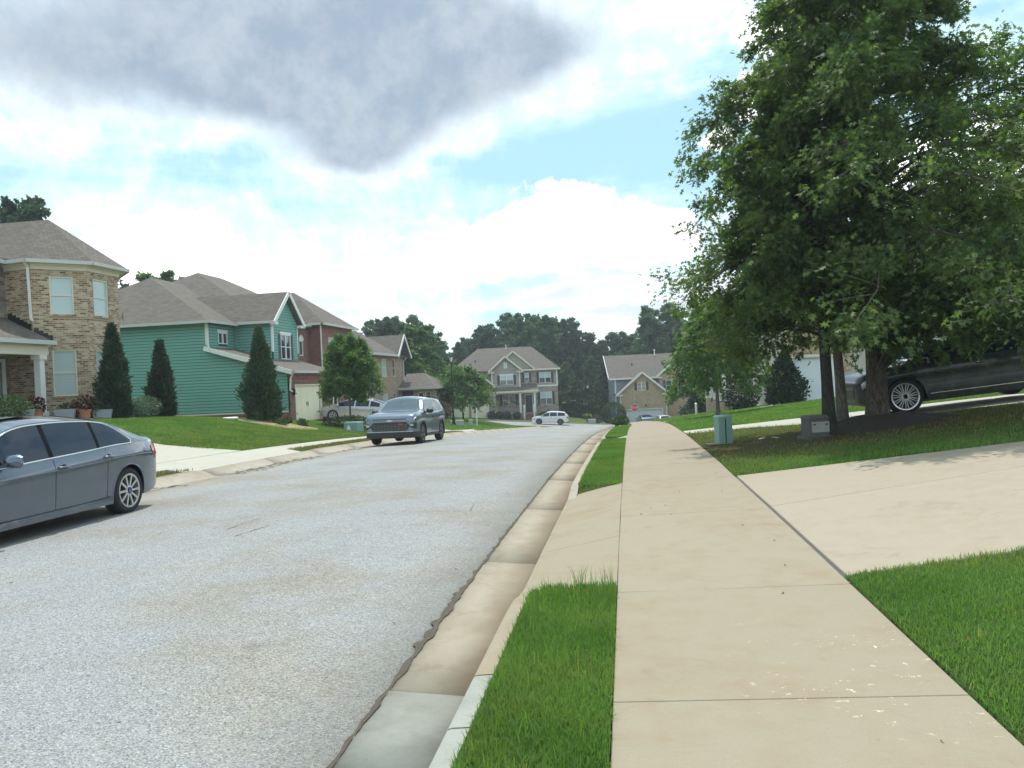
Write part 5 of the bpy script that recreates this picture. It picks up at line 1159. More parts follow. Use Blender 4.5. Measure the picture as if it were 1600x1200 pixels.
def wheel_mesh(R, wd, rim, spokes, m_rim, double=False, cap=None, thin=.05):
    """tyre outwards towards +y"""
    t = MB(); t.lathe([(rim + .005, -wd / 2 + .02), (R - .03, -wd / 2), (R, -wd / 2 + .035), (R, wd / 2 - .035), (R - .03, wd / 2 - .004), (rim + .012, wd / 2 - .012), (rim + .004, wd / 2 - .03)], 32, axis='Y')
    r = MB(); r.lathe([(rim + .006, wd / 2 - .028), (rim + .004, wd / 2 - .008), (rim - .022, wd / 2 - .012), (rim - .03, wd / 2 - .07)], 32, axis='Y')
    d_ = wd / 2 - .022
    for k in range(spokes):
        for e in ((-1, 1) if double else (0,)):
            a = 2 * math.pi * k / spokes + .1; a1 = a + e * .11; a0 = a + e * .16
            p0 = Vector((math.cos(a0) * .055, d_ - .004, math.sin(a0) * .055)); p1 = Vector((math.cos(a1) * (rim - .012), d_, math.sin(a1) * (rim - .012)))
            r.beam(p0, p1, .024, thin, up=(0, 1, 0)) if False else r.beam(p0, p1, thin, .024, up=(0, 1, 0))
    r.lathe([(.075, d_ - .02), (.072, d_ + .004), (.05, d_ + .014)], 16, axis='Y')
    b_ = MB(); b_.lathe([(rim - .02, d_ - .075), (.0, d_ - .075)], 20, axis='Y')
    return t, r, b_
def add_wheels(car, root, m_rim, spokes, double=False, cap=None, rimr=None, thin=.05, steer=0.0):
    P = car.P; R = P['R']; wd = P.get('wd', .225); rim = rimr or R * .70
    t, r, b_ = wheel_mesh(R, wd, rim, spokes, m_rim, double, cap, thin)
    first = None
    for xw in (P['xf'], P['xr']):
        for sd in (1, -1):
            y = sd * (car.wid(xw) - wd / 2 - P.get('inset', .02))
            if first is None:
                w_ = t.build('wheel', M['rubber'], root, uv=False, smooth=True); rr = r.build('rim', m_rim, w_, uv=False); bb = b_.build('brake', M['black'], w_, uv=False)
                if cap: c = MB(); c.lathe([(.026, wd / 2 - .010), (.025, wd / 2 - .004), (.0, wd / 2 - .003)], 16, axis='Y'); c.build('hub_cap', cap, w_, uv=False)
                first = w_
            else:
                w_ = copy_tree(first, root)
            w_.location = (xw, y, R); w_.rotation_euler = (0, .35 * xw, (0 if sd > 0 else math.pi) + (steer if xw > 0 else 0))
def mirror(car, root, x, m, zoff=.06, size=(.10, .12, .085)):
    for sd in (1, -1):
        y, z = car.up(x, .06); mb = MB(); z += zoff; cy = sd * (y + .13)
        mb.add([], []); 
        prof = [(-.55, .80), (-.2, 1), (.35, .85), (.8, .45), (1.0, .12)]; n = 8; V = []; F = []
        for px, k in prof:
            for j in range(n):
                a = 2 * math.pi * (j + .5) / n; V.append((x + size[0] * px, cy + size[1] * k * math.copysign(abs(math.cos(a)) ** .6, math.cos(a)), z + size[2] * k * math.copysign(abs(math.sin(a)) ** .6, math.sin(a))))
        for i in range(len(prof) - 1):
            for j in range(n): F.append((i * n + j, i * n + (j + 1) % n, (i + 1) * n + (j + 1) % n, (i + 1) * n + j))
        F.append(tuple(range(n))[::-1]); F.append(tuple((len(prof) - 1) * n + j for j in range(n)))
        mb.add(V, F); mb.beam((x + .03, sd * (y - .02), z - .055), (x + .01, cy, z - .05), .07, .035)
        o = mb.build('mirror', m, root, uv=False, smooth=True)
        try: o.data.set_sharp_from_angle(angle=rad(45))
        except Exception: pass
        g_ = MB(); g_.poly([(x - .56 * size[0], cy - .085, z - .055), (x - .56 * size[0], cy - .085, z + .055), (x - .56 * size[0], cy + .085, z + .055), (x - .56 * size[0], cy + .085, z - .055)]); g_.build('mirror_glass', M['alloy'], o, uv=False)
def seams(car, root, xs, zlo=.30):
    for x in xs:
        for sd in (1, -1):
            mb = MB()
            pts = [(x + dx, sd * (car.low(x, z) - .0012), z) for z, dx in ((max(zlo, car.bottom(x) + .05), .0), (.45, .0), (.6, .0), (.8, -.01), (car.belt(x) - .01, -.02))]
            mb.tube(pts, .0048, 4); mb.build('door_gap', M['black'], root, uv=False)
def handles(car, root, xs, m, dz=-.115, ln=.20):
    for x in xs:
        for sd in (1, -1):
            z = car.belt(x) + dz; y = car.low(x, z); mb = MB(); mb.tube([(x - ln / 2, sd * (y - .004), z - .004), (x - ln * .38, sd * (y + .022), z), (x, sd * (y + .028), z + .003), (x + ln * .38, sd * (y + .022), z + .002), (x + ln / 2, sd * (y - .004), z)], [.010, .016, .017, .016, .010], 6); o = mb.build('door_handle', m, root, uv=False, smooth=True)
            c = MB(); c.lathe([(.0, .003), (.052, .002), (.055, -.006)], 12, axis='Y')
            for i, v in enumerate(c.v): c.v[i] = (v[0] * 1.3 + x, sd * (y + v[1]), v[2] * .75 + z)
            c.build('handle_cup', M['black'], o, uv=False)
def on_front(mb, pts, x, d, mi=0):
    """outline on the nose plane: pts of (y, z), pushed forward by d"""
    return mb.prism([(x, y, z) for y, z in pts], (d, 0, 0), mi)

# --- the grey sedan on the left
PS = dict(L=4.90, W=1.86, R=.338, xf=1.46, xr=-1.50, Ra=.388, wd=.245, lean=.34,
          top=[(-2.45, .86), (-2.40, 1.02), (-2.30, 1.075), (-2.0, 1.11), (-1.72, 1.215), (-1.15, 1.435), (-.75, 1.50), (-.2, 1.525), (.25, 1.515), (.55, 1.47), (.95, 1.275), (1.42, 1.01), (1.9, .93), (2.25, .83), (2.45, .66)],
          belt=[(-2.45, .82), (-2.36, .97), (-1.9, 1.025), (-1.4, 1.025), (-.6, .985), (.4, .945), (1.1, .915), (1.6, .86), (2.1, .76), (2.45, .60)],
          wid=[(-2.45, .70), (-2.40, .775), (-2.25, .845), (-1.9, .905), (-1.4, .928), (0, .925), (1.3, .925), (1.8, .895), (2.15, .82), (2.36, .70), (2.45, .60)],
          sill=[(-2.45, .46), (-2.38, .36), (-2.2, .27), (-1.8, .24), (1.9, .20), (2.3, .23), (2.45, .34)],
          prof=[.955, .968, .985, .995, 1.0, 1.004, .984, .95])
c = Car(PS)
root = empty('sedan', (-8.16, 9.41, float(zroad(10.5)) + .045), -math.pi / 2, 'grey metallic sedan parked at the left kerb, cut off by the frame', 'car')
PG = paint_mat('grey_paint', (.115, .145, .19), .75, .26)
c.skin(root, PG, M['black'])
add_wheels(c, root, M['alloy'], 10, False, M['blue'], .245, .034)
def t1s(x): return .93 if -1.1 < x < 2 else max(.10, .93 - (max(0, -1.1 - x) / .52) ** 2 * .62)
for (a, b_) in ((.10, 1.15), (-.84, .02), (-1.58, -.90)):
    c.both(lambda S_: c.glass(a, b_, .05, t1s, off=.005, sides=S_), 'side_window', M['car_glass'], root, smooth=True)
c.both(lambda S_: c.strip(.02, .10, lambda x: [c.up(x, t) for t in np.linspace(.03, .95, 7)], n=2, off=.0055, sides=S_), 'pillar_trim', M['matte_black'], root); c.both(lambda S_: c.strip(-.90, -.84, lambda x: [c.up(x, t) for t in np.linspace(.03, .92, 7)], n=2, off=.0055, sides=S_), 'pillar_trim', M['matte_black'], root)
pts = [(x, *c.up(x, .02)) for x in np.linspace(1.24, -1.60, 22)] + [(x, *c.up(x, t1s(x) + .02)) for x in np.linspace(-1.63, 1.22, 30)]
c.both(lambda S_: c.line(pts + pts[:1], .0125, .004, sides=S_), 'window_trim', M['chrome'], root, smooth=True)
c.screen(.62, 1.34, rr=.12).build('windshield', M['car_glass'], root, uv=False, smooth=True); c.screen(-1.62, -.82, rr=.14).build('rear_window', M['car_glass'], root, uv=False, smooth=True)
mb = MB(); rows = [[(x, y, c.top(x) + .004 - .05 * y * y) for y in (-.42, 0, .42)] for x in (-.25, .05, .35)]
for a, d_ in zip(rows, rows[1:]):
    for k in range(2): mb.poly([a[k], a[k + 1], d_[k + 1], d_[k]][::-1])
mb.build('sunroof', M['car_glass'], root, uv=False)
seams(c, root, (1.12, .06, -.98)); handles(c, root, (-.10, -1.02), PG, -.13)
mirror(c, root, .86, PG)
c.both(lambda S_: c.line([(x, c.low(x, c.belt(x) - .155 + .02 * math.sin(x)) - .002, c.belt(x) - .155 + .02 * math.sin(x)) for x in np.linspace(-2.30, 1.2, 18)], .009, sides=S_), 'crease', PG, root, smooth=True)
c.both(lambda S_: c.line([(x, c.low(x, .30) + .002, .30 + .035 * max(0, (-.6 - x))) for x in np.linspace(-1.06, .98, 12)], .008, sides=S_), 'sill_groove', M['black'], root, smooth=True)
c.both(lambda S_: c.strip(-1.10, 1.06, lambda x: [(c.low(x, .22) + .012, .205), (c.low(x, .25) + .018, .255), (c.low(x, .29) + .004, .295)], n=8, sides=S_), 'side_skirt', PG, root, smooth=True)
for xw in (PS['xf'], PS['xr']):
    pts = [(xw + .39 * math.cos(t), c.low(xw + .39 * math.cos(t), .338 + .39 * math.sin(t)) - .004, .338 + .39 * math.sin(t)) for t in np.linspace(-.25, math.pi + .25, 20)]
    c.both(lambda S_: c.line(pts, .012, sides=S_), 'arch_lip', PG, root, smooth=True)
c.both(lambda S_: c.strip(-2.445, -2.16, lambda x: [(c.low(x, z), z) for z in np.linspace(.80 + .06 * (x + 2.4), .955, 4)], n=6, off=.008, sides=S_), 'tail_light', M['tail'], root, smooth=True)
for sd in (-1, 1): mb = MB(); on_front(mb, [(sd * .70, .80), (sd * .36, .80), (sd * .34, .94), (sd * .66, .95)], -2.452, -.012); mb.build('tail_light', M['tail'], root, uv=False)
c.both(lambda S_: c.strip(1.98, 2.36, lambda x: [(c.low(x, z), z) for z in np.linspace(.60, .70 - .10 * (x - 1.98), 4)], n=6, off=.008, sides=S_), 'headlight', M['lens'], root, smooth=True)
for sd in (-1, 1): mb = MB(); on_front(mb, [(sd * .05, .50), (sd * .34, .50), (sd * .31, .64), (sd * .07, .64)], 2.45, .02); mb.build('grille', M['black'], root, uv=False)
mb = MB(); mb.box((-2.48, -.26, .62), (-2.45, .26, .74)); mb.build('number_plate', M['white'], root, uv=False)

# --- the grey-blue SUV facing the viewer
PV = dict(L=4.41, W=1.81, R=.345, xf=1.30, xr=-1.34, Ra=.41, wd=.225, lean=.43,
          top=[(-2.2, 1.0), (-2.15, 1.18), (-2.0, 1.42), (-1.8, 1.575), (-1.2, 1.635), (-.4, 1.66), (.1, 1.645), (.38, 1.59), (.72, 1.36), (1.0, 1.165), (1.15, 1.13), (1.6, 1.095), (2.0, 1.035), (2.14, .985), (2.205, .90)],
          belt=[(-2.2, .96), (-2.1, 1.08), (-1.6, 1.10), (-.6, 1.06), (.5, 1.04), (1.1, 1.045), (1.6, 1.03), (2.0, .98), (2.14, .94), (2.205, .86)],
          wid=[(-2.2, .74), (-2.12, .83), (-1.9, .885), (-1.3, .905), (0, .893), (1.3, .905), (1.75, .90), (2.0, .875), (2.14, .84), (2.205, .80)],
          sill=[(-2.2, .50), (-2.0, .36), (-1.6, .26), (1.6, .26), (2.0, .25), (2.205, .32)],
          prof=[.975, .985, .99, .985, .985, 1.0, .995, .965])
c = Car(PV)
root = empty('suv', (-7.72, 28.0, float(zroad(27.5)) + .045), -math.pi / 2 - .015, 'blue-grey compact SUV parked at the left kerb facing the viewer', 'SUV'); root.rotation_euler = (0, -.033, -math.pi / 2 - .015)
PB = paint_mat('blue_grey_paint', (.16, .21, .27), .65, .28)
c.skin(root, PB, M['black']); add_wheels(c, root, M['dark_alloy'], 5, True, None, .235, .05)
for (a, b_) in ((.10, 1.0), (-.82, .03), (-1.75, -.90)): c.both(lambda S_: c.glass(a, b_, .06, .92 if a > -1 else (lambda x: .92 if x > -1.3 else .92 - (-1.3 - x) * .8), off=.005, sides=S_), 'side_window', M['car_glass'], root, smooth=True)
c.screen(.42, 1.0, rr=.12).build('windshield', M['wind'], root, uv=False, smooth=True); c.screen(-2.15, -1.85, rr=.2).build('rear_window', M['car_glass'], root, uv=False)
seams(c, root, (1.08, .06, -.90)); handles(c, root, (-.10, -1.05), M['black'], -.16); mirror(c, root, .72, M['black'], .05, (.09, .13, .085))
for sd in (1, -1): mb = MB(); mb.tube([(x, sd * (c.up(x, 1)[0] - .04), c.up(x, 1)[1] + (.10 if -1.5 < x < -.05 else .06)) for x in (.1, -.05, -.5, -1.0, -1.5, -1.65)], .018, 6); mb.build('roof_rail', M['black'], root, uv=False, smooth=True)
for xw in (PV['xf'], PV['xr']):
    pts = [(xw + .415 * math.cos(t), c.low(xw + .415 * math.cos(t), .345 + .415 * math.sin(t)) - .004, .345 + .415 * math.sin(t)) for t in np.linspace(-.3, math.pi + .3, 18)]
    c.both(lambda S_: c.line(pts, .024, sides=S_), 'arch_trim', M['black'], root, smooth=True)
c.both(lambda S_: c.strip(-.92, .88, lambda x: [(c.low(x, .27) + .008, .265), (c.low(x, .33) + .010, .34)], n=6, sides=S_), 'side_skirt', M['black'], root)
mb = MB(); on_front(mb, [(-.58, .47), (.58, .47), (.68, .64), (.56, .76), (-.56, .76), (-.68, .64)], 2.198, .022); gr = mb.build('grille', M['black'], root, uv=False)
mb = MB()
for z in (.50, .555, .61, .665): mb.box((2.217, -.60, z), (2.226, .60, z + .018))
for y in np.arange(-.54, .55, .12): mb.box((2.217, y, .49), (2.2245, y + .018, .70))
mb.build('mesh', M['util_dark'], gr, uv=False)
mb = MB(); on_front(mb, [(-.70, .785), (.70, .785), (.66, .835), (-.66, .835)], 2.19, .03); mb.build('grille_bar', PB, root, uv=False)
mb = MB(); on_front(mb, [(-.115, .785), (-.05, .785), (-.045, .77), (.045, .77), (.05, .785), (.115, .785), (.095, .835), (.045, .835), (.04, .85), (-.04, .85), (-.045, .835), (-.095, .835)], 2.218, .018); mb.build('emblem', M['gold'], root, uv=False)
mb = MB(); on_front(mb, [(.30, .665), (.42, .665), (.42, .715), (.30, .715)], 2.217, .014); on_front(mb, [(.30, .685), (.35, .685), (.35, .695), (.30, .695)], 2.231, .003); mb.build('badge', M['red'], root, uv=False)
for sd in (1, -1):
    c.strip(2.0, 2.2, lambda x: [(c.low(x, z), z) for z in (.54, .60, .67, .73)], n=4, off=.012, sides=(sd,)).build('lamp_housing', M['black'], root, uv=False); c.strip(1.72, 2.2, lambda x: [(c.low(x, z), z) for z in (.255, .34, .43)], n=5, off=.012, sides=(sd,)).build('bumper_corner', M['black'], root, uv=False)
    mb = MB(); on_front(mb, [(sd * .79, .54), (sd * .66, .60), (sd * .72, .72), (sd * .80, .73)], 2.205, .012); mb.build('lamp_housing', M['black'], root, uv=False)
    mb = MB(); mb.obox((2.222, sd * .755, .655), (.012, -sd * .006, 0), (.004, sd * .05, 0), (0, 0, .035)); mb.build('headlight', M['lens'], root, uv=False)
    mb = MB(); mb.add([(2.06, sd * .875, .88), (2.17, sd * .825, .85), (2.214, sd * .60, .835), (2.208, sd * .60, .868), (2.06, sd * .872, .915)], [(0, 1, 2, 3, 4)] if sd > 0 else [(4, 3, 2, 1, 0)]); mb.build('daylight', M['lens'], root, uv=False)
mb = MB(); on_front(mb, [(-.80, .25), (.80, .25), (.815, .43), (-.815, .43)], 2.15, .065); mb.build('lower_bumper', M['black'], root, uv=False)
mb = MB(); on_front(mb, [(-.78, .435), (.78, .435), (.785, .46), (-.785, .46)], 2.18, .045); mb.build('bumper_bar', M['util_grey'], root, uv=False)
mb = MB(); on_front(mb, [(-.60, .845), (.60, .845), (.60, .872), (-.60, .872)], 2.19, .022); mb.build('hood_slot', M['black'], root, uv=False)

# --- plainer builder for the cars that show small
def small_car(label, cat, P, paint, loc, rz, doors, wins, ws, rw, spokes=7, rimm='alloy', extras=None, name='car', double=False, rimr=None, tilt=0.0, thin=.05):
    c = Car(P); root = empty(name, loc, rz, label, cat); root.rotation_euler = (0, tilt, rz)
    c.skin(root, paint, M['black']); add_wheels(c, root, M[rimm], spokes, double, None, rimr, thin)
    for (a, b_) in wins: c.both(lambda S_: c.glass(a, b_, .06, .92, off=.005, sides=S_), 'side_window', M['car_glass'], root, smooth=True)
    c.screen(*ws, rr=.10).build('windshield', M['car_glass'], root, uv=False, smooth=True); c.screen(*rw, rr=.16).build('rear_window', M['car_glass'], root, uv=False, smooth=True)
    seams(c, root, doors); handles(c, root, [d - .16 for d in doors[1:]], paint, -.13); mirror(c, root, ws[1] - .30, paint)
    L = P['L'] / 2
    c.both(lambda S_: c.strip(-L + .01, -L + .22, lambda x: [(c.low(x, z), z) for z in np.linspace(c.belt(x) - .24, c.belt(x) - .03, 4)], n=5, off=.008, sides=S_), 'tail_light', M['tail'], root)
    c.both(lambda S_: c.strip(L - .45, L - .08, lambda x: [(c.low(x, z), z) for z in np.linspace(c.belt(x) - .19, c.belt(x) - .05, 4)], n=5, off=.008, sides=S_), 'headlight', M['lens'], root)
    mb = MB(); zb = c.belt(L) - .12; on_front(mb, [(-.42, zb - .22), (.42, zb - .22), (.48, zb), (-.48, zb)], L - .005, .02); mb.build('grille', M['black'], root, uv=False)
    for xw in (P['xf'], P['xr']):
        Ra = P.get('Ra', P['R'] * 1.13); pts = [(xw + Ra * math.cos(t), c.low(xw + Ra * math.cos(t), P['R'] + Ra * math.sin(t)) - .004, P['R'] + Ra * math.sin(t)) for t in np.linspace(-.2, math.pi + .2, 16)]
        c.both(lambda S_: c.line(pts, .016, sides=S_), 'arch_trim', M['black'] if extras == 'clad' else paint, root, smooth=True)
    return c, root
def scaled(P, k):
    Q = dict(P); 
    for n_ in ('top', 'belt', 'wid', 'sill'): Q[n_] = [(x * k, y) for x, y in P[n_]]
    for n_ in ('L', 'xf', 'xr'): Q[n_] = P[n_] * k
    return Q
PW_ = paint_mat('white_paint', (.74, .74, .74), .0, .3); PSI = paint_mat('silver_paint', (.46, .47, .48), .6, .3); PK = paint_mat('black_paint', (.006, .007, .010), .0, .3, .35); PBL = paint_mat('slate_blue_paint', (.12, .16, .22), .5, .3)
PC = dict(PV); PC.update(L=4.60, R=.35, xf=1.36, xr=-1.32,
          top=[(-2.3, .98), (-2.27, 1.15), (-2.05, 1.42), (-1.8, 1.60), (-1.2, 1.67), (-.4, 1.69), (.1, 1.66), (.42, 1.58), (.85, 1.30), (1.18, 1.10), (1.6, 1.03), (2.05, .93), (2.22, .84), (2.3, .72)], belt=[(-2.3, .94), (-2.2, 1.08), (-1.6, 1.10), (-.6, 1.05), (.5, 1.0), (1.2, .96), (1.7, .90), (2.1, .80), (2.3, .66)],
          wid=[(-2.3, .74), (-2.2, .84), (-1.9, .90), (-1.3, .925), (0, .92), (1.36, .925), (1.8, .90), (2.1, .80), (2.24, .68), (2.3, .58)], sill=[(-2.3, .5), (-2.1, .36), (-1.6, .26), (1.7, .24), (2.1, .25), (2.3, .32)])
cp = far_pt(4.6, 101.2)
small_car('white crossover SUV parked side-on across the end of the street', 'SUV', PC, PW_, (cp[0], cp[1], cp[2] + .05), math.pi + YAW - .12, (1.1, .05, -.95), ((.10, 1.08), (-.85, .02), (-1.85, -.95)), (.45, 1.2), (-2.25, -1.85), extras='clad', name='suv', tilt=-.055, rimm='dark_alloy')
PF = dict(PS); PF.update(L=4.5, R=.325, xf=1.36, xr=-1.32, Ra=.37,
          top=[(-2.25, .80), (-2.2, 1.0), (-2.05, 1.08), (-1.7, 1.20), (-1.1, 1.40), (-.5, 1.475), (.0, 1.48), (.5, 1.40), (1.0, 1.17), (1.45, .98), (1.9, .86), (2.15, .74), (2.25, .60)], belt=[(-2.25, .76), (-2.15, .98), (-1.6, 1.0), (-.6, .96), (.5, .91), (1.2, .87), (1.7, .80), (2.1, .68), (2.25, .55)],
          wid=[(-2.25, .68), (-2.15, .80), (-1.9, .86), (-1.3, .89), (0, .89), (1.3, .89), (1.75, .86), (2.05, .76), (2.2, .64), (2.25, .56)], sill=[(-2.25, .45), (-2.1, .33), (-1.7, .24), (1.7, .21), (2.1, .23), (2.25, .32)])
sx_, sy_ = -16.1, 47.2
small_car('silver-white compact car on the driveway behind the small round tree', 'car', PF, PSI, (sx_, sy_, gz(-16.2, 47.2) + .04), math.pi, (1.08, .02, -.95), ((.08, 1.1), (-.82, .0), (-1.5, -.92)), (.55, 1.35), (-1.75, -.95), name='car', tilt=-.10)
PX = dict(PC); PX.update(L=5.05, W=2.0, R=.395, xf=1.58, xr=-1.52, Ra=.455, wd=.28,
          top=[(-2.52, 1.02), (-2.46, 1.25), (-2.2, 1.46), (-1.95, 1.61), (-1.2, 1.68), (-.4, 1.70), (.2, 1.67), (.55, 1.60), (1.0, 1.35), (1.38, 1.17), (1.9, 1.10), (2.3, 1.01), (2.45, .94), (2.52, .82)], belt=[(-2.52, .98), (-2.4, 1.16), (-1.8, 1.13), (-.6, 1.10), (.5, 1.08), (1.3, 1.06), (1.9, 1.01), (2.3, .93), (2.52, .77)],
          wid=[(-2.52, .82), (-2.4, .93), (-2.1, .98), (-1.5, 1.0), (0, .99), (1.5, 1.0), (1.95, .98), (2.3, .88), (2.45, .78), (2.52, .68)], sill=[(-2.52, .5), (-2.3, .36), (-1.8, .28), (1.9, .28), (2.3, .27), (2.52, .34)])
bz = gz(6.26, 19.3); bz2 = gz(9.4, 19.6)
c, root = small_car('black luxury SUV with spoked wheels in the driveway behind the oak', 'SUV', PX, PK, (7.83, 20.2, (bz + bz2) / 2 + .02), math.pi + .04, (1.22, .06, -1.05), ((.12, 1.2), (-.95, .02), (-2.0, -1.05)), (.60, 1.42), (-2.45, -2.0), spokes=11, double=True, rimr=.305, name='suv', tilt=math.atan2(bz2 - bz, 3.1), rimm='alloy', thin=.014)
c.both(lambda S_: c.line([(x, c.low(x, .40) + .004, .40) for x in np.linspace(-1.0, 1.05, 8)], .013, sides=S_), 'side_trim', M['chrome'], root)
cp = far_pt(17.4, 106.6); small_car('dark blue hatchback parked behind the stop sign, half hidden by the rise', 'car', PF, PBL, (cp[0], cp[1], cp[2] + .05), YAW + math.pi / 2, (1.08, .02, -.95), ((.08, 1.1), (-.82, .0), (-1.5, -.92)), (.55, 1.35), (-1.75, -.95), name='car')
cp = far_pt(19.8, 107.0); small_car('white car parked before the white garage door, half hidden by the rise', 'car', PC, PW_, (cp[0], cp[1], cp[2] - .15), YAW + math.pi / 2, (1.1, .05, -.95), ((.10, 1.08), (-.85, .02), (-1.85, -.95)), (.45, 1.2), (-2.25, -1.85), name='car')
M['brown_shrub'] = leaf_mat('brown_shrub', (.035, .028, .016), (.10, .075, .035), .15)

# ------------------------------------------------------------------ trees
LEAF_OAK = np.array([(0, 0), (.22, .07), (.36, .34), (.42, .07), (.70, .30), (.68, .06), (1.0, 0), (.68, -.06), (.70, -.30), (.42, -.07), (.36, -.34), (.22, -.07)])
LEAF_OVAL = np.array([(0, 0), (.3, .22), (.65, .20), (1, 0), (.65, -.20), (.3, -.22)])
LEAF_CLUMP = np.array([(0, .1), (.22, .42), (.40, .20), (.72, .48), (.80, .12), (1.05, .05), (.82, -.22), (.70, -.46), (.42, -.25), (.15, -.42)])
LEAF_JUN = np.array([(0, .05), (.5, .13), (1, 0), (.5, -.13), (0, -.05)])
LEAF_BLADE = np.array([(0, .04), (.6, .055), (1, 0), (.6, -.055), (0, -.04)])
def leaves(rng, pos, dirs, size, shape, fold=.25, spread=.6, up=.3):
    """one small lobed polygon per leaf, growing from pos along dirs"""
    n = len(pos); d = dirs + rng.normal(0, spread, (n, 3)); d /= np.linalg.norm(d, axis=1)[:, None] + 1e-9
    nr = rng.normal(0, .55, (n, 3)); nr[:, 2] += up + .5
    side = np.cross(nr, d); side /= np.linalg.norm(side, axis=1)[:, None] + 1e-9
    nrm = np.cross(d, side); L = size * rng.uniform(.65, 1.25, n)
    k = len(shape); P = pos[:, None, :] + (d * L[:, None])[:, None, :] * shape[None, :, :1] + (side * L[:, None])[:, None, :] * shape[None, :, 1:2]
    P = P - nrm[:, None, :] * (np.abs(shape[:, 1]) * fold)[None, :, None] * L[:, None, None]
    P[:, :, 2] -= (shape[None, :, 0] ** 2) * (.18 * L)[:, None]
    return P.reshape(-1, 3), np.full(n, k)
def build_tree(name, label, loc, rng, H, th, env, nl, twigs, lpt, lsize, shape, m_leaf, m_bark, rt, cat='tree', group=None, lowang=-5, hiang=62, lean=(0, 0), twl=.30, up=.35, limb_n=5, flat=.6, lv=(.78, 1.10), extra=()):
    root = empty(name, loc, 0, label, cat, group) if label is not None else empty(name, loc, 0)
    tr = MB(); top = Vector((lean[0], lean[1], H * .96))
    def axis(z): t = z / H; return Vector((lean[0] * t * t, lean[1] * t * t, z))
    zs = [-.25, 0, .12, .4] + list(np.linspace(1.0, H * .95, 8)) if H > 3 else [-.15, 0] + list(np.linspace(.3, H * .95, 6))
    tr.tube([axis(z) + Vector((rng.normal(0, .02 * rt * 8) if z > 1 else 0, rng.normal(0, .02 * rt * 8) if z > 1 else 0, 0)) for z in zs], [rt * (1.55 if z <= 0 else 1.25 if z < .2 else 1.05 if z < .5 else max(.05, 1 - z / (H * 1.02)) ** .85) for z in zs], 10)
    tp, td = [], []
    ga = 2.39996; a0 = rng.uniform(0, 6.28)
    for i in range(nl + len(extra)):
        t = (i + .5) / nl; z = th + (H * .95 - th) * (min(t, 1) ** .92); az_ = a0 + ga * i + rng.normal(0, .25)
        if i >= nl: z, az_, R = extra[i - nl]; t = max(0, (z - th) / (H * .95 - th))
        else: R = env(z / H, az_) * rng.uniform(*lv); el_ = rad(lowang + (hiang - lowang) * t ** 1.3 + rng.normal(0, 6))
        d = Vector((math.cos(az_), math.sin(az_), 0)); p0 = axis(max(z - R * math.tan(max(el_, -.1)) * .55, th * .55))
        pts = [p0]
        for k in range(1, limb_n + 1):
            s = k / limb_n; hz = R * s; pz = p0.z + (z - p0.z) * s ** .8 + R * .16 * math.sin(s * 3.1) - R * .10 * s * s
            side = Vector((-d.y, d.x, 0)) * rng.normal(0, .07 * R) * s
            pts.append(Vector((p0.x, p0.y, 0)) + d * hz + side + Vector((0, 0, pz)))
        r0 = max(.010, rt * .24 * (1 - t * .7)); tr.tube(pts, [r0 * (1 - .82 * k / limb_n) for k in range(limb_n + 1)], 5, cap=False)
        for k in range(twigs):
            s = .18 + .82 * ((k + rng.random()) / twigs) ** .75; j = min(limb_n - 1, int(s * limb_n)); f = s * limb_n - j
            p = pts[j].lerp(pts[j + 1], f); ld = (pts[j + 1] - pts[j]).normalized()
            sd = Vector((rng.normal(), rng.normal(), rng.normal() * flat + .10)).normalized()
            td_ = (ld * .75 + sd).normalized(); ln = twl * R * rng.uniform(.5, 1.2) * (1.15 - .45 * s) + .05
            q_ = p + td_ * ln
            if q_.z < th * .45: q_.z = th * .45 + abs(rng.normal(0, .15))
            if ln > .2: tr.tube([p, q_], [max(.005, r0 * .22), .003], 3, cap=False)
            n = max(1, int(lpt * rng.uniform(.6, 1.3)))
            u = rng.uniform(.15, 1.1, n)[:, None]; pp = np.array(p)[None] * (1 - u) + np.array(q_)[None] * u + rng.normal(0, .07 * ln + lsize * .35, (n, 3))
            tp.append(pp); td.append(np.tile(np.array(td_), (n, 1)))
    # leader top
    pos = np.concatenate(tp); dr = np.concatenate(td)
    V, lt = leaves(rng, pos, dr, lsize, shape, up=up)
    trunk = tr.build('trunk', m_bark, root, uv=False, smooth=True)
    cr = npmesh('crown', V, np.arange(len(V)), lt, m_leaf, parent=root)
    return root
def env_cone(R, base=.15, p=.8):
    def f(t, a): return R * max(.06, (1 - t)) ** p * min(1, .55 + (t / max(base, .01)) * .45 if t < base else 1)
    return f
def env_round(R):
    def f(t, a): return R * math.sqrt(max(.03, 1 - ((t - .52) / .50) ** 2))
    return f
rng = np.random.default_rng(11)
# the big oak: broad low skirt narrowing to a high top
def env_oak(t, a):
    r = np.interp(t, [.08, .16, .28, .40, .50, .60, .73, .85, 1.0], [3.9, 4.4, 4.55, 4.1, 3.5, 2.7, 1.9, 1.2, .25])
    return float(r) * (1 + .06 * math.sin(3 * a + 1.0) + (.16 * math.cos(a + .5) * (1 if t < .5 else -.6 if t > .62 else 0)))
gzk = gz(5.05, 17.13)
build_tree('oak_tree', 'big dark green oak filling the right of the view, in a mulch mound', (5.05, 17.13, gzk + .08), rng, 12.2, 1.75, env_oak, 136, 19, 60, .145, LEAF_OAK, M['oak_leaf'], M['bark'], .205, lowang=-14, hiang=62, twl=.23, limb_n=6, up=.3, lv=(.62, 1.16), flat=.42, extra=[(1.9 + 1.5 * ((k * 37) % 17) / 17, rad(-82 + 118 * k / 19), 3.0 + 2.4 * ((k * 53) % 19) / 19) for k in range(20)])
def env_side(t, a): return float(np.interp(t, [.1, .25, .5, .8, 1], [1.6, 2.1, 1.9, 1.2, .3]))
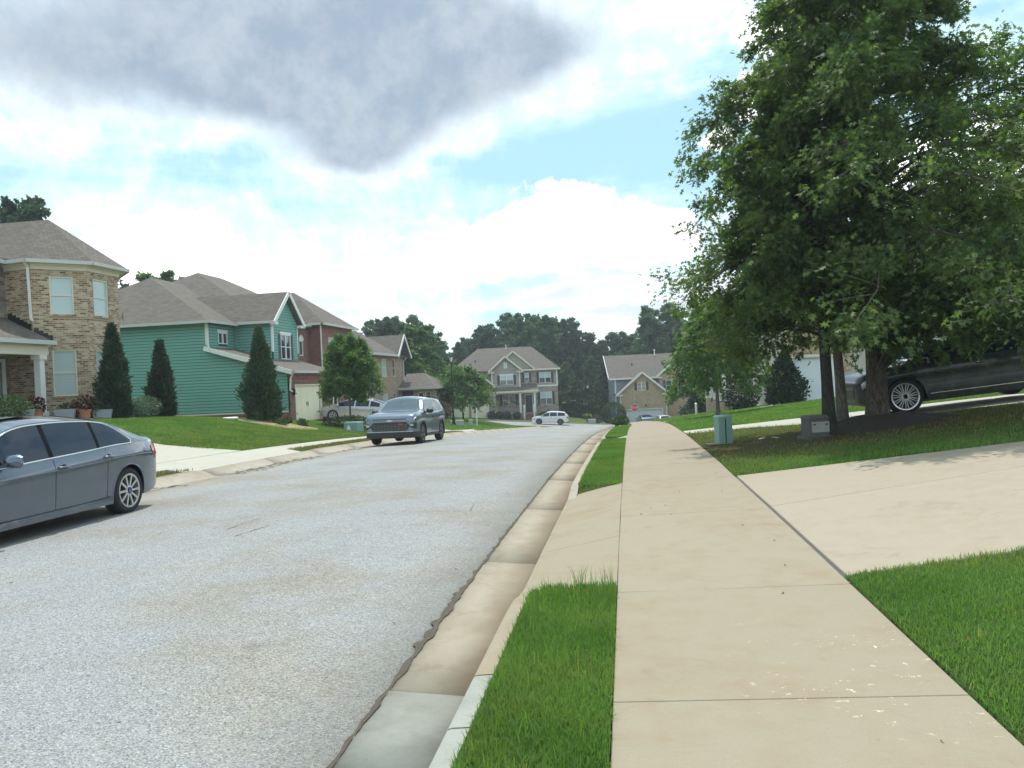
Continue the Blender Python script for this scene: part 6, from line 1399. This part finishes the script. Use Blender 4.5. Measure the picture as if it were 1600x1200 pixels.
build_tree('oak_tree', 'slender dark-trunked young oak next to the weathered utility box', (3.89, 16.24, gz(3.89, 16.24)), rng, 7.2, 1.55, env_side, 44, 13, 46, .16, LEAF_OAK, M['oak_leaf'], M['dark_bark'], .125, lowang=-10, hiang=60, lean=(-.5, .2), twl=.28)
build_tree('oak_tree', 'leaning grey-trunked young oak left of the big oak trunk', (4.45, 17.46, gz(4.45, 17.46)), rng, 7.0, 1.6, env_side, 42, 12, 46, .16, LEAF_OAK, M['oak_leaf'], M['grey_bark'], .115, lowang=-8, hiang=60, lean=(-.9, .5), twl=.28)
mb = MB(); n = 22
for r_, h in ((1.35, -.05), (1.0, .06), (.6, .16), (.32, .24)):
    for k in range(n):
        a = 2 * math.pi * k / n; rr = r_ * (1 + .12 * math.sin(3 * a) + .06 * math.sin(7 * a + 1)); x, y = 5.05 + rr * math.cos(a) * 1.25, 17.13 + rr * math.sin(a); mb.v.append((x, y, gz(x, y) + h))
for i in range(3):
    for k in range(n): mb.f.append((i * n + k, i * n + (k + 1) % n, (i + 1) * n + (k + 1) % n, (i + 1) * n + k)); mb.m.append(0)
tag(mb.build('mulch', M['mulch'], kind='stuff', smooth=True, uv=False), 'dark mulch mound heaped round the foot of the big oak', 'mulch')
# street trees
build_tree('maple_tree', 'small round light green tree before the driveway with the silver car', (-13.95, 39.6, gz(-13.95, 39.6)), rng, 5.0, 1.5, lambda t, a: float(np.interp(t, [.26, .38, .5, .7, .88, 1], [.90, 1.36, 1.45, 1.22, .75, .2])), 52, 13, 42, .14, LEAF_OVAL, M['maple_leaf'], M['grey_bark'], .06, lowang=5, hiang=72, twl=.34, flat=.9)
build_tree('maple_tree', 'young spreading tree on the corner lawn before the porch house', (-15.3, 75.0, gz(-15.3, 75)), rng, 5.3, 1.3, lambda t, a: float(np.interp(t, [.2, .35, .55, .8, 1], [2.3, 3.25, 3.0, 1.8, .4])), 40, 10, 28, .26, LEAF_OVAL, M['maple_leaf'], M['dark_bark'], .075, lowang=-4, hiang=60, twl=.32)
build_tree('maple_tree', 'young tree growing beside the far driveway beyond the green pedestal', (4.08, 36.77, gz(4.08, 36.77)), rng, 5.6, 1.2, lambda t, a: float(np.interp(t, [.15, .32, .55, .8, 1], [1.7, 2.35, 2.2, 1.4, .3])), 42, 10, 32, .20, LEAF_OVAL, M['maple_leaf'], M['grey_bark'], .085, lowang=-6, hiang=62, twl=.32)

def leafy(name, label, loc, rng, fn, n, lsize, shape, m, cat, group=None, up=.3, stem=None, spread=.6, rz=0.0):
    """crown whose leaf points and directions come from fn(rng, n)"""
    root = empty(name, loc, rz, label, cat, group)
    pos, dr = fn(rng, n); V, lt = leaves(rng, pos, dr, lsize, shape, up=up, spread=spread)
    npmesh('foliage', V, np.arange(len(V)), lt, m, parent=root)
    s_ = stem or (.04, .3); mb = MB(); mb.tube([(0, 0, -.15), (0, 0, s_[1])], [s_[0], s_[0] * .6], 6); mb.build('stem', M['dark_bark'], root, uv=False)
    return root
def f_cone(H, R, pk=.18, rough=.16):
    def f(r, n):
        t = r.beta(1.0, 1.35, n); a = r.uniform(0, 6.283, n); lob = 1 + rough * np.sin(3 * a + t * 9) + rough * .8 * np.sin(7 * a - t * 17) + r.normal(0, .05, n)
        prof = np.where(t < pk, .80 + .20 * t / pk, np.clip((1 - t) / (1 - pk), 0, 1) ** .95)
        k = r.beta(4.5, 1.0, n) * (1 + .10 * np.abs(r.normal(0, 1, n)) * (r.random(n) < .25)); rr = R * prof * lob * k
        p = np.stack([rr * np.cos(a), rr * np.sin(a), t * H], 1); d = np.stack([np.cos(a) * .55, np.sin(a) * .55, np.full(n, 1.0)], 1)
        return p, d
    return f
def f_ball(R, H, z0=0.0, k0=4.0, boxy=1.0):
    def f(r, n):
        d = r.normal(0, 1, (n, 3)); d /= np.linalg.norm(d, axis=1)[:, None]; d = np.sign(d) * np.abs(d) ** boxy
        k = r.beta(k0, 1.0, n)[:, None]; p = d * k * np.array([R, R, H / 2]) + np.array([0, 0, z0 + H / 2]) + r.normal(0, .02 * R, (n, 3))
        return p, d
    return f
for (x, y, H_, R_, mm, lb) in ((-18.6, 27.3, 3.4, .46, 'juniper', 'tall dark juniper at the corner of the brick house'), (-19.0, 31.0, 3.1, .42, 'juniper', 'narrow dark juniper standing against the green siding'), (-16.2, 34.3, 4.2, .70, 'juniper2', 'broadest conical juniper, left of the cream garage door')):
    leafy('juniper', lb, (x, y, gz(x, y)), rng, f_cone(H_, R_, .30, .24), 11000, .24, LEAF_JUN, M[mm], 'conifer', 'conical junipers along the left lawns', up=.0, stem=(.08, 1.2), spread=.34)
H_ = lambda x, y: gz(x, y)
# planting under the brick house
def shrub(label, x, y, R, Hh, n=1600, ls=.085, m='shrub', cat='shrub', z=None, shape=LEAF_OVAL, group=None, boxy=1.0, name='shrub', zz=0.0):
    return leafy(name, label, (x, y, (gz(x, y) if z is None else z) + zz), rng, f_ball(R, Hh, 0.0, 3.0, boxy), n, ls, shape, M[m], cat, group)
shrub('low bright green shrub left of the first terracotta pot', -19.75, 23.4, .75, .8, 2200)
shrub('small leafy shrub in front of the brick bay window', -19.4, 25.9, .42, .55, 1000, .08)
shrub('wispy green shrub at the foot of the tallest juniper', -18.9, 26.4, .38, .75, 800, .10)
shrub('grey-green rounded shrub between the two left junipers', -18.75, 29.4, .60, .85, 1900, .08, 'silver_shrub')
shrub('pale sage shrub beside the narrow juniper', -18.5, 28.5, .33, .70, 800, .08, 'silver_shrub')
def pot(label, x, y, r, h, m, z=None):
    mb = MB(); mb.lathe([(.0, .005), (r * .72, 0), (r * .95, h * .86), (r * 1.05, h * .86), (r * 1.06, h), (r * .93, h), (r * .90, h * .90), (0, h * .88)], 18)
    t = empty('flower_pot', (x, y, (gz(x, y) if z is None else z)), 0, label, 'flower pot'); mb.build('pot', M[m], t, smooth=False, uv=False); return t
z0 = gz(-19.7, 24.7)
pot('terracotta pot with dark red foliage below the white porch column', -19.75, 24.75, .22, .34, 'terracotta'); leafy('potted_plant', 'dark red leafy plant growing in the pot by the porch column', (-19.75, 24.75, gz(-19.75, 24.75) + .28), rng, f_ball(.26, .42), 240, .15, LEAF_OVAL, M['purple_leaf'], 'potted plant', stem=(.015, .2))
pot('terracotta pot under the lower bay window', -18.9, 26.0, .25, .34, 'terracotta'); leafy('potted_plant', 'dark reddish plant in the pot below the bay window', (-18.9, 26.0, gz(-18.9, 26) + .28), rng, f_ball(.34, .55), 200, .16, LEAF_OVAL, M['purple_leaf'], 'potted plant', stem=(.015, .2))
for lb, x, y in (('pale grey box planter left of the bay window pot', -19.15, 25.35), ('grey planter between the bay pot and the tallest juniper', -18.55, 26.5), ('long grey planter under the bright shrub near the porch', -19.4, 23.7)):
    t = empty('planter', (x, y, gz(x, y)), .5, lb, 'planter'); mb = MB(); mb.add([(-.26, -.16, 0), (.26, -.16, 0), (.26, .16, 0), (-.26, .16, 0), (-.32, -.2, .34), (.32, -.2, .34), (.32, .2, .34), (-.32, .2, .34), (-.28, -.16, .34), (.28, -.16, .34), (.28, .16, .34), (-.28, .16, .34), (-.28, -.16, .28), (.28, -.16, .28), (.28, .16, .28), (-.28, .16, .28)],
        [(0, 1, 5, 4), (1, 2, 6, 5), (2, 3, 7, 6), (3, 0, 4, 7), (4, 5, 9, 8), (5, 6, 10, 9), (6, 7, 11, 10), (7, 4, 8, 11), (8, 9, 13, 12), (9, 10, 14, 13), (10, 11, 15, 14), (11, 8, 12, 15)]); mb.build('trough', M['pot_grey'], t, uv=False)
    mb = MB(); mb.poly([(-.28, -.16, .30), (.28, -.16, .30), (.28, .16, .30), (-.28, .16, .30)]); mb.build('soil', M['soil'], t, uv=False)
def cover(name, label, cat, cx, cy, rx, ry, h, m, seed=0):
    r = np.random.default_rng(seed); mb = MB(); n = 20
    for k_, hh in ((1.0, -.03), (.92, h * .7), (.55, h)):
        for k in range(n):
            a = 2 * math.pi * k / n; q_ = k_ * (1 + .10 * math.sin(2 * a + seed) + .06 * math.sin(5 * a)); x, y = cx + rx * q_ * math.cos(a), cy + ry * q_ * math.sin(a); mb.v.append((x, y, gz(x, y) + hh + r.normal(0, .008)))
    for i in range(2):
        for k in range(n): mb.f.append((i * n + k, i * n + (k + 1) % n, (i + 1) * n + (k + 1) % n, (i + 1) * n + k)); mb.m.append(0)
    mb.f.append(tuple(2 * n + k for k in range(n))); mb.m.append(0)
    return tag(mb.build(name, M[m], kind='stuff', uv=False, smooth=True), label, cat)
cover('pine_straw', 'tan pine straw bed round the broadest juniper', 'mulch', -15.3, 33.6, 2.0, 1.7, .05, 'straw', 3)
cover('mulch', 'dark planting bed along the front of the brick house', 'mulch', -19.3, 26.2, 1.5, 3.6, .05, 'mulch', 4)
st = MB(); st.lathe([(.33, -.02), (.34, .04), (.28, .065), (0, .07)], 9)
tag(st.build('stepping_stone', M['white'], loc=(-16.8, 32.5, gz(-16.8, 32.5) + .03), uv=False), 'flat white stone at the edge of the pine straw bed', 'stone')
for i in range(5): shrub(['small green tuft at the right edge of the straw bed', 'low tuft at the near edge of the straw bed', 'tiny tuft beside the garage corner', 'small weedy tuft under the broad juniper', 'low tuft between juniper and garage'][i], -14.5 - .25 * i, 34.8 + [0, -1.6, 1.0, -1.1, .6][i], .20, .30, 220, .10, cat='plant', name='plant')
shrub('wide low bush round the trunk of the small round tree', -13.9, 39.0, 1.25, .62, 2600, .10, 'shrub')
shrub('brown-tinged clipped bush between the lamp post and the blue-grey SUV', -15.2, 63.5, 1.4, 1.6, 3200, .16, 'brown_shrub')
# round shrubs before the porch house
for i, X in enumerate((-2.05, -.95, .05, 1.35)):
    p = far_pt(-.9 + X, 109.3)
    shrub(['leftmost ball shrub in front of the porch', 'second ball shrub from the left before the porch', 'third ball shrub from the left before the porch', 'ball shrub nearest the brick steps'][i], p[0], p[1], .55 if i else .65, 1.05, 900, .14, 'dark_shrub', group='clipped ball shrubs along the porch')
p = far_pt(4.6, 110.6); shrub('low dark hedge right of the brick steps, behind the white crossover', p[0], p[1], 1.5, 1.1, 1800, .16, 'dark_shrub', 'hedge', name='hedge')
p = far_pt(13.4, 107.4); leafy('topiary', 'big clipped round bush at the corner near the stop sign', (p[0], p[1], p[2] - .05), rng, f_ball(1.6, 3.0, 0, 14.0), 16000, .12, LEAF_OVAL, M['hedge'], 'bush', spread=.35, stem=(.12, 1.2))
p = far_pt(11.0, 108.5); shrub('low brown shrub in the shade left of the big clipped bush', p[0], p[1], 1.2, .9, 1300, .16, 'brown_shrub')
shrub('small leafy plant on the rise at the end of the grass strip', -.35, 50, .55, .55, 900, .13, 'shrub')
for lb, X, Z, R, Hh in (('dark bushy evergreen right of the buff brick house', 23.5, 98, 2.4, 4.4), ('dark shrub behind the lawn slope, near the white porch', 22.5, 88, 2.2, 3.2), ('dark evergreen shrub left of the white railing', 19.3, 80, 1.7, 3.0)):
    p = far_pt(X, Z); shrub(lb, p[0], p[1], R, Hh, 4200, .26, 'dark_shrub', 'bush', shape=LEAF_CLUMP, name='bush')
leafy('evergreen_shrub', 'dark rounded evergreen in front of the far white garage door', (7.9, 41.6, gz(7.9, 41.6)), rng, f_cone(2.6, .95, .4), 5200, .18, LEAF_OVAL, M['dark_shrub'], 'evergreen', stem=(.06, .8))
shrub('dark shrub behind the far driveway, left of the evergreen', 6.6, 47.5, 1.1, 1.6, 2200, .16, 'dark_shrub')
shrub('small reddish shrub at the foot of the beige house wall', 12.2, 41.9, .7, .6, 900, .12, 'shrub')

# ------------------------------------------------------------------ street furniture
def utility(label, x, y, w_, d_, h, m, rz=0, z=None, lid=.05, name='utility_box', cat='utility box', pad=True):
    t = empty(name, (x, y, (gz(x, y) if z is None else z) - .02), rz, label, cat)
    mb = MB(); k = .97; mb.add([(-w_ / 2, -d_ / 2, 0), (w_ / 2, -d_ / 2, 0), (w_ / 2, d_ / 2, 0), (-w_ / 2, d_ / 2, 0), (-w_ / 2 * k, -d_ / 2 * k, h), (w_ / 2 * k, -d_ / 2 * k, h), (w_ / 2 * k, d_ / 2 * k, h), (-w_ / 2 * k, d_ / 2 * k, h)], [(0, 1, 5, 4), (1, 2, 6, 5), (2, 3, 7, 6), (3, 0, 4, 7), (4, 5, 6, 7)])
    mb.build('cabinet', M[m], t, uv=False)
    mb = MB(); mb.add([(-w_ / 2 - .01, -d_ / 2 - .01, h - .01), (w_ / 2 + .01, -d_ / 2 - .01, h - .01), (w_ / 2 + .01, d_ / 2 + .01, h - .01), (-w_ / 2 - .01, d_ / 2 + .01, h - .01), (-w_ / 2 + .02, -d_ / 2 + .02, h + lid), (w_ / 2 - .02, -d_ / 2 + .02, h + lid), (w_ / 2 - .02, d_ / 2 - .02, h + lid), (-w_ / 2 + .02, d_ / 2 - .02, h + lid)], [(0, 1, 5, 4), (1, 2, 6, 5), (2, 3, 7, 6), (3, 0, 4, 7), (4, 5, 6, 7), (3, 2, 1, 0)]); mb.build('lid', M[m], t, uv=False)
    return t
t = utility('tall pale green utility pedestal in the grass beside the sidewalk', 2.02, 17.4, .30, .26, .60, 'util_green', .3, lid=.03, name='utility_pedestal', cat='utility pedestal')
mb = MB(); mb.box((-.010, -.136, .05), (.010, -.128, .56)); mb.build('seam', M['lamp_black'], t, uv=False); mb = MB(); mb.box((-.36, -.18, -.03), (.34, .16, .035)); mb.build('base', M['util_dark'], t, uv=False)
t = utility('weathered dark utility box with a pale plate, at the foot of the slender oak', 3.60, 16.15, .40, .34, .40, 'util_dark', .28, lid=.05)
mb = MB(); mb.box((-.155, -.176, .13), (.20, -.166, .33)); pl = mb.build('plate', M['plate'], t, uv=False)
mb = MB()
for x in (-.10, .14): mb.lathe([(.022, -.182), (.022, -.176)], 8, (x, 0, .285), axis='Y'); mb.box((x - .02, -.184, .265), (x + .02, -.177, .29))
mb.build('latch', M['black'], pl, uv=False)
mb = MB(); mb.box((-.27, -.22, -.04), (.26, .2, .06)); mb.build('base', M['util_dark'], t, uv=False)
t = utility('green utility box with a white sticker beside the low bush', -12.75, 36.6, .72, .6, .42, 'util_green', -.2); mb = MB(); mb.add([(-.22, -.306, .10), (.02, -.306, .10), (-.06, -.304, .32), (-.14, -.304, .32)], [(0, 1, 2, 3)]); mb.build('sticker', M['sign_white'], t, uv=False)
utility('long low grey utility box on the corner lawn near the lamp post', -13.0, 61.3, 1.0, .6, .38, 'util_grey', .1); utility('narrow grey pedestal between the long utility box and white post', -12.65, 65.0, .30, .25, .48, 'util_grey', .1, name='utility_pedestal', cat='utility pedestal')
p = far_pt(10.4, 106.8); utility('small pale utility box in the shade beyond the crossing street', p[0], p[1], 1.0, .7, .60, 'util_grey', .1)
mb = MB(); mb.tube([(0, 0, -.2), (0, 0, 1.45)], .05, 8); mb.lathe([(.055, 1.45), (.06, 1.5), (.0, 1.56)], 8)
tag(mb.build('marker_post', M['white'], loc=(-12.35, 66.2, gz(-12.35, 66.2)), uv=False), 'thin white marker post on the corner lawn', 'post')
mb = MB(); mb.tube([(0, 0, -.2), (0, 0, .72)], .075, 8); mb.lathe([(.095, .72), (.095, .76), (0, .82)], 8)
tag(mb.build('gate_post', M['white'], loc=(4.55, 53.5, gz(4.55, 53.5)), uv=False), 'short white post at the foot of the far lawn, left of the railing', 'post')
def lamp(label, loc, H):
    t = empty('street_lamp', loc, 0, label, 'street lamp')
    mb = MB(); mb.lathe([(.17, -.1), (.17, .10), (.13, .16), (.12, .55), (.075, .75), (.06, .8), (.045, H - .55), (.075, H - .5), (.05, H - .45), (.05, H - .40)], 10); mb.build('pole', M['lamp_black'], t, smooth=False, uv=False)
    mb = MB(); mb.lathe([(.07, H - .42), (.16, H - .05), (.155, H - .04)], 8); mb.lathe([(.0, H - .38), (.06, H - .38)], 8); mb.build('lantern_glass', M['frost'], t, uv=False)
    mb = MB(); mb.lathe([(.20, H - .06), (.19, H - .02), (.10, H + .10), (.03, H + .15), (.035, H + .20), (.0, H + .26)], 8)
    for k in range(4): a = k * math.pi / 2; mb.beam((.072 * math.cos(a), .072 * math.sin(a), H - .42), (.165 * math.cos(a), .165 * math.sin(a), H - .05), .018, .018)
    mb.build('lantern_cap', M['lamp_black'], t, uv=False); return t
lamp('black street lamp with frosted lantern on the left corner lawn', (-13.2, 61.0, gz(-13.2, 61.0)), 5.3)
p = far_pt(10.1, 107.5); lamp('distant black street lamp with pale lantern against the dark wood', p, 5.1)
# stop sign
sz = gz(1.0, 88.0)
t = empty('stop_sign', (1.0, 88.0, sz), 0, 'red octagonal stop sign with green street name plates at the bottom of the hill', 'stop sign')
mb = MB(); mb.box((-.03, .02, -.3), (.03, .05, 2.95)); mb.build('post', M['gutter'], t, uv=False)
oc = lambda r: [(r * math.cos(math.pi / 8 + k * math.pi / 4), r * math.sin(math.pi / 8 + k * math.pi / 4)) for k in range(8)]
zc = -1.96 - sz
mb = MB(); mb.prism([(x, .012, zc + z) for x, z in oc(.41)], (0, -.006, 0)); pl = mb.build('plate', M['sign_white'], t, uv=False)
mb = MB(); mb.prism([(x, .0055, zc + z) for x, z in oc(.38)], (0, -.002, 0)); mb.build('red_field', M['red'], pl, uv=False)
def text(body, size, loc, rot, m, parent, ext=.002, name='lettering'):
    cu = bpy.data.curves.new(name, 'FONT'); cu.body = body; cu.size = size; cu.align_x = 'CENTER'; cu.align_y = 'CENTER'; cu.extrude = ext
    o = bpy.data.objects.new(name, cu); COL.objects.link(o); dg = bpy.context.evaluated_depsgraph_get(); me = bpy.data.meshes.new_from_object(o.evaluated_get(dg)); bpy.data.objects.remove(o); bpy.data.curves.remove(cu)
    me.materials.clear(); me.materials.append(m); o = bpy.data.objects.new(name, me); COL.objects.link(o); o.parent = parent; o.location = loc; o.rotation_euler = rot; return o
text('STOP', .30, (0, .0025, zc), (math.pi / 2, 0, 0), M['sign_white'], pl)
mb = MB(); mb.box((-.42, .0, zc + .52), (.42, .012, zc + .68)); mb.build('name_plate', M['sign_green'], t, uv=False); mb = MB(); mb.box((-.008, -.42, zc + .72), (.008, .42, zc + .88)); mb.build('name_plate', M['sign_green'], t, uv=False)
# small scraps on the ground
for i, (x, y) in enumerate(((2.72, 16.9), (2.95, 16.8))):
    r_ = np.random.default_rng(40 + i); mb = MB(); mb.poly([(.07 * math.cos(a) * r_.uniform(.6, 1.3), .05 * math.sin(a) * r_.uniform(.6, 1.3), .012 + r_.uniform(0, .025)) for a in np.linspace(0, 5.3, 6)])
    tag(mb.build('scrap', M['white'], loc=(x, y, gz(x, y) + .03), uv=False), ['pale scrap on the bare soil right of the green pedestal', 'curled white scrap on the soil nearest the big oak'][i], 'scrap')
r_ = np.random.default_rng(77)
mb = MB()
for i in range(46):
    us, v = (r_.uniform(-.1, 1.45), r_.uniform(2.9, 20)) if i < 26 else (r_.uniform(-7.5, -1.6), r_.uniform(5, 22))
    x = float(to_world(us, v)); z = float(ground(us, v)) + .008; s_ = r_.uniform(.008, .022); a = r_.uniform(0, 6.28)
    mb.poly([(x + s_ * math.cos(a), v + s_ * math.sin(a), z + .004), (x - .4 * s_ * math.sin(a), v + .4 * s_ * math.cos(a), z), (x - s_ * math.cos(a), v - s_ * math.sin(a), z + .006), (x + .4 * s_ * math.sin(a), v - .4 * s_ * math.cos(a), z)])
tag(mb.build('dead_leaves', M['dirt'], kind='stuff', uv=False), 'few dry leaf bits scattered on road and sidewalk', 'leaves')
mb = MB(); r_ = np.random.default_rng(5)
for (a, b_) in (((-4.84, 9.15), (-4.79, 10.15)), ((-4.51, 8.7), (-4.41, 9.4)), ((-5.05, 9.9), (-4.95, 10.1)), ((-2.08, 10.4), (-2.15, 11.0))):
    N = 9
    for k in range(N):
        p = [a[0] + (b_[0] - a[0]) * (k + e) / N for e in (0, 1)]; q_ = [a[1] + (b_[1] - a[1]) * (k + e) / N for e in (0, 1)]; wv = .0045 * r_.uniform(.3, 1.5)
        mb.poly([(p[0] - wv, q_[0], float(ground(p[0], q_[0])) + .006), (p[0] + wv, q_[0], float(ground(p[0], q_[0])) + .006), (p[1] + wv, q_[1], float(ground(p[1], q_[1])) + .006), (p[1] - wv, q_[1], float(ground(p[1], q_[1])) + .006)])
tag(mb.build('cracks', M['lamp_black'], kind='stuff', uv=False), 'thin dark scratches in the asphalt beside the sedan', 'crack')
WOODS = [(-41.7, 126.3, 11.6, 0), (-39, 128.3, 15.4, 4), (-36.3, 131.1, 12, 3), (-31.5, 129.3, 14.1, 3), (-27.5, 134.1, 11.6, 3), (-21.8, 129.6, 14.2, 4), (-16.5, 130.4, 16.6, 0), (-12.3, 132.3, 16.5, 0), (-9.4, 134.6, 16.7, 4), (-3.9, 131.4, 12.9, 4), (-0.3, 136.2, 13.8, 4), (4.7, 136.2, 15.3, 1), (9.7, 135.1, 16.4, 3), (13.2, 139, 16.7, 0), (16.7, 133.8, 17.4, 4), (21.9, 135.5, 17.3, 3), (26.3, 138.9, 16.2, 4), (31.4, 140.7, 17.7, 1), (35.5, 136.9, 17.5, 4), (-44.6, 139, 15.3, 1), (-40.5, 141.1, 16, 3), (-36.3, 136.8, 16.4, 3), (-31.6, 137, 11.7, 3), (-28.4, 144.2, 12.8, 3), (-24.5, 141.3, 15.3, 4), (-20.1, 140.5, 17.3, 0), (-16.1, 143.5, 17.6, 3), (-12.8, 142.6, 17.2, 3), (-9.1, 143.4, 16.3, 3), (-6.3, 143.7, 14.8, 3), (-1.9, 143.2, 14.9, 3), (1.6, 143.4, 14.5, 0), (5.3, 141.8, 16.8, 0), (9.5, 147.7, 16.3, 0), (14.2, 148.3, 18.4, 0), (17.3, 146.7, 15.6, 4), (20.7, 147.9, 17.4, 3), (24.1, 144.6, 18.3, 4), (28.5, 150, 16.2, 0), (31.9, 148.1, 17, 1), (34.9, 146.8, 17, 3), (38, 147.9, 18.6, 1), (-49.6, 154.1, 13.2, 4), (-44.5, 154.4, 17.1, 3), (-39.9, 155, 16.4, 0), (-36.1, 154.6, 11, 4), (-30.3, 149.3, 11.8, 0), (-25.4, 151.8, 14.2, 3), (-21.3, 152.6, 15.5, 3), (-17.7, 157.2, 16.5, 3), (-12.3, 155.9, 16.5, 1), (-6.9, 157.1, 13.4, 3), (-3.7, 155.7, 13.6, 0), (0.9, 159, 15.9, 4), (5.8, 158.7, 15.8, 3), (9.8, 160.3, 18.5, 4), (14.9, 159.4, 17.3, 1), (20.4, 161.5, 17.3, 3), (24.3, 159.7, 16.7, 4), (30.4, 164.8, 16.5, 0), (32.6, 159, 17.1, 0), (36.9, 161.7, 17.7, 3), (40.6, 163.1, 17.8, 0), (-9, 126, 8.9, 1), (-7, 123.2, 6.1, 0), (-5, 125.5, 10.1, 0), (-3.4, 122.7, 7.3, 1), (-27.9, 121.3, 8.1, 1), (-28.6, 115.2, 6.4, 2), (-28.7, 109.1, 8.5, 2), (4.3, 128.8, 18.7, 3), (7.7, 130.3, 19.3, 3), (-30.4, 96.7, 11.8, 4), (-27.1, 93.2, 12.6, 4), (-23.6, 89.6, 12, 2), (-24.4, 99.6, 11.8, 0), (-23.6, 85.6, 9.6, 2), (-34.1, 100.3, 11.3, 0), (-47.4, 56, 18.5, 4), (-44.3, 54.4, 18.4, 4), (-50.7, 57.5, 19.2, 3), (-41.8, 56.8, 14.7, 4), (-43.2, 60.6, 15, 4), (-51, 77.7, 16.2, 4), (-45, 74.5, 16.5, 2), (-43.7, 76.7, 16.3, 4), (-42.7, 80.9, 16.1, 4), (-42.6, 84.9, 15.3, 4), (-50.4, 79.8, 16.2, 4), (9.7, 97.3, 13.8, 0), (13.8, 102.9, 15.5, 1), (17.8, 99.4, 14.9, 0), (22.3, 94, 12.7, 1), (28.7, 94.9, 13, 0), (33.8, 90.5, 10.9, 1), (38.8, 86.2, 10.2, 0)]
protos = []
wr = np.random.default_rng(21)
specs = [('broadleaf_tree', 'wood_leaf', lambda t, a: float(np.interp(t, [.1, .3, .5, .75, .9, 1], [.20, .27, .26, .16, .08, .01]))), ('broadleaf_tree', 'wood_leaf2', lambda t, a: float(np.interp(t, [.1, .3, .55, .8, 1], [.22, .30, .24, .12, .01]))),
         ('broadleaf_tree', 'maple_leaf', lambda t, a: float(np.interp(t, [.1, .35, .6, .85, 1], [.20, .26, .24, .17, .05]))), ('broadleaf_tree', 'wood_leaf', lambda t, a: float(np.interp(t, [.2, .4, .6, .82, .93, 1], [.15, .22, .24, .13, .06, .01]))), ('pine_tree', 'pine_leaf', lambda t, a: float(np.interp(t, [.3, .5, .7, .88, 1], [.13, .19, .20, .14, .04])))]
LK = ['dark leafy tree', 'lighter bushy tree', 'bright green leafy tree', 'tall loose-crowned tree', 'dark ragged pine']
def wood_tree(var, u, v, h, first):
    n_, ml, ev = specs[var]; H0 = 14.0
    if first:
        o = build_tree(n_, None, (0, 0, 0), wr, H0, 1.2 if var < 3 else 3.0, lambda t, a: ev(t, a) * H0 * (1 + .25 * math.sin(2.0 * a + t * 11)), 46, 12, 26, .31 if var != 4 else .28, LEAF_CLUMP, M[ml], M['bark'] if var < 4 else M['dark_bark'], .20, lowang=0, hiang=60, twl=.22, limb_n=4, flat=.38, up=.5, lv=(.55, 1.15))
        protos.append(o)
    else: o = copy_tree(protos[var])
    k = h / H0; w_ = min(1.5, max(k, .7) * wr.uniform(.85, 1.2)); o.location = (u, v, gz(u, v) - .1); o.scale = (w_, w_, k); o.rotation_euler = (0, 0, wr.uniform(0, 6.28))
    X = u * CY + v * SY; Z = -u * SY + v * CY; q_ = X / Z
    place = ('behind the tan brick house' if q_ < -.50 else 'above the green house roof' if q_ < -.32 else 'beside the rose brick house' if q_ < -.11 and Z < 112 else 'between the rose brick house and the porch house' if q_ < -.075
             else 'behind the porch house roof' if q_ < .07 else 'in the dark gap between the two far houses' if q_ < .125 else 'behind the buff brick house' if q_ < .22 else 'beyond the white railed porch' if q_ < .36 else 'far behind the big oak')
    row = ', front row' if Z < 127 else ', middle row' if Z < 148 else ', last row'
    tag(o, LK[var] + ' ' + place + (row if q_ > -.32 and Z > 112 else ''), 'tree', 'trees of the wood behind the houses')
WOODS.sort(key=lambda q_: q_[3]); seen = set()
for (u, v, h, var) in WOODS:
    while len(protos) < var and var not in seen: break
    wood_tree(var, u, v, h, var not in seen); seen.add(var)

# ------------------------------------------------------------------ thin summer haze
mh = bpy.data.materials.new('haze'); mh.use_nodes = True; nh = NT(mh.node_tree); nh.n.clear()
pv = nh.node('ShaderNodeVolumePrincipled'); pv.inputs['Color'].default_value = (.86, .93, 1, 1); pv.inputs['Density'].default_value = .0007; pv.inputs['Anisotropy'].default_value = .2
nh.l.new(pv.outputs[0], nh.node('ShaderNodeOutputMaterial').inputs['Volume'])
hz = MB(); hz.box((-170, -40, -9.5), (170, 420, 24)); o = hz.build('haze', mh, kind='stuff', uv=False); tag(o, 'thin pale summer haze over the whole street', 'haze')
